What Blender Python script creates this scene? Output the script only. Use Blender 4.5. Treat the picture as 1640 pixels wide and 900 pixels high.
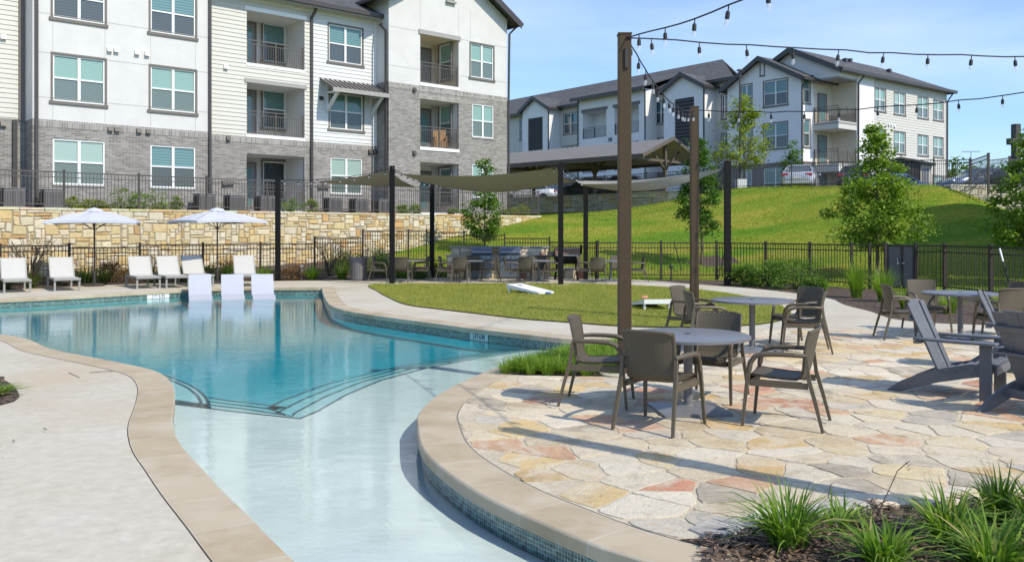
import bpy, math, random
import numpy as np
from mathutils import Vector, Matrix
from mathutils.geometry import tessellate_polygon
random.seed(7)
R = math.radians
for o in list(bpy.data.objects): bpy.data.objects.remove(o, do_unlink=True)
scene = bpy.context.scene
col = scene.collection
# ------------------------------------------------------------------ camera, sky, sun, exposure
FPX, CX, HY, EYE = 1400.0, 820.0, 371.0, 1.7
cam_d = bpy.data.cameras.new("camera"); cam = bpy.data.objects.new("camera", cam_d); col.objects.link(cam)
cam.location = (0, 0, EYE); cam.rotation_euler = (R(90), 0, 0)
cam_d.sensor_width = 36; cam_d.lens = 36*FPX/1640
cam_d.shift_y = -(450-HY)/1640; cam_d.clip_end = 3000; cam_d.clip_start = .05
scene.camera = cam
SUN = Vector((.77, -.64, 1.0)).normalized()
w = bpy.data.worlds.new("World"); scene.world = w; w.use_nodes = True
wn, wl = w.node_tree.nodes, w.node_tree.links
sky = wn.new('ShaderNodeTexSky'); sky.sky_type = 'NISHITA'; sky.sun_disc = False
sky.sun_elevation = math.asin(SUN.z); sky.sun_rotation = math.atan2(SUN.x, SUN.y)
sky.air_density = 1.0; sky.dust_density = .6; sky.ozone_density = 2.2
bg = wn['Background']; bg.inputs['Strength'].default_value = .15
tc = wn.new('ShaderNodeTexCoord'); mp = wn.new('ShaderNodeMapping'); mp.inputs['Scale'].default_value = (1.2, 2.6, 7)
mp.inputs['Rotation'].default_value = (0, .25, .3)
cn = wn.new('ShaderNodeTexNoise'); cn.inputs['Scale'].default_value = 1.3; cn.inputs['Detail'].default_value = 6; cn.inputs['Roughness'].default_value = .55
cr = wn.new('ShaderNodeMapRange'); cr.inputs[1].default_value = .38; cr.inputs[2].default_value = .75; cr.inputs[3].default_value = 0; cr.inputs[4].default_value = .42
mx = wn.new('ShaderNodeMix'); mx.data_type = 'RGBA'; mx.inputs[7].default_value = (5.5, 6.2, 7.2, 1)
wl.new(tc.outputs['Generated'], mp.inputs[0]); wl.new(mp.outputs[0], cn.inputs[0]); wl.new(cn.outputs[0], cr.inputs[0])
wl.new(cr.outputs[0], mx.inputs[0]); tn = wn.new('ShaderNodeMix'); tn.data_type = 'RGBA'; tn.blend_type = 'MULTIPLY'; tn.inputs[0].default_value = 1; tn.inputs[7].default_value = (.75, .91, 1.12, 1)
wl.new(sky.outputs[0], tn.inputs[6]); wl.new(tn.outputs[2], mx.inputs[6]); wl.new(mx.outputs[2], bg.inputs[0])
sd = bpy.data.lights.new("sun", 'SUN'); so = bpy.data.objects.new("sun", sd); col.objects.link(so)
sd.energy = 3.6; sd.angle = R(.55); sd.color = (1, .92, .78)
so.location = (20, -15, 40); so.rotation_euler = SUN.to_track_quat('Z', 'Y').to_euler()
vs = scene.view_settings; vs.view_transform = 'Standard'; vs.look = 'None'; vs.gamma = 1; vs.use_curve_mapping = False
vs.exposure = 0.32
scene.render.engine = 'CYCLES'
try:
    scene.cycles.max_bounces = 8; scene.cycles.transparent_max_bounces = 24
    scene.cycles.caustics_reflective = False; scene.cycles.caustics_refractive = False
except Exception: pass

# ------------------------------------------------------------------ helpers
def G(px, py, z=0.0):
    Y = (EYE-z)*FPX/(py-HY); return Vector(((px-CX)/FPX*Y, Y, z))
def at(px, Y, z=0.0): return Vector(((px-CX)/FPX*Y, Y, z))
def zat(py, Y): return EYE-(py-HY)/FPX*Y
def tag(o, label=None, cat=None, group=None, kind=None):
    if label: o['label'] = label
    if cat: o['category'] = cat
    if group: o['group'] = group
    if kind: o['kind'] = kind
    return o
def empty(name, loc=(0, 0, 0), rz=0, label=None, cat=None, group=None):
    o = bpy.data.objects.new(name, None); col.objects.link(o); o.location = loc; o.rotation_euler = (0, 0, rz)
    o.empty_display_size = .2
    return tag(o, label, cat, group)
def copy_tree(o, parent=None):
    c = o.copy(); col.objects.link(c)
    if parent is not None: c.parent = parent
    for ch in [k for k in bpy.data.objects if k.parent == o]: copy_tree(ch, c)
    return c
def dup(o, loc, rz, label, group=None):
    c = copy_tree(o); c.location = loc; c.rotation_euler = (0, 0, rz); c['label'] = label
    if group: c['group'] = group
    return c

class MB:
    def __init__(s): s.v = []; s.f = []; s.uv = {}; s.c = {}
    def face(s, pts, uv=None, c=None):
        i = len(s.v); s.v += [tuple(p) for p in pts]; s.f.append(tuple(range(i, i+len(pts))))
        if uv: s.uv[len(s.f)-1] = uv
        if c: s.c[len(s.f)-1] = c
    def mesh(s, vs_, fs): i = len(s.v); s.v += [tuple(p) for p in vs_]; s.f += [tuple(k+i for k in f) for f in fs]
    def box(s, c, d, rz=0, M=None):
        x, y, z = d[0]/2, d[1]/2, d[2]/2
        P = [Vector((a*x, b*y, e*z)) for e in (-1, 1) for b in (-1, 1) for a in (-1, 1)]
        if M is not None: P = [M @ p for p in P]
        elif rz: P = [Matrix.Rotation(rz, 3, 'Z') @ p for p in P]
        P = [p+Vector(c) for p in P]
        s.mesh(P, [(0, 2, 3, 1), (4, 5, 7, 6), (0, 1, 5, 4), (2, 6, 7, 3), (0, 4, 6, 2), (1, 3, 7, 5)])
        return s
    def bb(s, x0, x1, y0, y1, z0, z1): return s.box(((x0+x1)/2, (y0+y1)/2, (z0+z1)/2), (abs(x1-x0), abs(y1-y0), abs(z1-z0)))
    def bar(s, a, b, w_, h_, up=(0, 0, 1)):
        a = Vector(a); b = Vector(b); d = (b-a)
        if d.length < 1e-6: return s
        d.normalize(); u = Vector(up)
        if abs(d.dot(u)) > .98: u = Vector((0, 1, 0))
        sd_ = d.cross(u).normalized(); u = sd_.cross(d).normalized()
        P = []
        for p in (a, b):
            for q, r in ((-1, -1), (1, -1), (1, 1), (-1, 1)): P.append(p+sd_*q*w_/2+u*r*h_/2)
        s.mesh(P, [(3, 2, 1, 0), (4, 5, 6, 7), (0, 1, 5, 4), (1, 2, 6, 5), (2, 3, 7, 6), (3, 0, 4, 7)])
        return s
    def tube(s, pts, r, n=8, cap=True, up=(0, 0, 1), sx=1.0):
        pts = [Vector(p) for p in pts]; N = len(pts); rs = r if isinstance(r, (list, tuple)) else [r]*N
        base = len(s.v); u = Vector(up); prev = None
        for i, p in enumerate(pts):
            d = (pts[min(i+1, N-1)]-pts[max(i-1, 0)]).normalized()
            if prev is None:
                if abs(d.dot(u)) > .95: u = Vector((1, 0, 0)) if abs(d.x) < .9 else Vector((0, 1, 0))
                a = d.cross(u).normalized()
            else: a = (prev-d*prev.dot(d)).normalized()
            prev = a; b = a.cross(d)
            for k in range(n):
                t = 2*math.pi*(k+.5)/n; s.v.append(tuple(p+(a*math.cos(t)*sx+b*math.sin(t))*rs[i]))
        for i in range(N-1):
            for k in range(n):
                k2 = (k+1) % n; s.f.append((base+i*n+k, base+i*n+k2, base+(i+1)*n+k2, base+(i+1)*n+k))
        if cap:
            s.f.append(tuple(base+k for k in range(n))[::-1]); s.f.append(tuple(base+(N-1)*n+k for k in range(n)))
        return s
    def lathe(s, prof, c=(0, 0, 0), n=24, M=None):
        base = len(s.v)
        for r, z in prof:
            for k in range(n):
                t = 2*math.pi*k/n; p = Vector((r*math.cos(t), r*math.sin(t), z))
                if M is not None: p = M @ p
                s.v.append(tuple(p+Vector(c)))
        for i in range(len(prof)-1):
            for k in range(n):
                k2 = (k+1) % n; s.f.append((base+i*n+k, base+i*n+k2, base+(i+1)*n+k2, base+(i+1)*n+k))
        if prof[0][0] > 1e-4: s.f.append(tuple(base+k for k in range(n))[::-1])
        if prof[-1][0] > 1e-4: s.f.append(tuple(base+(len(prof)-1)*n+k for k in range(n)))
        return s
    def prism(s, poly, z0, z1):      # poly: list of (x,y)
        n = len(poly); b = len(s.v)
        s.v += [(p[0], p[1], z0) for p in poly]+[(p[0], p[1], z1) for p in poly]
        for k in range(n): s.f.append((b+k, b+(k+1) % n, b+n+(k+1) % n, b+n+k))
        for t in tessellate_polygon([[Vector((p[0], p[1], 0)) for p in poly]]):
            s.f.append(tuple(b+n+i for i in t)); s.f.append(tuple(b+i for i in t[::-1]))
        return s
    def extr(s, prof, x0, x1, ax='x'):      # profile in (y,z), extruded along x
        n = len(prof); b = len(s.v)
        for x in (x0, x1):
            for p in prof: s.v.append((x, p[0], p[1]) if ax == 'x' else (p[0], x, p[1]))
        for k in range(n): s.f.append((b+k, b+(k+1) % n, b+n+(k+1) % n, b+n+k))
        for t in tessellate_polygon([[Vector((p[0], p[1], 0)) for p in prof]]):
            s.f.append(tuple(b+n+i for i in t)); s.f.append(tuple(b+i for i in t[::-1]))
        return s
    def build(s, name, m, parent=None, smooth=False, bevel=0, fix=True, angle=40):
        me = bpy.data.meshes.new(name); me.from_pydata(s.v, [], s.f); me.update()
        if s.uv:
            uvl = me.uv_layers.new(name='UVMap')
            for p in me.polygons:
                u = s.uv.get(p.index)
                if u:
                    for k, li in enumerate(p.loop_indices): uvl.data[li].uv = u[k]
        if s.c:
            ca = me.color_attributes.new('tint', 'FLOAT_COLOR', 'CORNER')
            for p in me.polygons:
                c = s.c.get(p.index, (1, 1, 1))
                for li in p.loop_indices: ca.data[li].color = (*c, 1)
        if fix and not s.uv and not s.c:
            import bmesh
            bm = bmesh.new(); bm.from_mesh(me); bmesh.ops.recalc_face_normals(bm, faces=bm.faces); bm.to_mesh(me); bm.free()
        me.materials.append(m)
        o = bpy.data.objects.new(name, me); col.objects.link(o)
        if parent is not None: o.parent = parent
        if smooth:
            for p in me.polygons: p.use_smooth = True
            try: me.set_sharp_from_angle(angle=R(angle))
            except Exception: pass
        if bevel:
            b = o.modifiers.new('b', 'BEVEL'); b.width = bevel; b.segments = 2; b.limit_method = 'ANGLE'; b.angle_limit = R(35)
        return o
def npmesh(name, V, Fa, m, parent=None):
    me = bpy.data.meshes.new(name); V = np.asarray(V, dtype=np.float32); Fa = np.asarray(Fa, dtype=np.int32)
    n, k = Fa.shape
    me.vertices.add(len(V)); me.vertices.foreach_set('co', V.ravel())
    me.loops.add(n*k); me.loops.foreach_set('vertex_index', Fa.ravel())
    me.polygons.add(n); me.polygons.foreach_set('loop_start', np.arange(0, n*k, k, dtype=np.int32))
    me.update(calc_edges=True); me.validate(); me.materials.append(m)
    o = bpy.data.objects.new(name, me); col.objects.link(o)
    if parent is not None: o.parent = parent
    return o
def struct(name, mb, m, **k): return tag(mb.build(name, m, **k), kind='structure')

# ------------------------------------------------------------------ materials
class NT:
    def __init__(s, name):
        s.m = bpy.data.materials.new(name); s.m.use_nodes = True; s.n = s.m.node_tree.nodes; s.l = s.m.node_tree.links
        s.b = s.n['Principled BSDF']; s.tc = s.n.new('ShaderNodeTexCoord'); s.obj = s.tc.outputs['Object']
    def new(s, t, **k):
        x = s.n.new(t)
        for a, v in k.items():
            if a.startswith('_'): setattr(x, a[1:], v)
            else: x.inputs[a.replace('__', ' ')].default_value = v
        return x
    def noise(s, scale, detail=4, rough=.5, vec=None, dist=0):
        x = s.new('ShaderNodeTexNoise', Scale=scale, Detail=detail, Roughness=rough, Distortion=dist); s.l.new(vec or s.obj, x.inputs[0]); return x.outputs[0]
    def ramp(s, fac, stops, mode='LINEAR'):
        x = s.n.new('ShaderNodeValToRGB'); e = x.color_ramp; e.interpolation = mode
        while len(e.elements) < len(stops): e.elements.new(.5)
        for el, (p, c) in zip(e.elements, stops): el.position = p; el.color = (*c, 1) if len(c) == 3 else c
        s.l.new(fac, x.inputs[0]); return x.outputs[0]
    def mix(s, a, b, f, mode='MIX'):
        x = s.n.new('ShaderNodeMix'); x.data_type = 'RGBA'; x.blend_type = mode
        for i, q in ((0, f), (6, a), (7, b)):
            if isinstance(q, (int, float)): x.inputs[i].default_value = q
            elif isinstance(q, tuple): x.inputs[i].default_value = (*q, 1)
            else: s.l.new(q, x.inputs[i])
        return x.outputs[2]
    def math(s, op, a, b=0.0, c=None):
        x = s.n.new('ShaderNodeMath'); x.operation = op
        for i, q in enumerate((a, b) if c is None else (a, b, c)):
            if isinstance(q, (int, float)): x.inputs[i].default_value = q
            else: s.l.new(q, x.inputs[i])
        return x.outputs[0]
    def bump(s, h, strength=.3, dist=.01):
        x = s.new('ShaderNodeBump', Strength=strength, Distance=dist); s.l.new(h, x.inputs['Height']); s.l.new(x.outputs[0], s.b.inputs['Normal']); return x
    def mapping(s, vec, scale=(1, 1, 1), rot=(0, 0, 0)):
        x = s.n.new('ShaderNodeMapping'); x.inputs['Scale'].default_value = scale; x.inputs['Rotation'].default_value = rot; s.l.new(vec, x.inputs[0]); return x.outputs[0]
    def wallvec(s):     # (x+y, z) for brick patterns on upright walls
        a = s.n.new('ShaderNodeSeparateXYZ'); s.l.new(s.obj, a.inputs[0]); c = s.n.new('ShaderNodeCombineXYZ')
        s.l.new(s.math('ADD', a.outputs[0], a.outputs[1]), c.inputs[0]); s.l.new(a.outputs[2], c.inputs[1]); return c.outputs[0]
    def col(s, c): s.l.new(c, s.b.inputs['Base Color'])
def simple(name, c, rough=.6, metal=0, var=.12, scale=8, bump=0, spec=.5, coat=0):
    t = NT(name); t.b.inputs['Roughness'].default_value = rough; t.b.inputs['Metallic'].default_value = metal
    t.b.inputs['Specular IOR Level'].default_value = spec; t.b.inputs['Coat Weight'].default_value = coat
    lo = tuple(max(0, k*(1-var)) for k in c); hi = tuple(min(1, k*(1+var)) for k in c)
    n = t.noise(scale, 5, .6); t.col(t.ramp(n, [(.3, lo), (.7, hi)]))
    if bump: t.bump(t.noise(scale*4, 5, .6), bump, .01)
    return t.m
M = {}
# concrete deck
t = NT('broom_concrete'); n1 = t.noise(.5, 6, .6); n2 = t.noise(9, 8, .7)
c = t.ramp(n1, [(.3, (.48, .43, .33)), (.5, (.55, .50, .40)), (.7, (.58, .54, .455))]); c = t.mix(c, t.ramp(n2, [(.35, (.72, .71, .69)), (.65, (1, 1, 1))]), .6, 'MULTIPLY')
st = t.noise(.32, 3, .5, dist=.6); c = t.mix(c, (.46, .34, .20), t.ramp(st, [(.55, (0, 0, 0)), (.75, (.6, .6, .6))]))
t.col(c); t.b.inputs['Roughness'].default_value = .85; t.bump(t.noise(60, 4, .7), .25, .004); M['deck'] = t.m
t = NT('cut_coping'); uv = t.tc.outputs['UV']
br = t.new('ShaderNodeTexBrick', Scale=1.0, Mortar__Size=.006, Brick__Width=.62, Row__Height=5.0, Bias=0.0); br.offset = 0
br.inputs['Color1'].default_value = (.43, .345, .225, 1); br.inputs['Color2'].default_value = (.49, .41, .29, 1); br.inputs['Mortar'].default_value = (.53, .48, .39, 1); t.l.new(uv, br.inputs[0])
n1 = t.noise(1.6, 6, .6, dist=.4); c = t.mix(br.outputs[0], (.32, .24, .14), t.ramp(n1, [(.42, (0, 0, 0)), (.72, (.75, .75, .75))]))
c = t.mix(c, (.52, .455, .355), t.ramp(t.noise(2.3, 5, .6), [(.5, (0, 0, 0)), (.75, (.8, .8, .8))])); t.col(c); t.b.inputs['Roughness'].default_value = .75
t.bump(t.noise(50, 4, .7), .2, .003); M['coping'] = t.m
# mosaic tile
t = NT('mosaic_tile'); uv = t.tc.outputs['UV']
br = t.new('ShaderNodeTexBrick', Scale=1.0, Mortar__Size=.0022, Brick__Width=.027, Row__Height=.027, Bias=0.0); br.offset = 0
t.l.new(uv, br.inputs[0]); br.inputs['Color1'].default_value = (.015, .05, .045, 1); br.inputs['Color2'].default_value = (.09, .19, .17, 1); br.inputs['Mortar'].default_value = (.33, .38, .36, 1)
wn2 = t.new('ShaderNodeTexWhiteNoise', _noise_dimensions='2D'); sn = t.n.new('ShaderNodeVectorMath'); sn.operation = 'SNAP'; sn.inputs[1].default_value = (.027, .027, .027)
t.l.new(uv, sn.inputs[0]); t.l.new(sn.outputs[0], wn2.inputs[0])
c = t.mix(br.outputs[0], t.ramp(wn2.outputs[0], [(0, (.4, .5, .5)), (.6, (1, 1.0, 1)), (1, (1.5, 1.7, 1.6))]), .8, 'MULTIPLY'); t.col(c); t.b.inputs['Roughness'].default_value = .18; M['tile'] = t.m
M['plaster'] = simple('pool_plaster', (.68, .72, .72), .7, var=.06, scale=3)
M['shelf'] = simple('pale_pool_plaster', (.80, .80, .78), .7, var=.07, scale=2.5)
M['trimtile'] = simple('dark_trim_tile', (.035, .05, .06), .3)
# water
t = NT('pool_water'); out = t.n['Material Output']; t.n.remove(t.b)
tr = t.new('ShaderNodeBsdfTransparent'); gl = t.new('ShaderNodeBsdfGlossy', Roughness=.02); fr = t.new('ShaderNodeFresnel', IOR=1.33)
gl.inputs['Color'].default_value = (1, 1, 1, 1); ms = t.n.new('ShaderNodeMixShader')
va = t.mapping(t.obj, (1, 1.6, 1)); h = t.math('ADD', t.noise(2.2, 3, .5, va, .3), t.math('MULTIPLY', t.noise(9, 4, .6, va, .4), .32))
bp = t.new('ShaderNodeBump', Strength=.36, Distance=.010); t.l.new(h, bp.inputs['Height'])
t.l.new(bp.outputs[0], gl.inputs['Normal']); t.l.new(bp.outputs[0], fr.inputs['Normal'])
t.l.new(fr.outputs[0], ms.inputs[0]); t.l.new(tr.outputs[0], ms.inputs[1]); t.l.new(gl.outputs[0], ms.inputs[2]); t.l.new(ms.outputs[0], out.inputs['Surface'])
ab = t.new('ShaderNodeVolumeAbsorption', Density=2.3); ab.inputs['Color'].default_value = (.02, .84, .91, 1); vsn = t.new('ShaderNodeVolumeScatter', Density=.04); vsn.inputs['Color'].default_value = (.55, .95, 1, 1); ads = t.n.new('ShaderNodeAddShader'); t.l.new(ab.outputs[0], ads.inputs[0]); t.l.new(vsn.outputs[0], ads.inputs[1]); t.l.new(ads.outputs[0], out.inputs['Volume']); M['water'] = t.m
# flagstone
t = NT('flagstone'); wv = t.new('ShaderNodeTexNoise', Scale=2.2, Detail=3.0); t.l.new(t.obj, wv.inputs[0])
vm = t.n.new('ShaderNodeVectorMath'); vm.operation = 'MULTIPLY_ADD'; vm.inputs[1].default_value = (.35, .35, 0); t.l.new(wv.outputs['Color'], vm.inputs[0]); t.l.new(t.obj, vm.inputs[2])
va = t.mapping(vm.outputs[0], (1.0, 1.25, 0), (0, 0, .25))
v1 = t.new('ShaderNodeTexVoronoi', Scale=3.5, Randomness=1.0, _feature='F1', _voronoi_dimensions='2D'); v2 = t.new('ShaderNodeTexVoronoi', Scale=3.5, Randomness=1.0, _feature='DISTANCE_TO_EDGE', _voronoi_dimensions='2D')
t.l.new(va, v1.inputs[0]); t.l.new(va, v2.inputs[0]); sp = t.n.new('ShaderNodeSeparateColor'); t.l.new(v1.outputs['Color'], sp.inputs[0])
c = t.ramp(sp.outputs[0], [(0, (.54, .47, .34)), (.12, (.42, .35, .25)), (.24, (.57, .44, .24)), (.36, (.62, .55, .43)), (.50, (.36, .32, .26)), (.60, (.55, .39, .19)), (.68, (.60, .50, .35)), (.80, (.46, .23, .14)), (.845, (.62, .54, .42)), (.95, (.52, .36, .24))], 'CONSTANT')
n2 = t.noise(5, 8, .7, dist=.5); c = t.mix(c, t.ramp(n2, [(.3, (.50, .47, .42)), (.5, (1, 1, 1)), (.75, (1.25, 1.2, 1.1))]), .9, 'MULTIPLY')
cream = t.noise(1.7, 7, .65, dist=.8); c = t.mix(c, (.68, .60, .475), t.ramp(cream, [(.42, (.12, .12, .12)), (.58, (.85, .85, .85))]))
ed = t.math('ADD', v2.outputs[0], t.math('MULTIPLY', t.noise(7, 5, .6), .11))
mfac = t.ramp(ed, [(.075, (1, 1, 1)), (.12, (0, 0, 0))]); c = t.mix(c, (.60, .535, .42), t.mix((0, 0, 0), mfac, .6))
c = t.mix(c, (.58, .42, .22), t.ramp(t.noise(2.6, 6, .7, dist=1.2), [(.56, (0, 0, 0)), (.70, (.55, .55, .55))]))
cm = t.mapping(t.obj, (1, 1.5, 1)); c = t.mix(c, (.26, .22, .17), t.ramp(t.noise(14, 7, .8, cm, 1.2), [(.58, (0, 0, 0)), (.68, (.75, .75, .75))])); t.col(c)
t.b.inputs['Roughness'].default_value = .8
hh = t.math('ADD', t.math('MULTIPLY', t.ramp(ed, [(.06, (0, 0, 0)), (.14, (1, 1, 1))]), .7), t.math('MULTIPLY', t.noise(11, 8, .7), 1.0)); t.bump(hh, .8, .014); M['flag'] = t.m
# grass
def grassmat(name, a, b, c_, sc=1.0):
    t = NT(name); n1 = t.noise(.35*sc, 5, .6, dist=.3); va = t.mapping(t.obj, (.6, 3.0, 1)); n2 = t.noise(3.2*sc, 8, .75, va)
    c = t.ramp(n1, [(.32, a), (.5, b), (.68, c_)]); c = t.mix(c, t.ramp(n2, [(.3, (.55, .55, .5)), (.5, (1, 1, 1)), (.7, (1.35, 1.3, 1.1))]), .75, 'MULTIPLY'); t.col(c)
    t.b.inputs['Roughness'].default_value = .9; t.b.inputs['Specular IOR Level'].default_value = .15; t.bump(t.noise(14*sc, 8, .8), .9, .06); return t.m
M['lawn'] = grassmat('lawn_grass', (.15, .21, .03), (.24, .26, .05), (.33, .31, .075), 2)
t = NT('hill_grass'); va = t.mapping(t.obj, (.18, .55, .0), (0, 0, .1)); n1 = t.noise(.9, 4, .55, va, .5); va2 = t.mapping(t.obj, (.8, 2.2, 1)); n2 = t.noise(4, 8, .75, va2)
c = t.ramp(n1, [(.36, (.12, .25, .02)), (.5, (.23, .30, .03)), (.64, (.34, .33, .05))]); c = t.mix(c, t.ramp(n2, [(.3, (.5, .5, .45)), (.5, (1, 1, 1)), (.7, (1.4, 1.35, 1.2))]), .8, 'MULTIPLY'); t.col(c)
t.b.inputs['Roughness'].default_value = .9; t.b.inputs['Specular IOR Level'].default_value = .1; t.bump(t.noise(9, 8, .8), 1, .12); M['hill'] = t.m
def leafmat(name, a, b, transl=.35):
    t = NT(name); out = t.n['Material Output']; oi = t.n.new('ShaderNodeNewGeometry')
    c = t.ramp(oi.outputs['Random Per Island'], [(0, a), (1, b)]); t.col(c); t.b.inputs['Roughness'].default_value = .55; t.b.inputs['Specular IOR Level'].default_value = .3
    tl = t.n.new('ShaderNodeBsdfTranslucent'); t.l.new(t.mix(c, (1.3, 1.5, .5), 1.0, 'MULTIPLY'), tl.inputs[0]); ms = t.n.new('ShaderNodeMixShader'); ms.inputs[0].default_value = transl
    t.l.new(t.b.outputs[0], ms.inputs[1]); t.l.new(tl.outputs[0], ms.inputs[2]); t.l.new(ms.outputs[0], out.inputs[0]); return t.m
def leafmat3(name, a, b, transl):
    m_ = leafmat(name, a, b, transl)
    for n_ in m_.node_tree.nodes:
        if n_.type == 'VALTORGB': e = n_.color_ramp; e.elements[1].position = .88; q_ = e.elements.new(.95); q_.color = (.42, .34, .14, 1)
    return m_
M['leaf_mid'] = leafmat('leaf_mid_green', (.055, .12, .018), (.16, .26, .035))
M['leaf_dark'] = leafmat('leaf_dark_green', (.04, .10, .018), (.12, .22, .035))
M['leaf_yel'] = leafmat('leaf_yellow_green', (.16, .22, .02), (.34, .38, .04))
M['leaf_bright'] = leafmat('leaf_bright_green', (.10, .19, .02), (.27, .38, .05))
M['blade'] = leafmat3('strap_leaf', (.05, .13, .015), (.24, .36, .05), .35)
M['blade_y'] = leafmat('grass_tuft_leaf', (.10, .21, .02), (.28, .38, .05), .35)
M['lawn_blade'] = leafmat('lawn_blade', (.24, .27, .045), (.44, .40, .09), .3)
M['rust_leaf'] = leafmat('reddish_leaf', (.16, .06, .03), (.25, .16, .06), .3)
M['bark'] = simple('bark', (.16, .12, .085), .9, var=.35, scale=14, bump=.5)
M['twig'] = simple('bare_twig', (.10, .07, .05), .9, var=.3)
t = NT('mulch'); v = t.new('ShaderNodeTexVoronoi', Scale=38.0, Randomness=1.0); va = t.mapping(t.obj, (1, 2.2, 1), (0, 0, .6)); t.l.new(va, v.inputs[0]); sp = t.n.new('ShaderNodeSeparateColor'); t.l.new(v.outputs['Color'], sp.inputs[0])
c = t.ramp(sp.outputs[0], [(0, (.025, .014, .010)), (.4, (.07, .04, .028)), (.7, (.13, .08, .055)), (.9, (.26, .19, .14)), (1, (.36, .29, .23))]); t.col(c); t.b.inputs['Roughness'].default_value = .9
t.bump(t.math('ADD', v.outputs[0], t.noise(20, 5, .7)), 1, .03); M['mulch'] = t.m
M['chip'] = leafmat('mulch_chip', (.035, .02, .014), (.24, .16, .11), 0)
# building
t = NT('grey_brick'); wv_ = t.wallvec(); br = t.new('ShaderNodeTexBrick', Scale=1.0, Mortar__Size=.008, Brick__Width=.24, Row__Height=.068, Bias=-.1); t.l.new(wv_, br.inputs[0])
br.inputs['Color1'].default_value = (.17, .158, .146, 1); br.inputs['Color2'].default_value = (.32, .302, .282, 1); br.inputs['Mortar'].default_value = (.36, .343, .322, 1)
c = t.mix(br.outputs[0], t.ramp(t.noise(1.1, 5, .6), [(.3, (.82, .82, .82)), (.7, (1.1, 1.1, 1.1))]), .7, 'MULTIPLY'); t.col(c); t.b.inputs['Roughness'].default_value = .9; t.bump(br.outputs[1], -.5, .01); M['brick'] = t.m
t = NT('soldier_brick'); wv_ = t.wallvec(); br = t.new('ShaderNodeTexBrick', Scale=1.0, Mortar__Size=.008, Brick__Width=.085, Row__Height=.26, Bias=-.1); br.offset = 0; t.l.new(wv_, br.inputs[0])
br.inputs['Color1'].default_value = (.21, .195, .18, 1); br.inputs['Color2'].default_value = (.37, .35, .325, 1); br.inputs['Mortar'].default_value = (.42, .40, .38, 1); t.col(br.outputs[0]); t.b.inputs['Roughness'].default_value = .9; M['soldier'] = t.m
t = NT('taupe_brick'); wv_ = t.wallvec(); br = t.new('ShaderNodeTexBrick', Scale=1.0, Mortar__Size=.008, Brick__Width=.22, Row__Height=.075, Bias=0.0); t.l.new(wv_, br.inputs[0])
br.inputs['Color1'].default_value = (.17, .14, .12, 1); br.inputs['Color2'].default_value = (.26, .22, .19, 1); br.inputs['Mortar'].default_value = (.30, .27, .24, 1); t.col(br.outputs[0]); t.b.inputs['Roughness'].default_value = .9; M['tbrick'] = t.m
M['stucco_w'] = simple('shade_lifted_white_stucco', (.80, .79, .77), .9, var=.03, scale=1.5, bump=.15)  # white stucco coloured brighter to make up for shade on the hill building
M['stucco'] = simple('white_stucco', (.61, .605, .59), .9, var=.05, scale=1.5, bump=.15)
M['siding'] = simple('painted_lap_siding', (.58, .57, .52), .7, var=.03, scale=2)
M['siding_w'] = simple('white_lap_siding', (.64, .655, .65), .7, var=.03, scale=2)
M['cream'] = simple('cream_wall', (.62, .56, .46), .8, var=.04, scale=2)
M['whitetrim'] = simple('white_vinyl', (.78, .78, .76), .4, var=.02)
M['greytrim'] = simple('taupe_trim', (.15, .135, .12), .6, var=.05)
M['lintel'] = simple('grey_lintel', (.33, .32, .30), .6, var=.05)
M['darkmetal'] = simple('dark_bronze_metal', (.045, .04, .036), .45, var=.1)
M['gutter'] = simple('dark_gutter', (.055, .048, .045), .4, var=.1)
M['rail'] = simple('bronze_railing', (.11, .095, .08), .5, var=.1)
M['fence'] = simple('bronze_fence_paint', (.05, .04, .032), .55, var=.12, spec=.3)
M['ufence'] = simple('grey_bronze_fence_paint', (.085, .075, .066), .5, var=.12)
M['door'] = simple('grey_door_paint', (.20, .205, .21), .5, var=.05)
M['wood'] = simple('tan_wicker', (.35, .2, .09), .7, var=.3, scale=20)
t = NT('shingle'); va = t.mapping(t.obj, (4, 4, 4)); v = t.new('ShaderNodeTexBrick', Scale=1.0, Mortar__Size=.006, Brick__Width=.33, Row__Height=.14, Bias=0.0); t.l.new(t.obj, v.inputs[0])
v.inputs['Color1'].default_value = (.055, .055, .06, 1); v.inputs['Color2'].default_value = (.105, .105, .11, 1); v.inputs['Mortar'].default_value = (.03, .03, .03, 1)
t.col(t.mix(v.outputs[0], t.ramp(t.noise(22, 6, .8), [(.3, (.6, .6, .6)), (.7, (1.5, 1.5, 1.5))]), .8, 'MULTIPLY')); t.b.inputs['Roughness'].default_value = .95; M['shingle'] = t.m
def blinds(name, a, b, gap, rough=.08, per=.05):
    t = NT(name); se = t.n.new('ShaderNodeSeparateXYZ'); t.l.new(t.obj, se.inputs[0]); f = t.math('FRACT', t.math('MULTIPLY', se.outputs[2], 1/per))
    c = t.ramp(f, [(0, gap), (.3, a), (.85, b)]); t.col(c); t.b.inputs['Roughness'].default_value = .5
    t.b.inputs['Coat Weight'].default_value = 1; t.b.inputs['Coat Roughness'].default_value = rough*.3; t.b.inputs['Coat IOR'].default_value = 1.55; return t.m
M['pane'] = blinds('teal_glass_with_blinds', (.21, .36, .31), (.26, .42, .36), (.10, .19, .165), per=.075)
M['pane2'] = blinds('dark_teal_glass', (.09, .20, .21), (.12, .26, .26), (.03, .07, .08), per=.11)  # darker teal glass variant with wider slats
M['screen'] = blinds('screened_lower_sash', (.11, .155, .14), (.13, .18, .16), (.05, .07, .062), .5, per=.075)
M['screen2'] = blinds('screened_dark_sash', (.045, .06, .06), (.055, .075, .075), (.02, .025, .03), .3, per=.11)
M['dglass'] = simple('dark_glass', (.02, .03, .035), .05, var=.1, coat=1)
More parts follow.
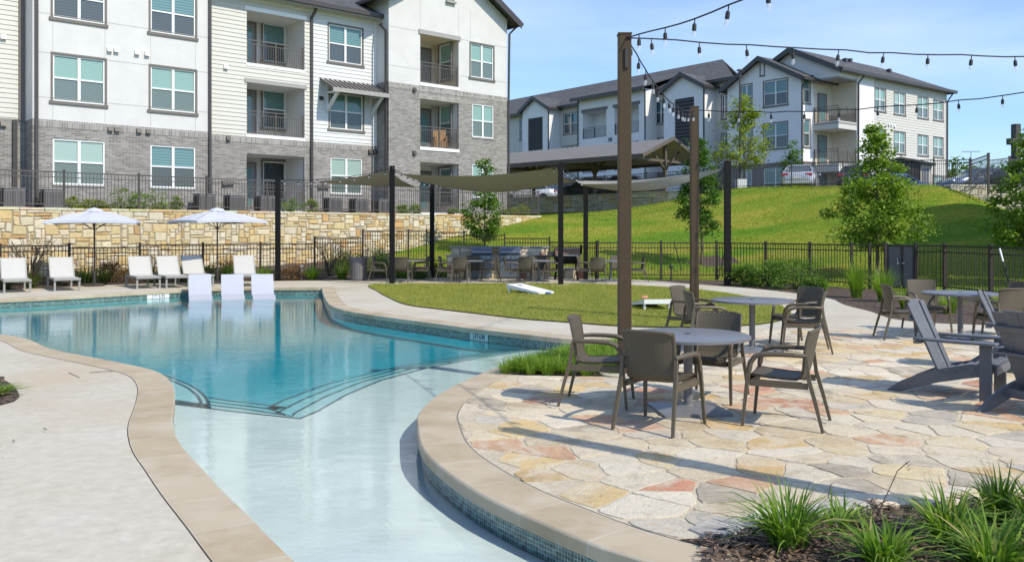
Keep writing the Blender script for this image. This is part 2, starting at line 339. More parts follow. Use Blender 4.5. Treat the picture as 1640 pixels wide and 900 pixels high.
M['bglass'] = simple('teal_blue_glass', (.03, .12, .14), .05, var=.1, coat=1)
# stone wall
def stonemat(name, rough=.9):
    t = NT(name); a = t.n.new('ShaderNodeVertexColor'); a.layer_name = 'tint'
    n2 = t.noise(6, 8, .7, dist=.4); c = t.mix(a.outputs[0], t.ramp(n2, [(.3, (.68, .64, .55)), (.5, (1, 1, 1)), (.75, (1.15, 1.1, 1.05))]), .8, 'MULTIPLY'); t.col(c); t.b.inputs['Roughness'].default_value = rough
    t.bump(t.noise(9, 8, .75), .6, .03); return t.m
M['stone'] = stonemat('limestone_block')
M['mortar'] = simple('stone_mortar', (.30, .255, .185), .95, var=.15, scale=5, bump=.4)
M['mortar_g'] = simple('grey_mortar', (.24, .22, .19), .95, var=.2, scale=5, bump=.4)
# furniture
t = NT('woven_resin'); uv = t.tc.outputs['UV']; se = t.n.new('ShaderNodeSeparateXYZ'); t.l.new(uv, se.inputs[0])
U = t.math('MULTIPLY', se.outputs[0], 18.0); V_ = t.math('MULTIPLY', se.outputs[1], 92.0)
row = t.math('FLOOR', V_); ph = t.math('MULTIPLY', t.math('MODULO', row, 2.0), math.pi)
wa = t.math('MULTIPLY_ADD', t.math('SINE', t.math('ADD', t.math('MULTIPLY', U, math.pi), ph)), .5, .5)
edge = t.math('SINE', t.math('MULTIPLY', t.math('FRACT', V_), math.pi)); hgt = t.math('MULTIPLY', wa, edge)
c = t.ramp(hgt, [(.05, (.045, .036, .022)), (.35, (.125, .102, .065)), (.9, (.19, .16, .11))]); t.col(c); t.b.inputs['Roughness'].default_value = .5; t.bump(hgt, .7, .008); M['weave'] = t.m
t = NT('woven_resin_dark'); 
M['resin'] = simple('bronze_resin', (.105, .085, .056), .5, var=.12, scale=30, bump=.2)
bpy.data.materials.remove(t.m)
M['tabletop'] = simple('charcoal_table_metal', (.17, .17, .18), .33, var=.08, scale=20)
M['adir'] = simple('slate_grey_lumber', (.12, .125, .14), .5, var=.10, scale=6, bump=.08)
M['post'] = simple('bronze_steel_post', (.066, .045, .026), .55, var=.1, scale=3, spec=.25)
M['blackpost'] = simple('black_steel_post', (.008, .008, .008), .6, var=.15, spec=.2)
M['sling'] = simple('white_sling', (.47, .46, .43), .8, var=.03)
M['lframe'] = simple('grey_aluminium', (.28, .28, .255), .45, var=.05)
M['resinwhite'] = simple('white_resin', (.42, .43, .48), .35, var=.02)
M['canvas'] = simple('white_canvas', (.50, .51, .56), .85, var=.03)
M['sail'] = simple('tan_shade_cloth', (.33, .305, .27), .9, var=.06)
M['steel'] = simple('stainless_steel', (.45, .47, .50), .28, metal=.9, var=.08)
M['darksteel'] = simple('grey_steel_panel', (.15, .17, .20), .35, metal=.5, var=.08)
M['counter'] = simple('grey_granite', (.30, .29, .27), .5, var=.15, scale=30)
M['rubber'] = simple('black_rubber', (.02, .02, .02), .7)
M['acgrey'] = simple('ac_grey', (.17, .17, .18), .6, var=.05)
M['copper'] = simple('smoker_lid_bronze', (.16, .085, .05), .4, var=.1)
M['cable'] = simple('black_cable', (.012, .012, .014), .6)
t = NT('clear_bulb'); t.b.inputs['Base Color'].default_value = (.8, .83, .88, 1); t.b.inputs['Roughness'].default_value = .03; t.b.inputs['Alpha'].default_value = .28; M['bulb'] = t.m
M['roofmetal'] = simple('grey_seam_metal', (.22, .21, .20), .42, metal=.2, var=.05)
M['roofunder'] = simple('galvanised_deck', (.50, .43, .33), .6, var=.08)
M['kiosk'] = simple('bronze_steel_frame', (.12, .095, .072), .5, var=.08)
def carpaint(name, c): return simple(name, c, .3, metal=.3, var=.03, coat=1)
M['car_silver'] = carpaint('silver_paint', (.55, .57, .62)); M['car_blue'] = carpaint('slate_blue_paint', (.10, .14, .21))
M['car_white'] = carpaint('white_paint', (.75, .75, .75)); M['car_dark'] = carpaint('charcoal_paint', (.05, .055, .06)); M['car_sky'] = carpaint('mid_blue_paint', (.05, .13, .32))
M['red'] = simple('red_lens', (.45, .02, .02), .2); M['blue'] = simple('blue_cloth', (.10, .16, .42), .8); M['orange'] = simple('orange_cloth', (.6, .25, .15), .8)
M['white'] = simple('white_paint_wood', (.78, .78, .78), .5, var=.03); M['ink'] = simple('black_ink', (.01, .012, .015), .6)
M['asphalt'] = simple('asphalt', (.06, .06, .062), .9, var=.2, scale=20)
M['sign'] = simple('navy_sign', (.02, .03, .07), .5)
M['louver'] = simple('charcoal_louver', (.07, .065, .07), .6, var=.05)

# ------------------------------------------------------------------ ground outlines
def catmull(P, step=.18, closed=True, sharp=()):
    P = [Vector((p[0], p[1], 0)) for p in P]; n = len(P); out = []
    rng = range(n if closed else n-1)
    for i in rng:
        p0, p1, p2, p3 = P[(i-1) % n] if closed or i > 0 else P[i], P[i], P[(i+1) % n], P[(i+2) % n] if closed or i+2 < n else P[(i+1) % n]
        if i in sharp: p0 = p1
        if (i+1) % n in sharp: p3 = p2
        k = max(1, int((p2-p1).length/step))
        for j in range(k):
            u = j/k
            out.append(.5*((2*p1)+(-p0+p2)*u+(2*p0-5*p1+4*p2-p3)*u*u+(-p0+3*p1-3*p2+p3)*u**3))
    if not closed: out.append(P[-1])
    return [(p.x, p.y) for p in out]
def offset(poly, d):
    n = len(poly); out = []
    for i in range(n):
        a = Vector(poly[i-1]); b = Vector(poly[i]); c = Vector(poly[(i+1) % n])
        d1 = (b-a); d2 = (c-b)
        n1 = Vector((d1.y, -d1.x)).normalized(); n2 = Vector((d2.y, -d2.x)).normalized(); m = (n1+n2)
        m = m.normalized()/max(.5, math.sqrt(max(.05, (1+n1.dot(n2))/2))); out.append((b.x+m.x*d, b.y+m.y*d))
    return out
def inpoly(x, y, poly):
    c = False; j = len(poly)-1
    for i in range(len(poly)):
        xi, yi = poly[i]; xj, yj = poly[j]
        if (yi > y) != (yj > y) and x < (xj-xi)*(y-yi)/(yj-yi)+xi: c = not c
        j = i
    return c
def sheet(mb, loops, z):
    L = [[Vector((p[0], p[1], 0)) for p in lp] for lp in loops]; flat = [p for lp in L for p in lp]; b = len(mb.v)
    mb.v += [(p.x, p.y, z) for p in flat]
    for t_ in tessellate_polygon(L):
        a, b_, c_ = [flat[i] for i in t_]
        mb.f.append(tuple(b+i for i in (t_ if (b_-a).cross(c_-a).z > 0 else t_[::-1])))
    return mb
pool_pts = [(3.6, 2.7), (3.5, 3.5), (2.6, 3.63), (1.6, 3.98), (.68, 4.5), (.16, 5.1), (-.263, 5.75), (-.666, 6.7), (-.83, 7.65), (-.87, 8.2), (-.76, 9.12), (-.39, 10.39), (.065, 11.44), (.6, 12.15),
            (1.2, 12.75), (1.45, 13.2), (1.3, 13.6), (.79, 13.9), (0, 14.65), (-.73, 15.35), (-1.38, 16.1), (-2.27, 17.1), (-3.3, 18.35), (-3.85, 19.3), (-4.3, 20.5), (-5.05, 23.4), (-5.75, 26.4), (-8.6, 26.15),
            (-10.3, 24.5), (-11.6, 22.9), (-12.8, 21.8), (-16, 19.5), (-18, 17), (-16, 15.6), (-12, 15.3), (-8.45, 14.4), (-6.63, 12.6), (-5.67, 11.8), (-4.83, 11.1), (-4.35, 10.65), (-4.03, 10.2), (-3.75, 9.67),
            (-3.5, 9.08), (-3.26, 8.44), (-3.06, 7.88), (-2.85, 7.39), (-2.59, 6.88), (-2.33, 6.45), (-1.95, 5.82), (-1.57, 5.22), (-1.13, 4.52), (-.5, 3.6), (.3, 2.75), (1.5, 2.3)]
POOL = catmull(pool_pts, .2, sharp=(26,))
COPE = offset(POOL, .36)
WATER_Z = -.20
# ribbons along the pool edge
def ribbon(mb, A, za, B, zb):
    n = len(A); s_ = 0
    for i in range(n):
        j = (i+1) % n; l = (Vector(POOL[j])-Vector(POOL[i])).length
        mb.face([(*A[i], za), (*A[j], za), (*B[j], zb), (*B[i], zb)], uv=[(s_, 0), (s_+l, 0), (s_+l, .36 if abs(za-zb) < 1e-6 else abs(zb-za)), (s_, .36 if abs(za-zb) < 1e-6 else abs(zb-za))])
        s_ += l
mb = MB(); IN2 = offset(POOL, .012)
ribbon(mb, COPE, 0.012, IN2, 0.012); ribbon(mb, IN2, .012, POOL, 0.0); ribbon(mb, POOL, 0.0, POOL, -.075); ribbon(mb, POOL, -.075, offset(POOL, .06), -.075); ribbon(mb, offset(POOL, .36), -.06, COPE, 0.012)
struct('pool_coping', mb, M['coping'])
WALL = offset(POOL, .03)
mb = MB(); ribbon(mb, WALL, -.075, WALL, -.235); struct('pool_tile_band', mb, M['tile'])
mb = MB(); ribbon(mb, offset(POOL, .032), -.23, offset(POOL, .032), -1.0)
sheet(mb, [offset(POOL, .032)], -.39); struct('pool_shell', mb, M['plaster'], fix=False)
mb = MB(); WV = offset(POOL, .031); mb.prism(WV, -.60, WATER_Z)
wo = mb.build('pool_water', M['water']); tag(wo, kind='structure')
for o_ in (wo,): o_.name = 'water'
# beach shelf and steps (apparent depth: shallow)
shelf_line = [(-4.15, 10.0), (-3.75, 9.75), (-2.95, 9.35), (-2.19, 9.0), (-2.10, 9.35), (-1.97, 10.3), (-1.72, 11.28), (-1.18, 12.4), (-.5, 13.3), (.28, 14.2), (1.0, 14.3), (2.2, 14.3)]
def shelfpoly(d):
    # shift the deep-side line outwards by d
    pts = []
    for i, p in enumerate(shelf_line):
        a = Vector(shelf_line[max(i-1, 0)]); b = Vector(shelf_line[min(i+1, len(shelf_line)-1)]); t_ = (b-a).normalized(); nn = Vector((-t_.y, t_.x))
        if i == 3: nn = Vector((-.55, 1.0))*1.0
        pts.append((p[0]+nn.x*d, p[1]+nn.y*d))
    return pts+[(2.2, 5), (3.7, 3.6), (3.7, 2.0), (0, 2.0), (-3, 4), (-4.3, 8)]
def inside_clip(mb, poly, z, thick):
    # prism is larger than the basin: the basin wall hides the rest under the deck
    mb.prism(poly, z-thick, z)
steps = [(0, -.222), (.26, -.252), (.52, -.285), (.80, -.32)]
for i, (d, z) in enumerate(steps):
    mb = MB(); inside_clip(mb, shelfpoly(d), z, .5); struct('pool_step' if i else 'pool_shelf', mb, M['shelf'] if i == 0 else M['plaster'])
    mb = MB(); L = shelfpoly(d)[:len(shelf_line)]; L2 = shelfpoly(d-.036)[:len(shelf_line)]
    for a in range(len(L)-1): mb.face([(*L2[a], z+.004), (*L2[a+1], z+.004), (*L[a+1], z+.004), (*L[a], z+.004)])
    for a in range(len(L)-1):
        mb.face([(L[a][0], L[a][1]+.003, z+.004), (L[a+1][0], L[a+1][1]+.003, z+.004), (L[a+1][0], L[a+1][1]+.003, z-.02), (L[a][0], L[a][1]+.003, z-.02)])
    struct('pool_trim_tile', mb, M['trimtile'])
arc = catmull([(-4.7, 11.9), (-4.55, 11.7), (-4.1, 11.15), (-3.75, 10.6), (-3.5, 10.1), (-3.28, 9.55)], .15, closed=False)
mb = MB(); mb.prism(arc+[(-3.4, 8.6), (-5.2, 9.2), (-5.4, 11.5)], -.8, -.252); struct('pool_bench', mb, M['plaster'])
mb = MB()
for a in range(len(arc)-1):
    for q in (0.0, .075):
        p0, p1 = Vector(arc[a]), Vector(arc[a+1]); d = (p1-p0).normalized(); nn = Vector((d.y, -d.x)); mb.face([(*(p0+nn*(q)), -.247), (*(p1+nn*(q)), -.247), (*(p1+nn*(q+.035)), -.247), (*(p0+nn*(q+.035)), -.247)])
struct('pool_trim_tile', mb, M['trimtile'])

# deck
deck_far = [(40, 14), (14, 15.2), (9.6, 15.6), (7.5, 16.5), (7.6, 18.5), (7.7, 20.3), (8.05, 22.5), (7.3, 25.6), (6, 28), (4.5, 30.5), (1.9, 32.4), (-2.6, 32.5), (-5.6, 30.6), (-8.9, 29.8), (-10.7, 29), (-12.4, 28), (-13.7, 26.9),
            (-14.8, 25.2), (-17.5, 22.6), (-22, 20.5), (-45, 19)]
deck = [(-45, -8), (40, -8)]+catmull(deck_far, .6, closed=False)
GAP = offset(COPE, .008)
mb = MB(); sheet(mb, [deck, GAP], 0.008); struct('pool_deck', mb, M['deck'], fix=False)
mb = MB()
for i in range(len(GAP)):
    j = (i+1) % len(GAP); mb.face([(*COPE[i], -.012), (*COPE[j], -.012), (*GAP[j], -.012), (*GAP[i], -.012)]); mb.face([(*GAP[i], -.012), (*GAP[j], -.012), (*GAP[j], .008), (*GAP[i], .008)])
struct('pool_deck_joint', mb, simple('joint_sealant', (.40, .35, .27), .8), fix=False)
# deck saw joints
def strip(mb, a, b, w_, z):
    a = Vector((a[0], a[1])); b = Vector((b[0], b[1])); d = (b-a).normalized(); nn = Vector((-d.y, d.x))*w_/2
    mb.face([(*(a-nn), z), (*(b-nn), z), (*(b+nn), z), (*(a+nn), z)])
mb = MB()
for a, b in (((110, 598), (128, 605)), ((145, 598), (182, 594)), ((0, 760), (232, 752)), ((40, 620), (0, 700))):
    pass
strip(mb, G(110, 598), G(128, 606), .012, .0125); strip(mb, G(143, 598), G(183, 595), .03, .0125)
strip(mb, (-1.2, 19.0), (-2.3, 17.5), .012, .0125); strip(mb, (-4.4, 28), (-5.1, 25.2), .012, .0125); strip(mb, (4.8, 15.2), (6.8, 19.5), .012, .0125)
strip(mb, (6.2, 22), (7.6, 21.3), .012, .0125)
struct('deck_saw_joints', mb, M['greytrim'])
# flagstone patio
cope_right = [p for p in offset(POOL, .36)]
i0 = min(range(len(COPE)), key=lambda i: (COPE[i][0]-1.0)**2+(COPE[i][1]-4.85)**2); i1 = min(range(len(COPE)), key=lambda i: (COPE[i][0]+.05)**2+(COPE[i][1]-10.3)**2)
edge_l = offset(POOL, .375)[i0:i1+1]
patio = edge_l+[(.0, 10.25), (1.3, 10.15), (1.55, 10.6), (1.75, 11.4), (2.0, 14.0), (2.4, 14.9), (5, 15.0), (8, 15.0), (15, 14.6), (15, 5), (9, 5.2), (6, 5.3), (4.2, 5.45), (3.5, 5.6), (3.0, 5.45), (2.2, 5.35), (1.75, 5.15), (1.4, 4.98), (1.05, 4.78)]
t = NT('patio_mortar'); n1 = t.noise(2.2, 6, .65, dist=.5); c = t.ramp(n1, [(.3, (.50, .43, .32)), (.5, (.60, .52, .385)), (.7, (.65, .58, .45))]); c = t.mix(c, t.ramp(t.noise(28, 8, .8), [(.35, (.6, .57, .5)), (.55, (1, 1, 1))]), .7, 'MULTIPLY'); t.col(c); t.b.inputs['Roughness'].default_value = .95; t.bump(t.noise(40, 8, .8), .8, .012); M['pmortar'] = t.m
t = NT('flagstone_face'); a = t.n.new('ShaderNodeVertexColor'); a.layer_name = 'tint'; n2 = t.noise(3.2, 10, .75, dist=.9); c = t.mix(a.outputs[0], t.ramp(n2, [(.3, (.60, .55, .48)), (.48, (1, 1, 1)), (.72, (1.22, 1.16, 1.05))]), .9, 'MULTIPLY')
c = t.mix(c, (.68, .60, .46), t.ramp(t.noise(1.9, 8, .7, dist=1.0), [(.46, (0, 0, 0)), (.60, (.72, .72, .72))])); c = t.mix(c, (.58, .40, .19), t.ramp(t.noise(3.1, 7, .7, dist=1.4), [(.58, (0, 0, 0)), (.70, (.6, .6, .6))]))
cm = t.mapping(t.obj, (1, 1.6, 1)); c = t.mix(c, (.27, .22, .16), t.ramp(t.noise(17, 8, .82, cm, 1.5), [(.56, (0, 0, 0)), (.65, (.75, .75, .75))])); t.col(c); t.b.inputs['Roughness'].default_value = .85
t.bump(t.math('ADD', t.noise(6, 10, .8, dist=.6), t.noise(30, 6, .7)), .9, .018); M['flagface'] = t.m
mb = MB(); sheet(mb, [patio], .012); struct('patio_mortar_bed', mb, M['pmortar'], fix=False)
def flagstones():
    rs = random.Random(17); sp_ = .36; P = []; y = 4.4
    while y < 15.1:
        x = -1.2+rs.uniform(0, sp_)
        while x < 13.5:
            P.append((x+rs.uniform(-.17, .17), y+rs.uniform(-.12, .12))); x += sp_*1.22*rs.choice((.8, 1, 1, 1.35))
        y += sp_*.80
    A_ = np.array(P); mb = MB()
    PALF = [(.60, .50, .34), (.52, .42, .27), (.62, .46, .23), (.66, .58, .44), (.44, .38, .29), (.60, .42, .20), (.65, .55, .39), (.52, .25, .15), (.62, .50, .30), (.66, .59, .47), (.58, .36, .22), (.68, .61, .49), (.50, .45, .37), (.66, .57, .42), (.67, .60, .47)]
    for i, c in enumerate(P):
        if not inpoly(c[0], c[1], patio): continue
        d = np.hypot(A_[:, 0]-c[0], A_[:, 1]-c[1]); nb = np.argsort(d)[1:18]; poly = [(c[0]-1, c[1]-1), (c[0]+1, c[1]-1), (c[0]+1, c[1]+1), (c[0]-1, c[1]+1)]
        for k in nb:
            mx_, my_ = (A_[k, 0]+c[0])/2, (A_[k, 1]+c[1])/2; nx, ny = A_[k, 0]-c[0], A_[k, 1]-c[1]; out = []
            for q in range(len(poly)):
                a_, b_ = poly[q], poly[(q+1) % len(poly)]; da = (a_[0]-mx_)*nx+(a_[1]-my_)*ny; db = (b_[0]-mx_)*nx+(b_[1]-my_)*ny
                if da <= 0: out.append(a_)
                if (da <= 0) != (db <= 0): t_ = da/(da-db); out.append((a_[0]+(b_[0]-a_[0])*t_, a_[1]+(b_[1]-a_[1])*t_))
            poly = out
            if len(poly) < 3: break
        if len(poly) < 3: continue
        cx_ = sum(p[0] for p in poly)/len(poly); cy_ = sum(p[1] for p in poly)/len(poly); pts_ = []
        for q in range(len(poly)):
            a_, b_ = poly[q], poly[(q+1) % len(poly)]; L = math.hypot(b_[0]-a_[0], b_[1]-a_[1]); k = max(1, int(L/.07))
            for j in range(k): t_ = j/k; pts_.append((a_[0]+(b_[0]-a_[0])*t_, a_[1]+(b_[1]-a_[1])*t_))
        n_v = len(pts_)
        if n_v < 4: continue
        ring = []
        for j in range(n_v):      # rounded corners, ragged edge, mortar gap
            p0, p1, p2 = pts_[j-1], pts_[j], pts_[(j+1) % n_v]; x = (p0[0]+6*p1[0]+p2[0])/8; y_ = (p0[1]+6*p1[1]+p2[1])/8; r = math.hypot(x-cx_, y_-cy_)+1e-6; g = rs.uniform(.004, .020); f = max(.3, (r-g)/r); q = (cx_+(x-cx_)*f+rs.uniform(-.009, .009), cy_+(y_-cy_)*f+rs.uniform(-.009, .009)); kk = 0
            while not inpoly(q[0], q[1], patio) and kk < 12: q = (cx_+(q[0]-cx_)*.88, cy_+(q[1]-cy_)*.88); kk += 1
            ring.append(q)
        if any(not inpoly((ring[j-1][0]+ring[j][0])/2, (ring[j-1][1]+ring[j][1])/2, patio) for j in range(n_v)): continue
        h_ = .0165+rs.uniform(0, .0035); tx, ty = rs.uniform(-.005, .005), rs.uniform(-.005, .005); cc = rs.choice(PALF); kf = rs.uniform(.88, 1.1); cc = tuple(kf*v for v in cc)
        zf = lambda q: h_+(q[0]-cx_)*tx+(q[1]-cy_)*ty
        top = [(cx_+(q[0]-cx_)*.975, cy_+(q[1]-cy_)*.975) for q in ring]; lo = [(*q, .006) for q in ring]; hi = [(*q, zf(q)-.0015) for q in ring]; tp = [(*q, zf(q)) for q in top]
        for j in range(n_v): l = (j+1) % n_v; mb.face([lo[j], lo[l], hi[l], hi[j]], c=cc); mb.face([hi[j], hi[l], tp[l], tp[j]], c=cc)
        for j in range(n_v): l = (j+1) % n_v; mb.face([tp[j], tp[l], (cx_, cy_, h_+.001)], c=cc)
    return struct('patio', mb, M['flagface'], fix=False)
flagstones()
# raised rim stones along the front planting bed
rim = catmull([(1.05, 4.78), (1.4, 4.98), (1.75, 5.15), (2.2, 5.35), (3.0, 5.45), (3.5, 5.6), (4.2, 5.45), (6, 5.3), (9, 5.2)], .2, closed=False)
mb = MB(); k = 0; rr = random.Random(3)
while k < len(rim)-2:
    n_ = rr.choice((1, 2, 2, 3)); a = Vector(rim[k]); b = Vector(rim[min(k+n_, len(rim)-1)]); d = (b-a).normalized(); nn = Vector((-d.y, d.x)); ww = rr.uniform(.12, .28)
    a2 = a+d*.02; b2 = b-d*.02
    pl = [a2-nn*.03, a2+(b2-a2)*.5-nn*rr.uniform(.03, .07), b2-nn*.03, b2+nn*ww*.8, a2+(b2-a2)*.5+nn*ww, a2+nn*ww*.7]
    c_ = rr.choice(((.62, .52, .33), (.66, .56, .42), (.48, .25, .17), (.62, .58, .50), (.45, .42, .37), (.64, .54, .36)))
    hz = .022+rr.uniform(.01, .035); cc = sum(pl, Vector((0, 0)))/6
    pt = [(*p, -.06) for p in pl]; pu = [(*(cc+(p-cc)*.97), hz-.012) for p in pl]; pv = [(*(cc+(p-cc)*.82), hz) for p in pl]
    for q in range(6):
        r_ = (q+1) % 6; mb.face([pt[q], pt[r_], pu[r_], pu[q]], c=c_); mb.face([pu[q], pu[r_], pv[r_], pv[q]], c=c_)
    mb.face(pv, c=c_); k += n_
struct('patio_rim_stones', mb, M['stone'], fix=False)
# front planting bed with mulch
bed = [(COPE[i][0], COPE[i][1]) for i in range(max(0, i0-16), i0+1)]
bed = [p for p in bed if p[1] < 4.9]
bed = bed+[(1.05, 4.80), (1.4, 5.0), (1.75, 5.18), (2.2, 5.4), (3.0, 5.5), (3.5, 5.62), (4.2, 5.5), (6, 5.35), (9, 5.25), (9, 3), (4.2, 3)]
FRONT_BED = bed
mb = MB(); sheet(mb, [bed], .020); struct('front_planting_bed', mb, M['mulch'], fix=False)
def chips(name, poly, n, z, s0, seed):
    rs = np.random.RandomState(seed); P = np.array(poly); lo, hi = P.min(0), P.max(0); V = []; Fq = []
    while len(Fq) < n:
        x, y = rs.uniform(lo[0], hi[0]), rs.uniform(lo[1], hi[1])
        if not inpoly(x, y, poly): continue
        a = rs.uniform(0, 6.28); l = s0*rs.uniform(.4, 1.3); w_ = l*rs.uniform(.12, .3); zz = z+rs.uniform(0, .03); ti = rs.uniform(-.35, .35)
        d = np.array((math.cos(a), math.sin(a), ti))*l/2; e = np.array((-math.sin(a), math.cos(a), rs.uniform(-.4, .4)))*w_/2; c_ = np.array((x, y, zz))
        i = len(V); V += [c_-d-e, c_+d-e, c_+d+e, c_-d+e]; Fq.append((i, i+1, i+2, i+3))
    return tag(npmesh(name, V, Fq, M['chip']), kind='stuff')
vis_bed = [(.9, 4.3), (1.05, 4.8), (1.4, 5.0), (1.75, 5.18), (2.2, 5.4), (3.0, 5.5), (3.5, 5.6), (4.2, 5.5), (4.2, 4.2), (2.0, 4.1)]
chips('mulch_chips', vis_bed, 6500, .02, .06, 1)
# oval lawn
oval = catmull([(-4.45, 27.8), (-3.75, 24.5), (-3.2, 22.5), (-2.46, 20.2), (-1.6, 19), (-.68, 17.9), (.16, 16.9), (.93, 16.3), (2.1, 15.5), (3.3, 15.4), (4.4, 15.8), (5.3, 16.9), (5.9, 18.6), (6.15, 20.9), (5.95, 23.4), (5.4, 25.3), (4.67, 26.4), (2.3, 28.1), (-.4, 28.2), (-2.4, 28.2)], .3)
mb = MB(); sheet(mb, [oval], .030); struct('oval_lawn', mb, M['lawn'], fix=False)
def blades(name, poly, n, h, wd, z, seed, m, ymax=99):
    rs = np.random.RandomState(seed); P = np.array(poly); lo, hi = P.min(0), P.max(0); X = []
    while len(X) < n:
        q = rs.uniform(lo, hi, (4000, 2))
        X += [tuple(p) for p in q if inpoly(p[0], p[1], poly) and p[1] < ymax]
    X = np.array(X[:n]); a = rs.uniform(0, 6.28, n); hh = h*rs.uniform(.5, 1.25, n); V = np.zeros((n, 3, 3))
    dx, dy = np.cos(a)*wd, np.sin(a)*wd
    V[:, 0, 0] = X[:, 0]-dx; V[:, 0, 1] = X[:, 1]-dy; V[:, 1, 0] = X[:, 0]+dx; V[:, 1, 1] = X[:, 1]+dy
    V[:, 2, 0] = X[:, 0]+rs.normal(0, h*.35, n); V[:, 2, 1] = X[:, 1]+rs.normal(0, h*.35, n); V[:, :2, 2] = z; V[:, 2, 2] = z+hh
    return tag(npmesh(name, V.reshape(-1, 3), np.arange(3*n).reshape(-1, 3), m), kind='stuff')
blades('grass', oval, 60000, .045, .006, .028, 5, M['lawn_blade'])
# grass strip beside the near table (strap leaves) + edging bed left of frame
strip_poly = [(-.12, 10.38), (.35, 10.28), (1.25, 10.2), (1.5, 10.8), (1.7, 11.6), (1.9, 12.6), (1.7, 13.0), (1.5, 12.6), (.9, 11.95), (.45, 11.35), (.1, 10.8)]
mb = MB(); sheet(mb, [strip_poly], .024); struct('strip_planting_bed', mb, M['mulch'], fix=False)
left_bed = catmull([(-8, 8.3), (-6.2, 10.1), (-5.75, 9.9), (-5.2, 9.2), (-4.95, 8.7), (-5.1, 8.3), (-5.5, 7.8), (-6.5, 7)], .2)
mb = MB(); sheet(mb, [left_bed], .02); struct('left_planting_bed', mb, M['mulch'], fix=False)

# ------------------------------------------------------------------ terrain
ctrl = [(-15, 25.5, 0), (-13, 28, .02), (-9, 30.5, .05), (-7, 31.5, .1), (-4.5, 34, .36), (-2.6, 35, .34), (-1.4, 34.6, .22), (0, 34, .12), (1.5, 33.5, .08), (3.0, 31.2, 0), (7.1, 30.6, 0), (9.4, 27.6, 0), (10.1, 26.1, 0),
        (11.2, 25, 0), (12, 24.3, 0), (12.6, 21.5, 0), (20, 20, 0), (30, 20, 0), (40, 20, 0), (-20, 23, .1), (-30, 22, .1), (-17, 28.5, .3), (-11.2, 33, .38), (-8, 36, .5), (-5, 38.2, .84), (-3, 40, 1.41), (0, 42.2, 2.0), (1.5, 44, 2.46),
        (-25, 24, .3), (-17, 35, .3), (-12, 38, .4), (-8, 42, .7), (-4, 46, 1.6), (-2, 52, 2.2), (0, 50, 2.5), (1.5, 62.5, 2.96), (7.8, 56.3, 3.15), (10.1, 53.9, 3.55), (10.8, 53.2, 3.85), (8.8, 47, 3.0), (6.6, 48, 2.6), (13, 50, 4.2), (15.4, 48, 4.17), (17.3, 45.5, 4.05), (20.0, 42.8, 3.92),
        (8.1, 35, .45), (12, 33, .62), (16, 31, .75), (12, 41, 2.2), (16, 37, 2.0), (19.3, 38.8, 3.70), (20, 41, 3.85), (22.2, 39.4, 2.6), (26, 40.4, 1.3), (32, 41.5, .5), (20, 30, .4), (28, 30, .2), (40, 42, .3), (14.5, 28.5, .28), (5, 44, 2.3), (3, 38, 1.0)]
C_ = np.array(ctrl); D_ = np.sqrt(((C_[:, None, :2]-C_[None, :, :2])**2).sum(-1)); n_ = len(C_)
A_ = np.zeros((n_+3, n_+3)); A_[:n_, :n_] = D_; A_[:n_, n_] = 1; A_[:n_, n_+1:] = C_[:, :2]; A_[n_, :n_] = 1; A_[n_+1:, :n_] = C_[:, :2].T
W_ = np.linalg.solve(A_+np.diag([1e-9]*(n_+3)), np.concatenate([C_[:, 2], [0, 0, 0]]))
RBC, RBW, RBN = C_, W_, n_
DL = np.array(catmull(deck_far, .3, closed=False))
DECK_POLY = deck
def terr(x, y):
    d = np.sqrt(((RBC[:, :2]-np.array((x, y)))**2).sum(1)); h_ = float(d@RBW[:RBN]+RBW[RBN]+RBW[RBN+1]*x+RBW[RBN+2]*y)
    dd = float(np.sqrt(((DL-np.array((x, y)))**2).sum(1).min()))
    if inpoly(x, y, DECK_POLY): return -.03
    k_ = min(1, dd/1.2); k_ = k_*k_*(3-2*k_)
    return max(-.02, (-.02)*(1-k_)+max(0, h_)*k_)
FX = [-30, -22, -18, -16, -15, -12.7, -8.95, -7, -4.6, -2.6, 0, 1.5, 3.0, 7.1, 9.4, 10.1, 11.2, 12, 12.6, 40]; FY = [22, 23, 24, 25, 25.6, 28.6, 30.7, 31.6, 34, 35, 34, 33.6, 31.1, 30.5, 27.5, 26, 25, 24.3, 20, 19.5]
xs = np.arange(-32, 41, .5); ys = np.concatenate([np.arange(14, 44, .4), np.arange(44, 76, .8)])
Z_ = {}
for i, x in enumerate(xs):
    for j, y in enumerate(ys): Z_[i, j] = terr(float(x), float(y))
for nm, mt in (('hillside_lawn', 'hill'), ('border_planting_bed', 'mulch')):
    V = []; idx = {}; Fq = []
    for i in range(len(xs)-1):
        for j in range(len(ys)-1):
            x, y = xs[i]+.25, (ys[j]+ys[j+1])/2
            mulch = (x < -4.9 and y < 45) or (y < np.interp(x, FX, FY)) or ((x-8.1)**2+((y-35.0))**2 < .8)
            if x > 13 and y > 18: mulch = False
            if mulch != (mt == 'mulch'): continue
            if all(Z_[q_] <= -.029 for q_ in ((i, j), (i+1, j), (i+1, j+1), (i, j+1))): continue
            q = []
            for (a, b) in ((i, j), (i+1, j), (i+1, j+1), (i, j+1)):
                if (a, b) not in idx: idx[a, b] = len(V); V.append((xs[a], ys[b], Z_[a, b]))
                q.append(idx[a, b])
            Fq.append(q)
    o_ = npmesh(nm, V, Fq, M[mt]); o_.data.polygons.foreach_set('use_smooth', [True]*len(o_.data.polygons)); tag(o_, kind='structure')
mb = MB(); mb.face([(-1500, -1500, -1.3), (1500, -1500, -1.3), (1500, 1500, -1.3), (-1500, 1500, -1.3)]); struct('ground', mb, M['hill'])
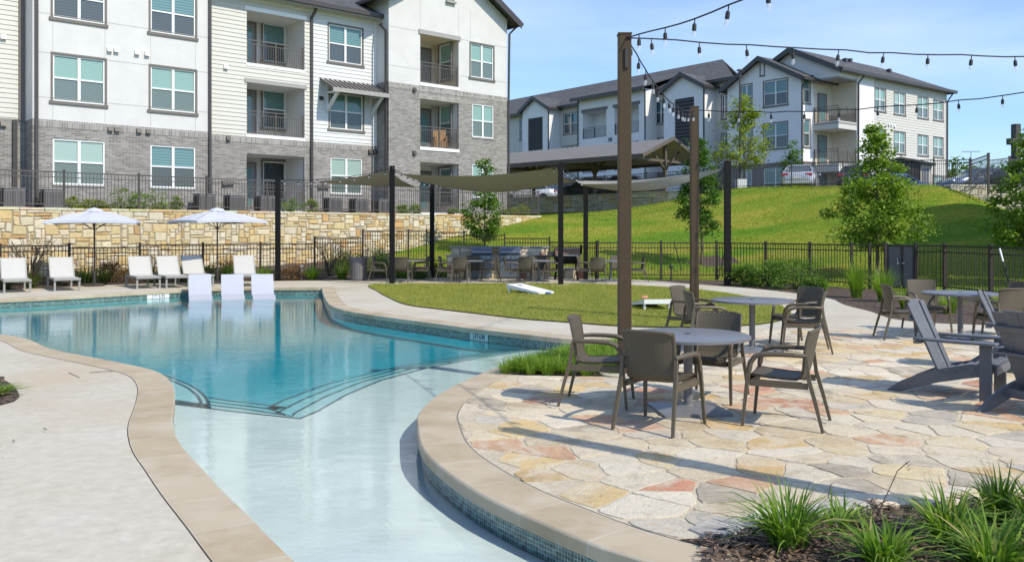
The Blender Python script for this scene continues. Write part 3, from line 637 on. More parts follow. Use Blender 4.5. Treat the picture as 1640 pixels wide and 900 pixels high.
def zgrid(x, y):
    i = np.clip(np.searchsorted(xs, x)-1, 0, len(xs)-2); j = np.clip(np.searchsorted(ys, y)-1, 0, len(ys)-2); fx = (x-xs[i])/(xs[i+1]-xs[i]); fy = (y-ys[j])/(ys[j+1]-ys[j])
    ZZ = ZARR; return (ZZ[i, j]*(1-fx)+ZZ[i+1, j]*fx)*(1-fy)+(ZZ[i, j+1]*(1-fx)+ZZ[i+1, j+1]*fx)*fy
ZARR = np.array([[Z_[i, j] for j in range(len(ys))] for i in range(len(xs))])
rs = np.random.RandomState(77); n_b = 90000; hx = rs.uniform(-4.5, 22, n_b); hy = rs.uniform(24, 52, n_b); keep = (hy > np.interp(hx, FX, FY)+.2) & ~((hx < -4.9)) & (((hx-8.1)**2+(hy-35)**2) > .9); hx, hy = hx[keep], hy[keep]; hz = zgrid(hx, hy); ab_ = rs.uniform(0, 6.28, len(hx)); wv3 = .016; V = np.zeros((len(hx), 3, 3))
V[:, 0] = np.stack([hx-np.cos(ab_)*wv3, hy-np.sin(ab_)*wv3, hz-.01], 1); V[:, 1] = np.stack([hx+np.cos(ab_)*wv3, hy+np.sin(ab_)*wv3, hz-.01], 1); V[:, 2] = np.stack([hx+rs.normal(0, .03, len(hx)), hy+rs.normal(0, .03, len(hx)), hz+rs.uniform(.03, .09, len(hx))], 1)
M['hill_blade'] = leafmat('hill_blade', (.14, .25, .02), (.38, .37, .06), .3)
tag(npmesh('grass', V.reshape(-1, 3), np.arange(3*len(hx)).reshape(-1, 3), M['hill_blade']), kind='stuff')
# terraces
W1a, W1b = Vector((-16.4-1.121*15, 28-15)), Vector((1.45, 43.95))
w1d = (W1b-W1a).normalized(); w1n = Vector((w1d.y, -w1d.x))
mb = MB(); mb.prism([tuple(W1a-w1n*.35), tuple(W1b-w1n*.35), (2.2, 50), (1.5, 60), (-10, 66), (-60, 60), (-60, 20)], -1, 2.50); struct('building_terrace', mb, M['mulch'])
crest = [(-.05-40*.84*.9, 65+40*.9), (-.05, 65), (10.8, 53.1), (13, 50.05), (15.4, 48.05), (17.3, 45.55), (20.0, 42.85), (19.5, 38.75), (36, 42.3), (60, 46)]
crest = [(x+.0, y+.35) if k_ in (0, 1, 2, 7, 8, 9) else (x, y) for k_, (x, y) in enumerate(crest)]
cz = [4.2, 4.2, 4.2, 4.2, 4.17, 4.05, 3.92, 3.75, 3.75, 3.75]
mb = MB(); back = [(1200, 900), (-900, 1400)]; P = [(*p, z) for p, z in zip(crest, cz)]+[(*p, 4.2) for p in back]
for t_ in tessellate_polygon([[Vector((p[0], p[1], 0)) for p in P]]): mb.face([P[i] for i in t_])
for a in range(len(crest)-1): mb.face([P[a], P[a+1], (P[a+1][0], P[a+1][1], P[a+1][2]-.5), (P[a][0], P[a][1], P[a][2]-.5)])
struct('parking_terrace', mb, M['asphalt'])

# ------------------------------------------------------------------ stone walls (ashlar generated stone by stone)
PAL_Y = [(.58, .48, .27), (.62, .53, .35), (.64, .57, .41), (.58, .43, .20), (.64, .55, .37), (.52, .34, .15), (.65, .59, .46), (.60, .49, .27), (.64, .56, .39), (.63, .56, .42), (.60, .47, .25)]
PAL_G = [(.60, .54, .42), (.64, .58, .47), (.54, .49, .40), (.66, .57, .38), (.60, .55, .44), (.62, .47, .26), (.57, .53, .45)]
PAL_K = [(.70, .60, .44), (.46, .19, .12), (.68, .50, .26), (.70, .62, .50), (.52, .47, .40), (.70, .57, .34), (.70, .62, .48)]
def ashlar(mb, a, b, z0f, z1, nrm, cell, pal, seed, maxw=5, maxh=3, dep=.035):
    rs = random.Random(seed); a = Vector(a); b = Vector(b); L = (b-a).length; d = (b-a)/L; W = int(L/cell)+1; zmin = min(z0f(a.x, a.y), z0f(b.x, b.y), z0f((a.x+b.x)/2, (a.y+b.y)/2))
    H = int(math.ceil((z1-zmin)/cell)); occ = set(); jit = {}
    def J(i, j):
        if (i, j) not in jit: jit[i, j] = (rs.uniform(-.24, .24)*cell if 0 < i < W else 0, rs.uniform(-.24, .24)*cell if 0 < j < H else 0)
        return jit[i, j]
    for j in range(H):
        for i in range(W):
            if (i, j) in occ: continue
            w_ = rs.choice([2, 2, 3, 3, 4, 5, maxw][:]); h_ = rs.choice([1, 1, 2, 2, maxh])
            if rs.random() < .06: w_, h_ = h_, min(w_, 3)
            w_ = min(w_, W-i); h_ = min(h_, H-j, 4)
            while w_ > 1 and any((i+k, j) in occ for k in range(w_)): w_ -= 1
            for p in range(w_):
                for q in range(h_): occ.add((i+p, j+q))
            g = .09*cell; c4 = []
            for (p, q, sx, sz) in ((i, j, 1, 1), (i+w_, j, -1, 1), (i+w_, j+h_, -1, -1), (i, j+h_, 1, -1)):
                jx, jz = J(p, q); c4.append((p*cell+jx+sx*g, z1-(q*cell+jz)-sz*g))
            cc = rs.choice(pal); k_ = rs.uniform(.88, 1.08); cc = tuple(k_*x for x in cc); mid = (sum(p[0] for p in c4)/4, sum(p[1] for p in c4)/4); dp = dep*rs.uniform(.6, 1.2)
            if mid[1] < z0f(*(a+d*mid[0]))-.35: continue
            def P3(p, o): q_ = a+d*min(max(p[0], 0), L)+nrm*o; return (q_.x, q_.y, p[1])
            inn = [(mid[0]+(p[0]-mid[0])*(1-.25*cell/(.5*w_*cell+.01)), mid[1]+(p[1]-mid[1])*(1-.25*cell/(.5*h_*cell+.01))) for p in c4]
            o0 = [P3(p, 0) for p in c4]; o1 = [P3(p, dp) for p in inn]
            for k in range(4): l_ = (k+1) % 4; mb.face([o0[k], o0[l_], o1[l_], o1[k]], c=cc)
            mb.face(o1, c=cc)
    return mb
def stone_wall(a, b, ztop, thick, nrm, label, pal, mort, seed, cell=.15, **k):
    root = empty('stone_wall', ((a[0]+b[0])/2, (a[1]+b[1])/2, 0), 0, label, 'stone wall'); off = root.location
    a = Vector(a); b = Vector(b)
    core = MB(); poly = [a, b, b-nrm*thick, a-nrm*thick]; core.prism([(p.x, p.y) for p in poly], -.6, ztop); o = core.build('mortar_core', mort, root); o.location = -Vector(off)
    s_ = ashlar(MB(), a, b, terr, ztop-.01, nrm, cell, pal, seed, **k).build('face_stones', M['stone'], root, fix=False); s_.location = -Vector(off)
    mc = MB(); L = (b-a).length; d = (b-a)/L; x = 0; rs = random.Random(seed)
    while x < L:
        w_ = min(rs.uniform(.4, .9), L-x); c0 = a+d*(x+.01); c1 = a+d*(x+w_-.01)
        if w_ > .1:
            cc = tuple(q*rs.uniform(.9, 1.05) for q in rs.choice(pal)); z = ztop+.07; q0, q1, q2, q3 = c0+nrm*.04, c1+nrm*.04, c1-nrm*thick, c0-nrm*thick
            mc.face([(*q0, z), (*q1, z), (*q2, z), (*q3, z)], c=cc); mc.face([(*q0, z-.075), (*q1, z-.075), (*q1, z), (*q0, z)], c=cc); mc.face([(*q0, z-.07), (*q3, z-.07), (*q3, z), (*q0, z)], c=cc); mc.face([(*q1, z-.07), (*q2, z-.07), (*q2, z), (*q1, z)], c=cc)
        x += w_
    cp = mc.build('cap_stones', M['stone'], root, fix=False); cp.location = -Vector(off)
    return root
stone_wall(tuple(W1a), tuple(W1b), 2.42, .4, w1n, 'long cream and yellow limestone retaining wall below the grey brick building', PAL_Y, M['mortar'], 11, cell=.105)
w2a, w2b = Vector((-20, 65+20/.896)), Vector((10.9, 53.0)); w2a = Vector((-.05-18, 65+18/.896)); d2 = (w2b-w2a).normalized(); n2 = Vector((d2.y, -d2.x)); n2 = n2 if n2.y < 0 else -n2
stone_wall(tuple(w2a), tuple(w2b), 4.15, .4, n2, 'shaded grey stone retaining wall under the metal roofed pavilion', PAL_G, M['mortar_g'], 12, cell=.16)
w3a, w3b = Vector((19.4, 38.7)), Vector((34, 41.9)); d3 = (w3b-w3a).normalized(); n3 = Vector((d3.y, -d3.x))
stone_wall(tuple(w3a), tuple(w3b), 3.72, .4, n3, 'pale grey stone retaining wall below parked cars at the right edge', [(.56, .52, .45), (.62, .58, .50), (.50, .46, .40), (.60, .54, .43)], M['mortar_g'], 13, cell=.10)

# ------------------------------------------------------------------ buildings
WR = random.Random(5)
M['pane3'] = blinds('pale_glass_with_blinds', (.30, .42, .37), (.36, .48, .43), (.16, .24, .21), per=.075)
class Frame:
    def __init__(s, ox, oy, th): s.o = Vector((ox, oy)); s.th = th; s.e = Vector((math.cos(th), math.sin(th))); s.f = Vector((-math.sin(th), math.cos(th))); s.c = Vector((-s.o.dot(s.e), -s.o.dot(s.f)))
    def dirl(s, px): d = Vector(((px-CX)/FPX, 1)); return Vector((d.dot(s.e), d.dot(s.f)))
    def fx(s, px, yl): d = s.dirl(px); t_ = (yl-s.c.y)/d.y; return s.c.x+d.x*t_
    def fy(s, px, xl): d = s.dirl(px); t_ = (xl-s.c.x)/d.x; return s.c.y+d.y*t_
    def z(s, px, py, yl=None, xl=None):
        d = s.dirl(px); t_ = (yl-s.c.y)/d.y if yl is not None else (xl-s.c.x)/d.x
        return EYE-(py-HY)/FPX*t_
def PF(c): return lambda a, z, d: (a, c-d, z)          # faces -y
def PL(c): return lambda a, z, d: (c-d, a, z)          # faces -x
def PR(c): return lambda a, z, d: (c+d, a, z)          # faces +x
def fbox(mb, P, a0, a1, z0, z1, d0, d1):
    c = [P(a, z, d) for d in (d0, d1) for z in (z0, z1) for a in (a0, a1)]
    mb.mesh(c, [(0, 1, 3, 2), (4, 6, 7, 5), (0, 4, 5, 1), (2, 3, 7, 6), (0, 2, 6, 4), (1, 5, 7, 3)]); return mb
def wall(mb, P, a0, a1, z0, z1, ops=(), lap=0, rev=.12, top=None):
    ed = sorted(set([a0, a1]+[min(max(v, a0), a1) for o in ops for v in o[:2]]))
    for i in range(len(ed)-1):
        x0, x1 = ed[i], ed[i+1]
        if x1-x0 < 1e-5: continue
        cuts = sorted([(o[2], o[3]) for o in ops if o[0] <= x0+1e-6 and o[1] >= x1-1e-6]); z = z0; segs = []
        for c0, c1 in cuts:
            if c0 > z: segs.append((z, c0))
            z = max(z, c1)
        if z < z1: segs.append((z, z1))
        for s0, s1 in segs:
            if not lap: mb.face([P(x0, s0, 0), P(x1, s0, 0), P(x1, s1, 0), P(x0, s1, 0)])
            else:
                k = math.floor(s0/lap)
                while k*lap < s1:
                    b0, b1 = max(s0, k*lap), min(s1, (k+1)*lap)
                    if b1-b0 > 1e-4:
                        d0 = .024*(1-(b0-k*lap)/lap); d1 = .024*(1-(b1-k*lap)/lap)
                        mb.face([P(x0, b0, d0), P(x1, b0, d0), P(x1, b1, d1), P(x0, b1, d1)]); mb.face([P(x0, b0, -.005), P(x1, b0, -.005), P(x1, b0, d0), P(x0, b0, d0)])
                    k += 1
    for o in ops:
        x0, x1, s0, s1 = o[:4]; r = -(o[4] if len(o) > 4 else rev)
        mb.face([P(x0, s0, 0), P(x0, s1, 0), P(x0, s1, r), P(x0, s0, r)]); mb.face([P(x1, s0, 0), P(x1, s1, 0), P(x1, s1, r), P(x1, s0, r)])
        mb.face([P(x0, s1, 0), P(x1, s1, 0), P(x1, s1, r), P(x0, s1, r)]); mb.face([P(x0, s0, 0), P(x1, s0, 0), P(x1, s0, r), P(x0, s0, r)])
    return mb
def window(par, P, a0, a1, z0, z1, n=2, trim=True, dark=0, panes=None):
    if a1 < a0: a0, a1 = a1, a0
    f = MB(); T = .055; fr0, fr1 = -.09, -.02; m = MB(); s_ = MB()
    fbox(f, P, a0, a1, z0, z0+T, fr0, fr1); fbox(f, P, a0, a1, z1-T, z1, fr0, fr1); w_ = (a1-a0)/n; zm = z0+(z1-z0)*.5
    for i in range(n+1):
        x = a0+i*w_; hw = T if i in (0, n) else T*.95
        fbox(f, P, max(a0, x-hw), min(a1, x+hw), z0+T, z1-T, fr0, fr1+.001)
    for i in range(n):
        fbox(f, P, a0+i*w_+T*.9, a0+(i+1)*w_-T*.9, zm-.028, zm+.028, fr0, fr1-.004)
        fbox(m, P, a0+i*w_+.03, a0+(i+1)*w_-.03, zm, z1-.03, -.088, -.07); fbox(s_, P, a0+i*w_+.03, a0+(i+1)*w_-.03, z0+.03, zm, -.088, -.062)
    o = f.build('window', M['whitetrim'], par)
    if dark == 0: dark = WR.choice((0, 0, 0, 0, 4, 1))
    pm, sm = {4: ('pane3', 'screen'), 0: ('pane', 'screen'), 1: ('pane2', 'screen2'), 2: ('dglass', 'dglass'), 3: ('bglass', 'screen2')}[dark]
    m.build('pane', M[pm], o); s_.build('screen', M[sm], o)
    if trim:
        q = MB(); g = .07
        fbox(q, P, a0-g, a0, z0, z1, -.02, .03); fbox(q, P, a1, a1+g, z0, z1, -.02, .03); fbox(q, P, a0-g, a1+g, z1, z1+g, -.02, .032); q.build('casing', M['greytrim'], o)
        q = MB(); fbox(q, P, a0-g-.06, a1+g+.04, z0-.11, z0, -.02, .06); q.build('sill', M['greytrim'], o)
    else:
        q = MB(); fbox(q, P, a0-.02, a1+.02, z0-.06, z0, -.1, .04); q.build('sill', M['lintel'], o)
    return o
def railing(par, P, a0, a1, z0, d=0.03, h=1.0, m='rail', name='railing', gap=.11):
    r = MB()
    if a1 < a0: a0, a1 = a1, a0
    fbox(r, P, a0, a1, z0+h-.04, z0+h, d-.05, d); fbox(r, P, a0, a1, z0+h-.19, z0+h-.16, d-.04, d-.01); fbox(r, P, a0, a1, z0+.06, z0+.09, d-.04, d-.01)
    n = max(2, int((a1-a0)/gap))
    for i in range(1, n): x = a0+(a1-a0)*i/n; fbox(r, P, x-.009, x+.009, z0+.09, z0+h-.16, d-.034, d-.016)
    k = max(1, round((a1-a0)/1.5))
    for i in range(k+1): x = min(max(a0+(a1-a0)*i/k, a0+.025), a1-.025); fbox(r, P, x-.025, x+.025, z0-.06, z0+h+.0, d-.055, d-.006)
    return r.build(name, M[m], par)
def recess(par, P, a0, a1, z0, z1, depth, m, floor=True):
    if a1 < a0: a0, a1 = a1, a0
    r = MB(); D = -depth
    r.face([P(a0, z0, D), P(a1, z0, D), P(a1, z1, D), P(a0, z1, D)]); r.face([P(a0, z0, -.1), P(a0, z1, -.1), P(a0, z1, D), P(a0, z0, D)]); r.face([P(a1, z0, -.1), P(a1, z1, -.1), P(a1, z1, D), P(a1, z0, D)])
    r.face([P(a0, z1, -.1), P(a1, z1, -.1), P(a1, z1, D), P(a0, z1, D)]); r.face([P(a0, z0, -.1), P(a1, z0, -.1), P(a1, z0, D), P(a0, z0, D)])
    return r.build('balcony_recess', m, par, fix=False)
def door(par, P, a0, a1, z0, z1, d, glass=True):
    q = MB(); fbox(q, P, a0, a1, z0, z1, d, d+.05); o = q.build('door', M['door'], par)
    q = MB(); g = .08; fbox(q, P, a0-g, a0, z0, z1+g, d, d+.07); fbox(q, P, a1, a1+g, z0, z1+g, d, d+.07); fbox(q, P, a0, a1, z1, z1+g, d, d+.068); q.build('door_frame', M['greytrim'], o)
    if glass: q = MB(); fbox(q, P, a0+.16, a1-.16, z0+.25, z1-.2, d+.05, d+.06); q.build('door_glass', M['pane2'], o)
    q = MB(); fbox(q, P, a0+.04, a0+.09, z0+.95, z0+1.15, d+.05, d+.09); q.build('handle', M['darkmetal'], o)
    return o
def vents(par, P, lst, m):
    for a, z in lst:
        q = MB(); c = [P(a-.09, z-.08, 0), P(a+.09, z-.08, 0), P(a+.09, z+.09, 0), P(a-.09, z+.09, 0), P(a-.09, z-.08, .13), P(a+.09, z-.08, .13), P(a+.09, z+.09, .06), P(a-.09, z+.09, .06)]
        q.mesh(c, [(0, 1, 2, 3), (4, 5, 6, 7), (0, 1, 5, 4), (1, 2, 6, 5), (2, 3, 7, 6), (3, 0, 4, 7)]); q.build('vent_hood', M[m], par)
def pipe(par, pts, r=.055, name='downspout'): return MB().tube(pts, r, 4).build(name, M['gutter'], par)
def slab(mb, pts, th):       # sloped roof sheet with thickness
    pts = [Vector(p) for p in pts]; n = len(pts); lo = [p-Vector((0, 0, th)) for p in pts]
    mb.mesh(pts+lo, [tuple(range(n)), tuple(range(n, 2*n))[::-1]]+[(k, (k+1) % n, n+(k+1) % n, n+k) for k in range(n)]); return mb

# ---- main building (left)
A = Frame(-16.8, 32, math.atan2(.6657, .7463)); GZ = 2.50
bA = empty('apartment_building', (-16.8, 32, 0), A.th, 'three storey white and grey brick apartment building filling the upper left', 'building')
yA, yB, yD, yL = 0.0, .53, -.52, 1.0
xA0, xA1 = A.fx(52, yA), A.fx(336, yA); yL = A.fy(40, xA0)
xL0 = A.fx(-420, yL); xB1 = A.fx(603.5, yB); xD0 = A.fx(622.5, yD); xD1 = A.fx(812, yD)
zb = A.z(60, 190.7, yA); zbD = A.z(625.3, 131.5, yD); ztop = 11.95
lap = .178
def rect(pxa, pya0, pya1, pxb, yl):  # window: left px with top,bottom py; right px
    return (A.fx(pxa, yl), A.fx(pxb, yl), A.z(pxa, pya1, yl), A.z(pxa, pya0, yl))
# openings
wA = []
c1 = (A.fx(84.5, yA), A.fx(168, yA)); c2 = (A.fx(241, yA), A.fx(313, yA))
z2b, z2t = A.z(85, 161.5, yA), A.z(85, 86.5, yA); z1b, z1t = A.z(87, 295, yA), A.z(87, 222, yA); z3b = A.z(85, 28, yA); z3t = z3b+(z2t-z2b)
for c in (c1, c2):
    for zz in ((z1b, z1t), (z2b, z2t), (z3b, z3t)): wA.append((c[0], c[1], zz[0], zz[1]))
m = wall(MB(), PF(yA), xA0, xA1, zb, ztop+1.2, [o for o in wA if o[2] > zb]); m.face([(xA0, yA, zb), (xA0, yL, zb), (xA0, yL, ztop+1.2), (xA0, yA, ztop+1.2)]); m.face([(xA1, yA, zb), (xA1, yB, zb), (xA1, yB, ztop+1.2), (xA1, yA, ztop+1.2)])
m.build('stucco_wall', M['stucco'], bA, fix=False)
m = wall(MB(), PF(yA), xA0, xA1, GZ-.4, zb-.26, [o for o in wA if o[2] < zb]); m.face([(xA0, yA, GZ-.4), (xA0, yL, GZ-.4), (xA0, yL, zb), (xA0, yA, zb)]); m.face([(xA1, yA, GZ-.4), (xA1, yB, GZ-.4), (xA1, yB, zb), (xA1, yA, zb)]); m.build('brick_wall', M['brick'], bA, fix=False)
m = wall(MB(), PF(yA-.012), xA0, xA1, zb-.26, zb+.004); m.build('soldier_course', M['soldier'], bA, fix=False)
for i, o in enumerate(wA): window(bA, PF(yA), *o, trim=o[2] > zb, dark=[0, 0, 1, 0, 0, 1][i] if i != 5 else 0)
# control joints in the stucco
JN = []
def jbox(P, *a):
    JN.append(fbox(MB(), P, *a))
for zz in (A.z(60, 155, yA), A.z(60, 83, yA), A.z(60, 20, yA)): jbox(PF(yA), xA0+.05, xA1-.05, zz-.009, zz+.009, 0, .004)
for xx in (c1[0], c1[1], c2[0], c2[1]):
    jbox(PF(yA), xx-.006, xx+.006, z2t+.1, z3b-.18, 0, .0035); jbox(PF(yA), xx-.006, xx+.006, zb+.05, z2b-.18, 0, .0035)
for jf in JN: jf.build('control_joint', M['lintel'], bA)
JN = []
# left siding bay
m = wall(MB(), PF(yL), xL0, xA0-.001, A.z(20, 191, yL), ztop, lap=lap); m.build('siding_wall', M['siding'], bA, fix=False)
m = wall(MB(), PF(yL), xL0, xA0, GZ-.4, A.z(20, 191, yL)); m.build('brick_wall', M['brick'], bA, fix=False)
m = MB(); fbox(m, PF(yL), xA0-.22, xA0-.02, zb, ztop, 0, .05); m.build('corner_trim', M['greytrim'], bA)
vents(bA, PF(yL), [(A.fx(5, yL), A.z(5, 60, yL))], 'whitetrim'); vents(bA, PF(yL), [(A.fx(5, yL), A.z(5, 199, yL))], 'darkmetal')
vents(bA, PF(yA), [(A.fx(p, yA), A.z(p, q, yA)) for p, q in ((175, 80), (186, 81), (219, 85), (235, 87))], 'whitetrim')
vents(bA, PF(yA), [(A.fx(p, yA), A.z(p, q, yA)) for p, q in ((176, 207), (187, 208), (222, 210), (237, 211))], 'darkmetal')
pipe(bA, [(xA0+.12, yA-.07, ztop+1), (xA0+.12, yA-.07, zb+.05), (xA0+.12, yA-.1, GZ)], .07); pipe(bA, [(xA1-.02, yA-.07, ztop+1), (xA1-.02, yA-.07, zb), (xA1-.02, yA-.1, GZ)], .07)
pipe(bA, [(xA0-.35, yL-.08, zb), (xA0-.35, yL-.08, GZ)], .1)
# siding bays B and C
zbB = A.z(341, 214.7, yB); xBC = A.fx(498, yB)
bx0, bx1 = A.fx(395, yB), A.fx(487.5, yB)
bz = [(A.z(395, 214.5, yB), A.z(395, 131.5, yB)), (A.z(395, 100.5, yB), A.z(395, 16, yB))]; bz0 = (GZ+.12, A.z(395, 246, yB))
cw = [(A.fx(526.5, yB), A.fx(580, yB), A.z(526.5, 98, yB), A.z(526.5, 38.5, yB)), (A.fx(528, yB), A.fx(581, yB), A.z(528, 206, yB), A.z(528, 148, yB)), (A.fx(529.5, yB), A.fx(580, yB), A.z(529.5, 310, yB), A.z(529.5, 252, yB))]
m = wall(MB(), PF(yB), xA1, xBC, zbB, ztop, [(bx0, bx1, a, b) for a, b in bz], lap=lap); m.build('siding_wall', M['siding'], bA, fix=False)
m = wall(MB(), PF(yB), xBC, xB1, zbB, ztop, [cw[0], cw[1]], lap=lap); m.build('siding_wall', M['siding_w'], bA, fix=False)
m = wall(MB(), PF(yB), xA1, xB1, GZ-.4, zbB-.26, [(bx0, bx1, bz0[0], bz0[1]), cw[2]]); m.build('brick_wall', M['brick'], bA, fix=False)
m = wall(MB(), PF(yB-.012), xA1, xB1, zbB-.26, zbB+.004); m.build('soldier_course', M['soldier'], bA, fix=False)
m = MB(); fbox(m, PF(yB), xB1-.16, xB1, zbB, ztop-.25, 0, .04); m.build('corner_trim', M['whitetrim'], bA)
for i, o in enumerate(cw): window(bA, PF(yB), *o, trim=i < 2, dark=0)
for i, (a, b) in enumerate([bz0]+bz):
    recess(bA, PF(yB), bx0, bx1, a, b, 1.9, M['stucco'])
    W_ = bx1-bx0; Pb = PF(yB+1.9)
    door(bA, Pb, bx0+.35, bx0+1.25, a+.02, a+2.15, 0); window(bA, PF(yB+1.9-.1), bx0+1.62, bx0+2.75, a+.55, a+2.3, n=1, trim=True, dark=1 if i else 2)
    railing(bA, PF(yB), bx0+.02, bx1-.02, a, d=-.02, h=1.02)
    if i: q = MB(); fbox(q, PF(yB), bx0-.1, bx1+.1, b-.02, b+.16, -.05, .06); q.build('lintel', M['lintel'] if i == 1 else M['whitetrim'], bA)
    q = MB(); fbox(q, PF(yB), bx0-.03, bx1+.03, a-.14, a, -.1, .035); q.build('balcony_edge', M['whitetrim'], bA)
vents(bA, PF(yB), [(A.fx(361, yB), A.z(361, 108, yB))], 'whitetrim'); vents(bA, PF(yB), [(A.fx(p, yB), A.z(p, q, yB)) for p, q in ((365, 222), (365, 293), (359, 293.5), (371, 293), (592, 243), (600, 243), (511, 299), (517, 299), (523, 299.5), (514, 158))], 'darkmetal')
pipe(bA, [(xBC, yB-.5, ztop-.15), (xBC, yB-.4, ztop-.35), (xBC, yB-.07, ztop-.6), (xBC, yB-.07, GZ)], .075)
# return of the gabled bay and its front
m = MB(); m.face([(xD0, yD, zbD-2.9), (xD0, 9, zbD-2.9), (xD0, 9, 15), (xD0, yD, 12.9)]); 
m = MB(); m.face([(xD0, yD, A.z(613, 132, xl=xD0)), (xD0, 10, A.z(613, 132, xl=xD0)), (xD0, 10, 12.85), (xD0, yD, 12.85)]); m.build('stucco_wall', M['stucco'], bA, fix=False)
m = MB(); m.face([(xD0, yD, GZ-.4), (xD0, 3, GZ-.4), (xD0, 3, A.z(613, 132, xl=xD0)), (xD0, yD, A.z(613, 132, xl=xD0))]); m.build('brick_wall', M['brick'], bA, fix=False)
dx0, dx1 = A.fx(673, yD), A.fx(734.5, yD)
dz = [(GZ+.12, A.z(674, 259.5, yD)), (A.z(674, 235, yD), A.z(674, 158.5, yD)), (A.z(673, 132, yD), A.z(673, 54, yD))]
dw = [(A.fx(756.5, yD), A.fx(790.5, yD), A.z(756.5, 316, yD), A.z(756.5, 262.5, yD)), (A.fx(756.5, yD), A.fx(790.5, yD), A.z(756.5, 219.5, yD), A.z(756.5, 166, yD)), (A.fx(753.5, yD), A.fx(790, yD), A.z(753.5, 123.5, yD), A.z(753.5, 69, yD))]
zeD = 12.85; xm = (xD0+xD1)/2; pitch = .62; zpk = zeD+(xD1-xD0)/2*pitch
m = wall(MB(), PF(yD), xD0, xD1, zbD, zeD, [(dx0, dx1, *dz[2]), dw[2]]); m.face([(xD0, yD, zeD), (xD1, yD, zeD), (xm, yD, zpk)]); m.build('stucco_wall', M['stucco'], bA, fix=False)
m = wall(MB(), PF(yD), xD0, xD1, GZ-.4, zbD-.26, [(dx0, dx1, *dz[0]), (dx0, dx1, *dz[1]), dw[0], dw[1]]); m.build('brick_wall', M['brick'], bA, fix=False)
m = wall(MB(), PF(yD-.012), xD0-.01, xD1, zbD-.26, zbD+.004); m.build('soldier_course', M['soldier'], bA, fix=False)
m = wall(MB(), PF(yD-.012), dx0-.1, dx1+.1, dz[1][1]+.002, dz[1][1]+.26); m.build('soldier_course', M['soldier'], bA, fix=False)
m = MB(); m.face([(xD1, yD, GZ-.4), (xD1, 12, GZ-.4), (xD1, 12, zbD), (xD1, yD, zbD)]); m.build('brick_wall', M['brick'], bA, fix=False)
m = MB(); m.face([(xD1, yD, zbD), (xD1, 12, zbD), (xD1, 12, zeD), (xD1, yD, zeD)]); m.face([(xD0, 12, GZ), (xD1, 12, GZ), (xD1, 12, zeD), (xD0, 12, zeD)]); m.build('stucco_wall', M['stucco'], bA, fix=False)
for i, o in enumerate(dw): window(bA, PF(yD), *o, trim=i == 2)
for i, (a, b) in enumerate(dz):
    recess(bA, PF(yD), dx0, dx1, a, b, 1.9, M['cream'] if i == 2 else M['stucco'])
    W_ = dx1-dx0; door(bA, PF(yD+1.9), dx0+1.0, dx0+1.95, a+.02, a+2.1, 0, glass=i != 2); q = MB(); fbox(q, PF(yD+1.9), dx0+.95, dx0+2.0, a+2.2, a+2.5, 0, .04); q.build('transom', M['whitetrim'], bA)
    window(bA, PL(dx1-.13), yD+.5, yD+1.45, a+.5, a+2.3, n=1, trim=True, dark=0)
    railing(bA, PF(yD), dx0+.02, dx1-.02, a, d=-.02, h=1.02)
    if i == 2: q = MB(); fbox(q, PF(yD), dx0-.1, dx1+.1, b-.02, b+.2, -.05, .06); q.build('lintel', M['lintel'], bA)
    q = MB(); fbox(q, PF(yD), dx0-.03, dx1+.03, a-.16, a, -.1, .035); q.build('balcony_edge', M['whitetrim'], bA)
vents(bA, PF(yD), [(A.fx(p, yD), A.z(p, q, yD)) for p, q in ((663, 144), (663, 245))], 'darkmetal')
q = MB(); gz = A.z(721, 3, yD)
for s_ in (-.17, 0, .17): fbox(q, PF(yD), A.fx(721, yD)+s_-.05, A.fx(721, yD)+s_+.05, gz, gz+.6, 0, .1)
fbox(q, PF(yD), A.fx(721, yD)-.3, A.fx(721, yD)+.3, gz-.1, gz, 0, .16); q.build('gable_ornament', M['lintel'], bA)
m = MB()
for zz in (A.z(640, 107, yD), A.z(640, 45, yD)):
    jbox(PF(yD), xD0+.02, dx0, zz-.009, zz+.009, 0, .004); jbox(PF(yD), dx1+.1, dw[2][0]-.1, zz-.009, zz+.009, 0, .004); jbox(PF(yD), dw[2][1]+.1, xD1, zz-.009, zz+.009, 0, .004)
for xx in (dx0, dx1, dw[2][0]): jbox(PF(yD), xx-.006, xx+.006, dz[2][1]+.22, zeD+.1, 0, .0035)
for jf in JN: jf.build('control_joint', M['lintel'], bA)
JN = []
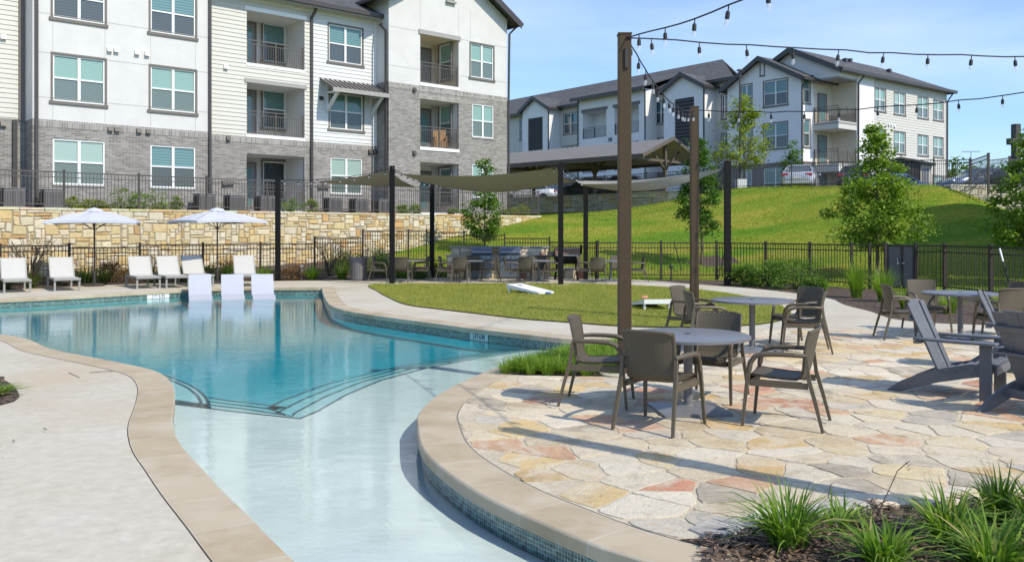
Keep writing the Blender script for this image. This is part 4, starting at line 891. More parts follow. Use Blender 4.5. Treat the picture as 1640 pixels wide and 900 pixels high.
# balcony chair seen behind railing
# roofs
OH = .55
def gable_roof(par, x0, x1, y0, y1, ze, zp, xr, fas=True):     # ridge along y
    r = MB(); s0 = (zp-ze)/(xr-x0); s1 = (zp-ze)/(x1-xr); e0 = (x0-OH, ze-OH*s0+.12); e1 = (x1+OH, ze-OH*s1+.12)
    slab(r, [(e0[0], y0-OH, e0[1]+.12), (xr, y0-OH, zp+.24), (xr, y1, zp+.24), (e0[0], y1, e0[1]+.12)], .10); slab(r, [(xr, y0-OH, zp+.24), (e1[0], y0-OH, e1[1]+.12), (e1[0], y1, e1[1]+.12), (xr, y1, zp+.24)], .10)
    o = r.build('roof', M['shingle'], par)
    if fas:
        f = MB()
        for (a, b) in ((e0, (xr, zp+.12)), ((xr, zp+.12), e1)):
            f.mesh([(a[0], y0-OH-.03, a[1]+.10), (b[0], y0-OH-.03, b[1]+.10), (b[0], y0-OH-.03, b[1]-.26), (a[0], y0-OH-.03, a[1]-.26), (a[0], y0-OH+.02, a[1]+.10), (b[0], y0-OH+.02, b[1]+.10), (b[0], y0-OH+.02, b[1]-.26), (a[0], y0-OH+.02, a[1]-.26)], [(0, 1, 2, 3), (4, 5, 6, 7), (0, 1, 5, 4), (3, 2, 6, 7)])
            slab(f, [(a[0], y0-OH+.02, a[1]-.02), (b[0], y0-OH+.02, b[1]-.02), (b[0], y0+.02, b[1]-.02), (a[0], y0+.02, a[1]-.02)], .03)
        f.build('fascia', M['gutter'], o)
        g = MB()
        for e in (e0, e1):
            sx = -1 if e is e0 else 1
            g.bb(e[0], e[0]+sx*.13, y0-OH, y1, e[1]-.10, e[1]+.06)
        g.build('gutter', M['gutter'], o)
    return o
gable_roof(bA, xD0, xD1, yD, 12, zeD, zpk, xm)
pipe(bA, [(xD1+.6, yD-.1, zeD-.3), (xD1+.12, yD-.06, zeD-.75), (xD1+.06, yD-.06, zbD), (xD1+.06, yD-.06, GZ)], .06)
pipe(bA, [(xB1+.25, yB-.5, ztop-.2), (xD0-.1, yB-.45, ztop-.45), (xD0-.1, yD+.1, ztop-.8), (xD0-.1, yD+.1, GZ)], .06)
ze = ztop; rp = .48
r = MB(); xe1 = xB1+.3
slab(r, [(xA1-.4, yB-OH, ze+.05), (xe1, yB-OH, ze+.05), (xe1-.0, yB+7, ze+.05+(7+OH)*rp), (xA1-.4, yB+7, ze+.05+(7+OH)*rp)], .10)
ro = r.build('roof', M['shingle'], bA)
q = MB(); q.bb(xA1-.4, xe1, yB-OH-.12, yB-OH, ze-.16, ze+.03); q.build('gutter', M['gutter'], ro)
q = MB(); q.bb(xA1-.4, xe1, yB-OH, yB-OH+.03, ze-.24, ze-.02); q.bb(xA1-.4, xe1, yB-OH+.03, yB, ze-.10, ze-.07); q.bb(xe1-.03, xe1, yB-OH, yB+3, ze-.14, ze-.07); q.build('soffit', M['lintel'], ro)
q = MB(); q.bb(xA1, xB1, yB-.03, yB, ze-.32, ze-.08); q.build('frieze_board', M['whitetrim'], bA)
r = MB(); slab(r, [(xA0-.5, yA-OH, ze+1.3), (xA1+.3, yA-OH, ze+1.3), (xA1+.3, yA+7, ze+1.3+3.6), (xA0-.5, yA+7, ze+4.9)], .12); slab(r, [(xL0, yL-OH, ze), (xA0, yL-OH, ze), (xA0, yL+7, ze+3.6), (xL0, yL+7, ze+3.6)], .12); r.build('roof', M['shingle'], bA)
m = MB(); m.face([(xL0, 14, GZ), (xD1, 14, GZ), (xD1, 14, 11), (xL0, 14, 11)]); m.face([(xL0, yL, GZ), (xL0, 14, GZ), (xL0, 14, 11), (xL0, yL, 11)]); m.build('stucco_wall', M['stucco'], bA, fix=False)
for px, py in ((462, 3), (522, 4)):
    q = MB(); x_ = A.fx(px, yB+1.4); q.bb(x_-.12, x_+.12, yB+1.2, yB+1.45, ze+.85, ze+1.12); q.build('roof_vent', M['gutter'], ro)
# metal awning over the second floor window
ax0, ax1 = A.fx(520, yB), A.fx(599, yB); az1 = A.z(520, 127, yB); aw = 1.15
q = MB(); ay = yB
slab(q, [(ax0-.25, ay, az1), (ax1+.1, ay, az1), (ax1+.1, ay-aw, az1-.55), (ax0-.25, ay-aw, az1-.55)], .05); aro = q.build('awning', M['roofmetal'], bA)
q = MB(); n = 12
for i in range(n+1): x = ax0-.25+(ax1-ax0+.35)*i/n; q.bar((x, ay, az1+.02), (x, ay-aw, az1-.53), .03, .05)
q.build('standing_seam', M['darkmetal'], aro); q = MB(); q.bb(ax0-.25, ax1+.1, ay-aw-.05, ay-aw, az1-.72, az1-.53); q.build('awning_fascia', M['lintel'], aro)
for x in (ax0+.1, ax1-.2): q = MB(); q.bar((x, ay-.04, az1-1.45), (x, ay-aw+.1, az1-.65), .12, .12); q.bar((x, ay-.05, az1-1.5), (x, ay-.05, az1-.1), .1, .06); q.bar((x, ay, az1-.62), (x, ay-aw+.05, az1-.66), .1, .08); q.build('bracket', M['whitetrim'], aro)
# wicker chair on the second balcony
bc = empty('balcony_chair', tuple(Vector((A.o.x, A.o.y, 0))+Vector((*(A.e*(dx1-.7)+A.f*(yD+.6)), dz[1][0]+.01))), A.th+2.6, 'tan wicker chair behind the middle balcony railing of the brick gabled bay', 'chair')
MB().bb(-.3, .3, -.3, .3, .05, .4).bb(-.34, -.26, -.3, .3, .05, .62).bb(.26, .34, -.3, .3, .05, .62).build('seat', M['wood'], bc); MB().bar((0, -.28, .3), (0, -.4, 1.0), .66, .08, up=(0, 1, 0)).build('backrest', M['wood'], bc)

# ---- right building
Rf = Frame(23.16, 62, math.atan2(.618, .786))
bR = empty('apartment_building', (23.16, 62, 0), Rf.th, 'three storey white apartment building with gables and corner balconies on the hill at right', 'building'); GR = 4.2
ww = None
yb = Rf.fy(1303, 0)
w1_ = .5
for k in range(400):
    w1_ = .1+k*.02
    if Rf.fx(1283, yb) >= -w1_: break
w1_ = -Rf.fx(1283, yb)
def RL(px, xl): return Rf.fy(px, xl)
def RZ(px, py, xl): return Rf.z(px, py, xl=xl)
xw = -w1_; yW1a, yW1b = yb, RL(1165, xw)
zbr = RZ(1224, 262, xw); zbase = GR-.3
zeR = Rf.z(1372, 118, yl=0)
Lr = Rf.fx(1516, 0)
# floor levels from the sills of the left face
zs3, zt3 = RZ(1224.5, 171.5, xw), RZ(1224.5, 131.5, xw); zs2, zt2 = RZ(1223.5, 239.5, xw), RZ(1223.5, 199.5, xw); zs1, zt1 = RZ(1224, 301, xw), RZ(1224, 270, xw)
FL = zs3-zs2
# W1 front
def winy(pxa, pxb, xl): a, b = sorted((RL(pxa, xl), RL(pxb, xl))); return a, b
ops = []
a, b = winy(1223.5, 1261, xw); ops += [(a, b, zs3, zt3), (a, b, zs2, zt2)]; a2, b2 = winy(1187.5, 1204, xw); ops += [(a2, b2, zs3, zt3), (a2, b2, zs2, zt2)]
opg = [(a, b, zs1-.8, zt1), (a2, b2, zs1-.8, zt1)]
zeW = RZ(1283, 124, xw)
m = wall(MB(), PL(xw), yW1a, yW1b, zbr, zeW, ops); ypk = RL(1219.3, xw); zpkW = RZ(1219.3, 96, xw); m.face([(xw, yW1a, zeW), (xw, yW1b, zeW), (xw, ypk, zpkW)])
m.face([(xw, yW1b, zbr), (3, yW1b, zbr), (3, yW1b, zeW), (xw, yW1b, zeW)])
rwo = [(xw+.22*w1_*1.0+.1, -.1-.12, zs3, zt3), (xw+.3, -.22, zs2, zt2)]
rwo = [(Rf.fx(1287.5, yb), Rf.fx(1297, yb), zs3, zt3+.1), (Rf.fx(1287.5, yb), Rf.fx(1297, yb), zs2, zt2+.1)]
wall(m, PF(yb), xw, 0, zbr, zeW, rwo); m.build('stucco_wall', M['stucco_w'], bR, fix=False)
m = wall(MB(), PL(xw), yW1a, yW1b, zbase, zbr, opg); wall(m, PF(yb), xw, 0, zbase, zbr); m.face([(xw, yW1b, zbase), (3, yW1b, zbase), (3, yW1b, zbr), (xw, yW1b, zbr)]); m.build('brick_wall', M['tbrick'], bR, fix=False)
for i, o in enumerate(ops): window(bR, PL(xw), *o, dark=1, n=2 if i < 2 else 2)
for o in opg: window(bR, PL(xw), *o, trim=False, dark=0)
for o in rwo: window(bR, PF(yb), *o, n=1, dark=1)
q = MB(); zc = RZ(1221, 110, xw); yc = RL(1221, xw); fbox(q, PL(xw), yc-.22, yc-.16, zc-.6, zc+.6, 0, .05); fbox(q, PL(xw), yc+.16, yc+.22, zc-.6, zc+.6, 0, .05); fbox(q, PL(xw), yc-.22, yc+.22, zc-.62, zc-.5, 0, .06); fbox(q, PL(xw), yc-.22, yc+.22, zc+.45, zc+.5, 0, .05); q.build('gable_ornament', M['greytrim'], bR)
def gable_roof_x(par, y0, y1, x0, x1, ze, zp, yr, oh=.5, fas=True):   # ridge along x, gable on -x side
    r = MB(); s0 = (zp-ze)/(yr-y0); s1 = (zp-ze)/(y1-yr); e0 = (y0-oh, ze-oh*s0+.1); e1 = (y1+oh, ze-oh*s1+.1)
    slab(r, [(x0-oh, e0[0], e0[1]+.12), (x0-oh, yr, zp+.22), (x1, yr, zp+.22), (x1, e0[0], e0[1]+.12)], .1); slab(r, [(x0-oh, yr, zp+.22), (x0-oh, e1[0], e1[1]+.12), (x1, e1[0], e1[1]+.12), (x1, yr, zp+.22)], .1)
    o = r.build('roof', M['shingle'], par); f = MB(); X0, X1 = x0-oh-.03, x0-oh+.02
    for (a_, b_) in ((e0, (yr, zp+.1)), ((yr, zp+.1), e1)):
        f.mesh([(X0, a_[0], a_[1]+.14), (X0, b_[0], b_[1]+.14), (X0, b_[0], b_[1]-.24), (X0, a_[0], a_[1]-.24), (X1, a_[0], a_[1]+.14), (X1, b_[0], b_[1]+.14), (X1, b_[0], b_[1]-.24), (X1, a_[0], a_[1]-.24)], [(0, 1, 2, 3), (4, 5, 6, 7), (0, 1, 5, 4), (3, 2, 6, 7)])
        slab(f, [(X1, a_[0], a_[1]-.02), (X1, b_[0], b_[1]-.02), (x0+.02, b_[0], b_[1]-.02), (x0+.02, a_[0], a_[1]-.02)], .03)
    for e, sg in ((e0, -1), (e1, 1)): f.bb(x0-oh, x1, e[0], e[0]+sg*.12, e[1]-.12, e[1]+.08)
    f.build('fascia', M['gutter'], o); return o
gable_roof_x(bR, yW1a, yW1b, xw, 9, zeW, zpkW, ypk, .45)
pipe(bR, [(xw+.02, yb-.3, zeW-.25), (xw+.05, yb-.06, zeW-.6), (xw+.05, yb-.06, zbase)], .06)
# corner block with wrap-around balconies
slabs = [RZ(1343, 262, 0), RZ(1343, 193, 0)]; tops = [RZ(1343, 197, 0), RZ(1343, 124.5, 0)]
dep = 2.6; xbal = Rf.fx(1372, 0)
for i, (a_, b_) in enumerate(zip(slabs, tops)):
    q = MB(); q.bb(0, xbal, 0, yb, a_-.55, a_); q.build('balcony_floor', M['siding'], bR)
    q = MB()
    q.face([(xbal, 0, a_), (xbal, yb, a_), (xbal, yb, b_+.9), (xbal, 0, b_+.9)]); q.face([(0, yb-.01, a_), (xbal, yb-.01, a_), (xbal, yb-.01, b_+.9), (0, yb-.01, b_+.9)]); q.build('balcony_wall', M['cream'], bR, fix=False)
    q = MB(); q.bb(-.03, xbal, -.03, yb, b_-.01, b_+.12); q.build('lintel', M['lintel'], bR)
    railing(bR, PL(.04), .03, yb-.03, a_, h=1.1, gap=.13); railing(bR, PF(.04), .05, xbal-.02, a_, h=1.1, gap=.13)
    door(bR, PF(yb-.03), .55, 1.5, a_+.02, a_+2.15, 0)
q = MB(); q.bb(0, xbal, 0, yb, tops[1]+.12, zeR); q.build('header', M['stucco_w'], bR)
q = MB(); q.face([(xbal, 0, zbase), (xbal, yb, zbase), (xbal, yb, slabs[0]-.5), (xbal, 0, slabs[0]-.5)]); q.face([(0, yb-.01, zbase), (xbal, yb-.01, zbase), (xbal, yb-.01, slabs[0]-.5), (0, yb-.01, slabs[0]-.5)]); q.build('patio_wall', M['cream'], bR, fix=False)
door(bR, PF(yb-.03), .55, 1.5, zbase+.3, zbase+2.4, 0)
# right face
xs1 = Rf.fx(1400, 0)
rw = []
def rwin(pxa, pxb, py0, py1): return (Rf.fx(pxa, 0), Rf.fx(pxb, 0), Rf.z(pxa, py1, yl=0), Rf.z(pxa, py0, yl=0))
for pxa, pxb, p30, p31, p20, p21 in ((1401, 1418, 141, 176.5, 207, 241), (1432, 1449.5, 147.5, 182, 210.5, 245), (1470, 1486, 154.5, 188, 216, 248), (1495, 1510, 160, 191.5, 219.5, 250.5)):
    rw += [rwin(pxa, pxb, p30, p31), rwin(pxa, pxb, p20, p21)]
    o = rwin(pxa, pxb, p20, p21); rw.append((o[0], o[1], o[2]-FL, o[3]-FL))
zg = rw[2][3]+.12
m = wall(MB(), PF(0), xs1, Lr, zg, zeR, [o for o in rw if o[3] > zg+.5], lap=.2); m.build('siding_wall', M['siding'], bR, fix=False)
m = wall(MB(), PF(0), xs1, Lr, zbase, zg, [o for o in rw if o[3] < zg]); m.build('brick_wall', M['tbrick'], bR, fix=False)
m = wall(MB(), PF(-.01), xbal, xs1, zbase, zeR); m.build('stucco_wall', M['stucco_w'], bR, fix=False)
m = MB(); m.face([(Lr, 0, zbase), (Lr, 14, zbase), (Lr, 14, zeR), (Lr, 0, zeR)]); m.face([(0, 14, zbase), (Lr, 14, zbase), (Lr, 14, zeR), (0, 14, zeR)]); m.build('siding_wall', M['siding'], bR, fix=False)
for o in rw: window(bR, PF(0), *o, dark=0)
pipe(bR, [(xbal+.1, -.55, zeR-.2), (xbal+.1, -.1, zeR-.7), (xbal+.1, -.08, zbase)], .06); pipe(bR, [(Lr-.05, -.55, zeR-.2), (Lr-.05, -.1, zeR-.8), (Lr-.05, -.08, zbase)], .06)
vents(bR, PF(0), [(Rf.fx(p, 0), Rf.z(p, q_, yl=0)) for p, q_ in ((1423, 200), (1427, 200), (1432, 203))], 'whitetrim')
# main roof: gable toward the left face, hip at the far end
ypr = RL(1264.5, -.4); zpr = RZ(1264.5, 77, -.4); span = ypr*2
xr_end = None
r = MB(); e = .5; zz = zeR+.05; sl = (zpr-zz)/(ypr+e); hx = Lr+e-(ypr+e)*1.0
slab(r, [(-.5, -e, zz), (Lr+e, -e, zz), (hx, ypr, zpr), (-.5, ypr, zpr)], .1); slab(r, [(-.5, ypr, zpr), (hx, ypr, zpr), (Lr+e, span+e, zz), (-.5, span+e, zz)], .1); slab(r, [(hx, ypr, zpr), (Lr+e, -e, zz), (Lr+e, span+e, zz)], .1); ro = r.build('roof', M['shingle'], bR)
f = MB(); X0 = -.55
for (a_, b_) in (((-e, zz), (ypr, zpr)), ((ypr, zpr), (span+e, zz))):
    f.mesh([(X0, a_[0], a_[1]+.05), (X0, b_[0], b_[1]+.05), (X0, b_[0], b_[1]-.36), (X0, a_[0], a_[1]-.36), (X0+.05, a_[0], a_[1]+.05), (X0+.05, b_[0], b_[1]+.05), (X0+.05, b_[0], b_[1]-.36), (X0+.05, a_[0], a_[1]-.36)], [(0, 1, 2, 3), (4, 5, 6, 7), (0, 1, 5, 4), (3, 2, 6, 7)])
f.bb(-.5, Lr+e+.12, -e-.12, -e, zz-.2, zz+.02); f.bb(Lr+e, Lr+e+.12, -e, 10, zz-.2, zz+.02); f.build('fascia', M['gutter'], ro)
q = MB(); q.bb(-.45, Lr+e, -e, 0, zz-.14, zz-.11); q.build('soffit', M['lintel'], ro)
q = MB(); q.face([(-.02, 0, zeR-.1), (-.02, span, zeR-.1), (-.02, ypr, zpr-.15)]); q.build('gable_wall', M['stucco_w'], bR, fix=False)
for px, k in ((1362, 3.0), (1406, 2.0), (1345, 2.5)): q = MB(); x_ = Rf.fx(px, 3); q.bb(x_-.15, x_+.15, k-.1, k+.2, zz+sl*(k+e)-.1, zz+sl*(k+e)+.3); q.build('roof_vent', M['gutter'], ro)
# long left face: recessed siding wall at x=0 and wings in front
yEnd = RL(700, 0)
w2o = winy(1125.5, 1063, xw); ws = winy(1148.5, 1170, 0)
recw = [(RL(1165, 0), RL(1148.5, 0))]
rwins = []
for pa, pb, pt, pbm in ((1069, 1048, 163, 198), (925, 903, 182, 214), (1165, 1156, 153, 190), (1165, 1156, 215, 240), (840, 833, 190, 224)):
    a_, b_ = winy(pa, pb, 0); rwins.append((a_, b_, RZ((pa+pb)/2, pbm, 0), RZ((pa+pb)/2, pt, 0)))
low = [(o[0], o[1], max(zbr-.6, o[2]-FL), o[3]-FL) for o in rwins[:2]]
zeM = RZ(1050, 148, 0)+.1
m = wall(MB(), PL(0), yW1b, yEnd, zbr, zeM, rwins+[o for o in low if o[2] > zbr], lap=.2); m.build('siding_wall', M['siding'], bR, fix=False)
m = wall(MB(), PL(0), yW1b, yEnd, zbase, zbr); m.build('brick_wall', M['tbrick'], bR, fix=False)
for o in rwins+[o for o in low if o[2] > zbr]: window(bR, PL(0), *o, dark=3)
def wing(a_px, b_px, peak_px, peak_py, eave_px, eave_py, louver=None):
    y0, y1 = winy(a_px, b_px, xw); yr = RL(peak_px, xw); yr = (y0+y1)/2; zp = RZ(peak_px, peak_py, xw); ze_ = RZ(eave_px, eave_py, xw)
    m = MB(); ops_ = []
    if louver: la, lb = winy(louver[0], louver[1], xw); lz0, lz1 = RZ(louver[0], louver[3], xw), RZ(louver[0], louver[2], xw); ops_ = [(la, lb, lz0, lz1)]
    wall(m, PL(xw), y0, y1, zbase, ze_, ops_); m.face([(xw, y0, ze_), (xw, y1, ze_), (xw, yr, zp)]); m.face([(xw, y0, zbase), (0, y0, zbase), (0, y0, ze_), (xw, y0, ze_)]); m.face([(xw, y1, zbase), (0, y1, zbase), (0, y1, ze_), (xw, y1, ze_)]); m.build('stucco_wall', M['stucco_w'], bR, fix=False)
    if louver:
        q = MB(); fbox(q, PL(xw), la, lb, lz0, lz1, -.12, -.1); n = 14
        for i in range(n):
            z_ = lz0+(lz1-lz0)*(i+.5)/n; h_ = (lz1-lz0)/n
            q.mesh([(xw+.09, la, z_+h_*.45), (xw+.09, lb, z_+h_*.45), (xw-.03, lb, z_-h_*.2), (xw-.03, la, z_-h_*.2), (xw-.03, la, z_-h_*.45), (xw-.03, lb, z_-h_*.45)], [(0, 1, 2, 3), (3, 2, 5, 4)])
        q.build('louver_screen', M['louver'], bR)
    gable_roof_x(bR, y0, y1, xw, 4, ze_, zp-.15, yr, .35)
    pipe(bR, [(xw+.05, y0-.08, ze_-.3), (xw+.05, y0-.06, zbase)], .06)
    return y0, y1
wing(1125.5, 1063, 1092, 118, 1125, 137, (1111.5, 1081, 155, 234))
wing(877, 837, 854.7, 156, 877, 172, (869, 846, 187, 240))
# bay with two balconies
y0, y1 = winy(1032, 925, xw); zeb = RZ(978, 151, xw)
bo = []
for pa, pb in ((971, 933), (1023, 984)):
    la, lb = winy(pa, pb, xw); bo.append((la, lb, RZ(pa, 219 if pa == 971 else 212, xw), RZ(pa, 175 if pa == 971 else 166.5, xw)))
bl = [(o[0], o[1], o[2]-FL, o[3]-FL) for o in bo]
m = wall(MB(), PL(xw), y0, y1, zbase-.5, zeb, bo+bl); m.face([(xw, y0, zbase), (0, y0, zbase), (0, y0, zeb), (xw, y0, zeb)]); m.face([(xw, y1, zbase), (0, y1, zbase), (0, y1, zeb), (xw, y1, zeb)]); m.build('stucco_wall', M['stucco_w'], bR, fix=False)
for o in bo+bl:
    recess(bR, PL(xw), *o[:4], 1.5, M['stucco_w']); door(bR, PL(xw+1.5), o[0]+.4, o[0]+1.3, o[2]+.02, o[2]+2.0, 0); railing(bR, PL(xw), o[0]+.02, o[1]-.02, o[2], d=-.02, h=1.0, m='darkmetal', gap=.14)
for o in bo: q = MB(); fbox(q, PL(xw), o[0]-.15, o[1]+.15, o[3]-.02, o[3]+.25, -.05, .06); q.build('lintel', M['greytrim'], bR)
pipe(bR, [(xw+.02, y0-.05, zeb-.1), (xw+.02, y0-.05, zbase)], .06); pipe(bR, [(xw-.06, y1-.1, zeb-.1), (xw-.06, y1-.1, zbase)], .06)
q = MB(); slab(q, [(xw-.6, y0-.5, zeb+.1), (xw-.6, y1+.3, zeb+.1), (5.8, y1+.3, zeb+.1+(6.4-xw)*.32), (5.8, y0-.5, zeb+.1+(6.4-xw)*.32)], .12); ro2 = q.build('roof', M['shingle'], bR)
q = MB(); q.bb(xw-.74, xw-.6, y0-.5, y1+.3, zeb-.22, zeb+.06); q.build('gutter', M['gutter'], ro2)
# long roof over the left part, slope facing the pool
zr = RZ(1143, 98, 6.0); q = MB(); ya_ = RL(1157, 6.0); slab(q, [(-.5, yW1b+.2, zeM), (-.5, yEnd, zeM), (6, yEnd, zr), (6, ya_, zr)], .1); slab(q, [(6, ya_, zr), (6, yEnd, zr), (12.5, yEnd, zeM), (12.5, ya_, zeM)], .1); ro3 = q.build('roof', M['shingle'], bR)
q = MB(); q.bb(-.64, -.5, yW1b+.2, yEnd, zeM-.25, zeM+.02); q.build('gutter', M['gutter'], ro3)
q = MB(); q.face([(-.4, ya_+.3, zeM-.1), (6, ya_+.3, zr-.2), (12, ya_+.3, zeM-.1)]); q.build('gable_wall', M['stucco_w'], bR, fix=False)
# number plaque
sg = empty('number_plaque', (0, 0, 0), 0, 'small navy plaque with a white number on the balcony bay of the hill building', 'sign'); sg.parent = None
sa, sb = winy(980, 975, xw); sz0, sz1 = RZ(977, 226.5, xw), RZ(977, 221, xw)
pw = Rf.o+Rf.e*(xw-.03)+Rf.f*((sa+sb)/2); sg.location = (pw.x, pw.y, (sz0+sz1)/2); sg.rotation_euler = (0, 0, Rf.th-math.pi/2)
q = MB(); q.bb(-(sb-sa)/2, (sb-sa)/2, -.03, .03, -(sz1-sz0)/2, (sz1-sz0)/2); q.build('plate', M['sign'], sg)
def text(body, size, loc, rot, m, par, name='lettering', align='CENTER', ext=.002):
    cu = bpy.data.curves.new(name, 'FONT'); cu.body = body; cu.size = size; cu.align_x = align; cu.align_y = 'CENTER'; cu.extrude = ext
    o = bpy.data.objects.new(name, cu); col.objects.link(o)
    bpy.context.view_layer.update(); dg = bpy.context.evaluated_depsgraph_get(); me = bpy.data.meshes.new_from_object(o.evaluated_get(dg)); bpy.data.objects.remove(o)
    me.name = name; me.materials.clear(); me.materials.append(m); o = bpy.data.objects.new(name, me); col.objects.link(o); o.location = loc; o.rotation_euler = rot
    if par is not None: o.parent = par
    return o
text('2', .34, (0, -.034, 0), (R(90), 0, 0), M['white'], sg)

# ------------------------------------------------------------------ fences
def fence(label, posts, tops, h=1.2, m='fence', pt=.06, gap=.11, group=None, bot=None):
    P = [Vector(p) for p in posts]; o0 = sum(P, Vector((0, 0)))/len(P); root = empty('metal_fence', (o0.x, o0.y, 0), 0, label, 'fence', group)
    n = len(P)
    for i in range(n):
        cands = [tops[k][j] for k, j in ((i-1, 1), (i, 0)) if 0 <= k < n-1]; zt = max(cands)+.05; q = P[i]-o0
        zb_ = min(cands)-h-.25
        MB().bb(q.x-pt/2, q.x+pt/2, q.y-pt/2, q.y+pt/2, zb_, zt).bb(q.x-pt*.62, q.x+pt*.62, q.y-pt*.62, q.y+pt*.62, zt, zt+.03).build('post', M[m], root)
    for i in range(n-1):
        a, b = P[i]-o0, P[i+1]-o0; d = (b-a); L = d.length; d /= L; z0, z1 = tops[i]; r = MB()
        def Q(t_, z): q = a+d*t_; return (q.x, q.y, z0+(z1-z0)*t_/L+z)
        for z, hh in ((0, .04), (-.17, .03), (-h+.08, .03)): r.bar(Q(pt/2, z), Q(L-pt/2, z), .03, hh)
        k = max(2, int(L/gap))
        for j in range(1, k): t_ = L*j/k; r.bar(Q(t_, -h+.03), Q(t_, 0), .016, .016, up=(d.x, d.y, 0))
        r.build('panel', M[m], root)
    return root
def pts(l): return [(at(px, Y).x, Y) for px, Y in l]
fence('low bronze pool fence behind the white loungers, in front of the stone wall', pts([(-115, 24.1), (0, 25.3), (111, 27), (224, 28.4), (325, 29.6), (417, 30.6), (504, 31.4)]), [(1.27, 1.27), (1.27, 1.27), (1.185, 1.185), (1.26, 1.26), (1.26, 1.26), (1.26, 1.26)])
fence('stepped bronze pool fence on the grassy rise behind the outdoor kitchen', pts([(504, 31.45), (581, 33), (654, 34.5), (683, 35), (743, 35.2), (808, 34.6), (880, 33.8), (955, 31.1)]), [(1.45, 1.45), (1.72, 1.72), (1.72, 1.72), (1.66, 1.66), (1.55, 1.55), (1.43, 1.43), (1.29, 1.29)])
fence('long bronze pool fence at the foot of the green hill on the right', pts([(957.5, 31), (1058.7, 30.8), (1147.5, 30.5), (1226, 29.3), (1297, 27.6), (1364, 26.1), (1393, 25.8), (1418, 25.5)]), [(1.3, 1.3)]*7, pt=.075)
fence('bronze pool fence right of the mesh covered gate', pts([(1467, 25), (1513, 24.3), (1587, 22.3), (1665, 20.4), (1760, 18.6)]), [(1.3, 1.3)]*4, pt=.085)
g0, g1 = Vector(pts([(1420, 25.5)])[0]), Vector(pts([(1465, 25)])[0]); gt = empty('pool_gate', (*g0, 0), math.atan2((g1-g0).y, (g1-g0).x), 'dark mesh covered pool gate with a lever handle at the foot of the hill', 'gate'); Lg = (g1-g0).length
MB().bb(0, .05, -.03, .03, .05, 1.32).bb(Lg-.05, Lg, -.03, .03, .05, 1.32).bb(.05, Lg-.05, -.02, .02, 1.27, 1.32).bb(.05, Lg-.05, -.02, .02, .06, .12).bb(Lg*.52, Lg*.52+.05, -.035, .035, .05, 1.34).build('gate_frame', M['fence'], gt)
MB().bb(.04, Lg-.04, .0, .012, .1, 1.28).build('mesh_panel', simple('gate_mesh', (.13, .12, .11), .6), gt)
MB().bb(Lg*.40, Lg*.5, -.09, -.05, .78, .80).bb(Lg*.58, Lg*.68, -.09, -.05, .78, .80).bb(Lg*.40, Lg*.42, -.05, 0, .74, .94).build('lever_handle', M['steel'], gt)
uf0 = W1a-w1n*.15; k_ = int((W1b-W1a).length/2.4)
fence('grey bronze fence along the top of the long limestone wall', [tuple(uf0+w1d*(W1b-W1a).length*i/k_) for i in range(k_+1)], [(3.69, 3.69)]*k_, h=1.15, m='ufence', gap=.115)
k_ = 12; fence('bronze fence on top of the shaded grey wall by the pavilion', [tuple(w2a+(w2b-w2a)*i/k_-n2*.15) for i in range(k_+1)], [(5.4, 5.4)]*k_, h=1.15, m='ufence', gap=.14)
fence('bronze fence along the crest of the grassy hill in front of parked cars', pts([(1108, 52.5), (1180, 50), (1267.6, 47.5), (1350, 44.7), (1425, 43.6), (1495.6, 42.3), (1554, 40)]), [(5.4, 5.4), (5.4, 5.4), (5.4, 5.26), (5.26, 5.2), (5.2, 5.16), (5.12, 5.0)], h=1.2, m='ufence', gap=.13)
fence('stepped bronze fence above the pale stone wall at the right edge', pts([(1554, 40.0), (1583, 37.6), (1617, 39), (1665, 40.2), (1760, 41.5)]), [(4.93, 5.0), (4.75, 4.98), (4.9, 4.9), (4.9, 4.9)], h=1.2, m='ufence', gap=.13, pt=.085)

# ------------------------------------------------------------------ posts, shade sails, string lights
def lpost(x, y, h, label, m='post', w_=.15, foot=True, name='light_post', cat='post', group=None):
    root = empty(name, (x, y, 0), 0, label, cat, group)
    MB().bb(-w_/2, w_/2, -w_/2, w_/2, 0, h).build('shaft', M[m], root, bevel=.008); MB().bb(-w_/2-.006, w_/2+.006, -w_/2-.006, w_/2+.006, h, h+.02).build('cap', M[m], root)
    if foot: MB().lathe([(0, .0), (w_*2.0, .0), (w_*2.0, .034), (0, .034)], n=20).build('footing', M['deck'], root)
    return root
pA = at(1000, 10.35); pB = at(1112, 16.6); pJ = Vector((3.10, 4.85, 0)); pK = Vector((9.5, 11.4, 0))
la = lpost(pA.x, pA.y, 4.02, 'tall brown square light post beside the near round table')
MB().bb(-.005, .035, -.10, -.075, 3.62, 3.86).build('conduit_box', M['darkmetal'], la)
lpost(pB.x, pB.y, 4.05, 'brown square light post at the lawn edge behind the tables')
lpost(pJ.x, pJ.y, 4.05, 'brown square light post in the front planting bed', foot=False); lpost(pK.x, pK.y, 4.05, 'brown square light post beyond the slatted lounge chairs', foot=False)
SP = {}
for k, px, Y, h, lab in (('C', 445, 30.3, 3.55, 'black sail post left of the trash bin, nearest the white loungers'), ('D', 628, 28, 3.78, 'black sail post at the left tip of the oval lawn'), ('E', 692, 32, 3.55, 'black sail post left of the stone kitchen counter'),
                         ('F', 898, 27.5, 3.83, 'black sail post on the lawn edge in front of the smoker'), ('G', 938, 31, 3.60, 'black sail post just right of the smoker'), ('H', 1165, 27.6, 3.9, 'black sail post left of the shrubs by the right fence')):
    p = at(px, Y); SP[k] = (p.x, p.y, h); lpost(p.x, p.y, h, lab, 'blackpost', .16 if k != 'H' else .19, k in 'DF', 'sail_post')
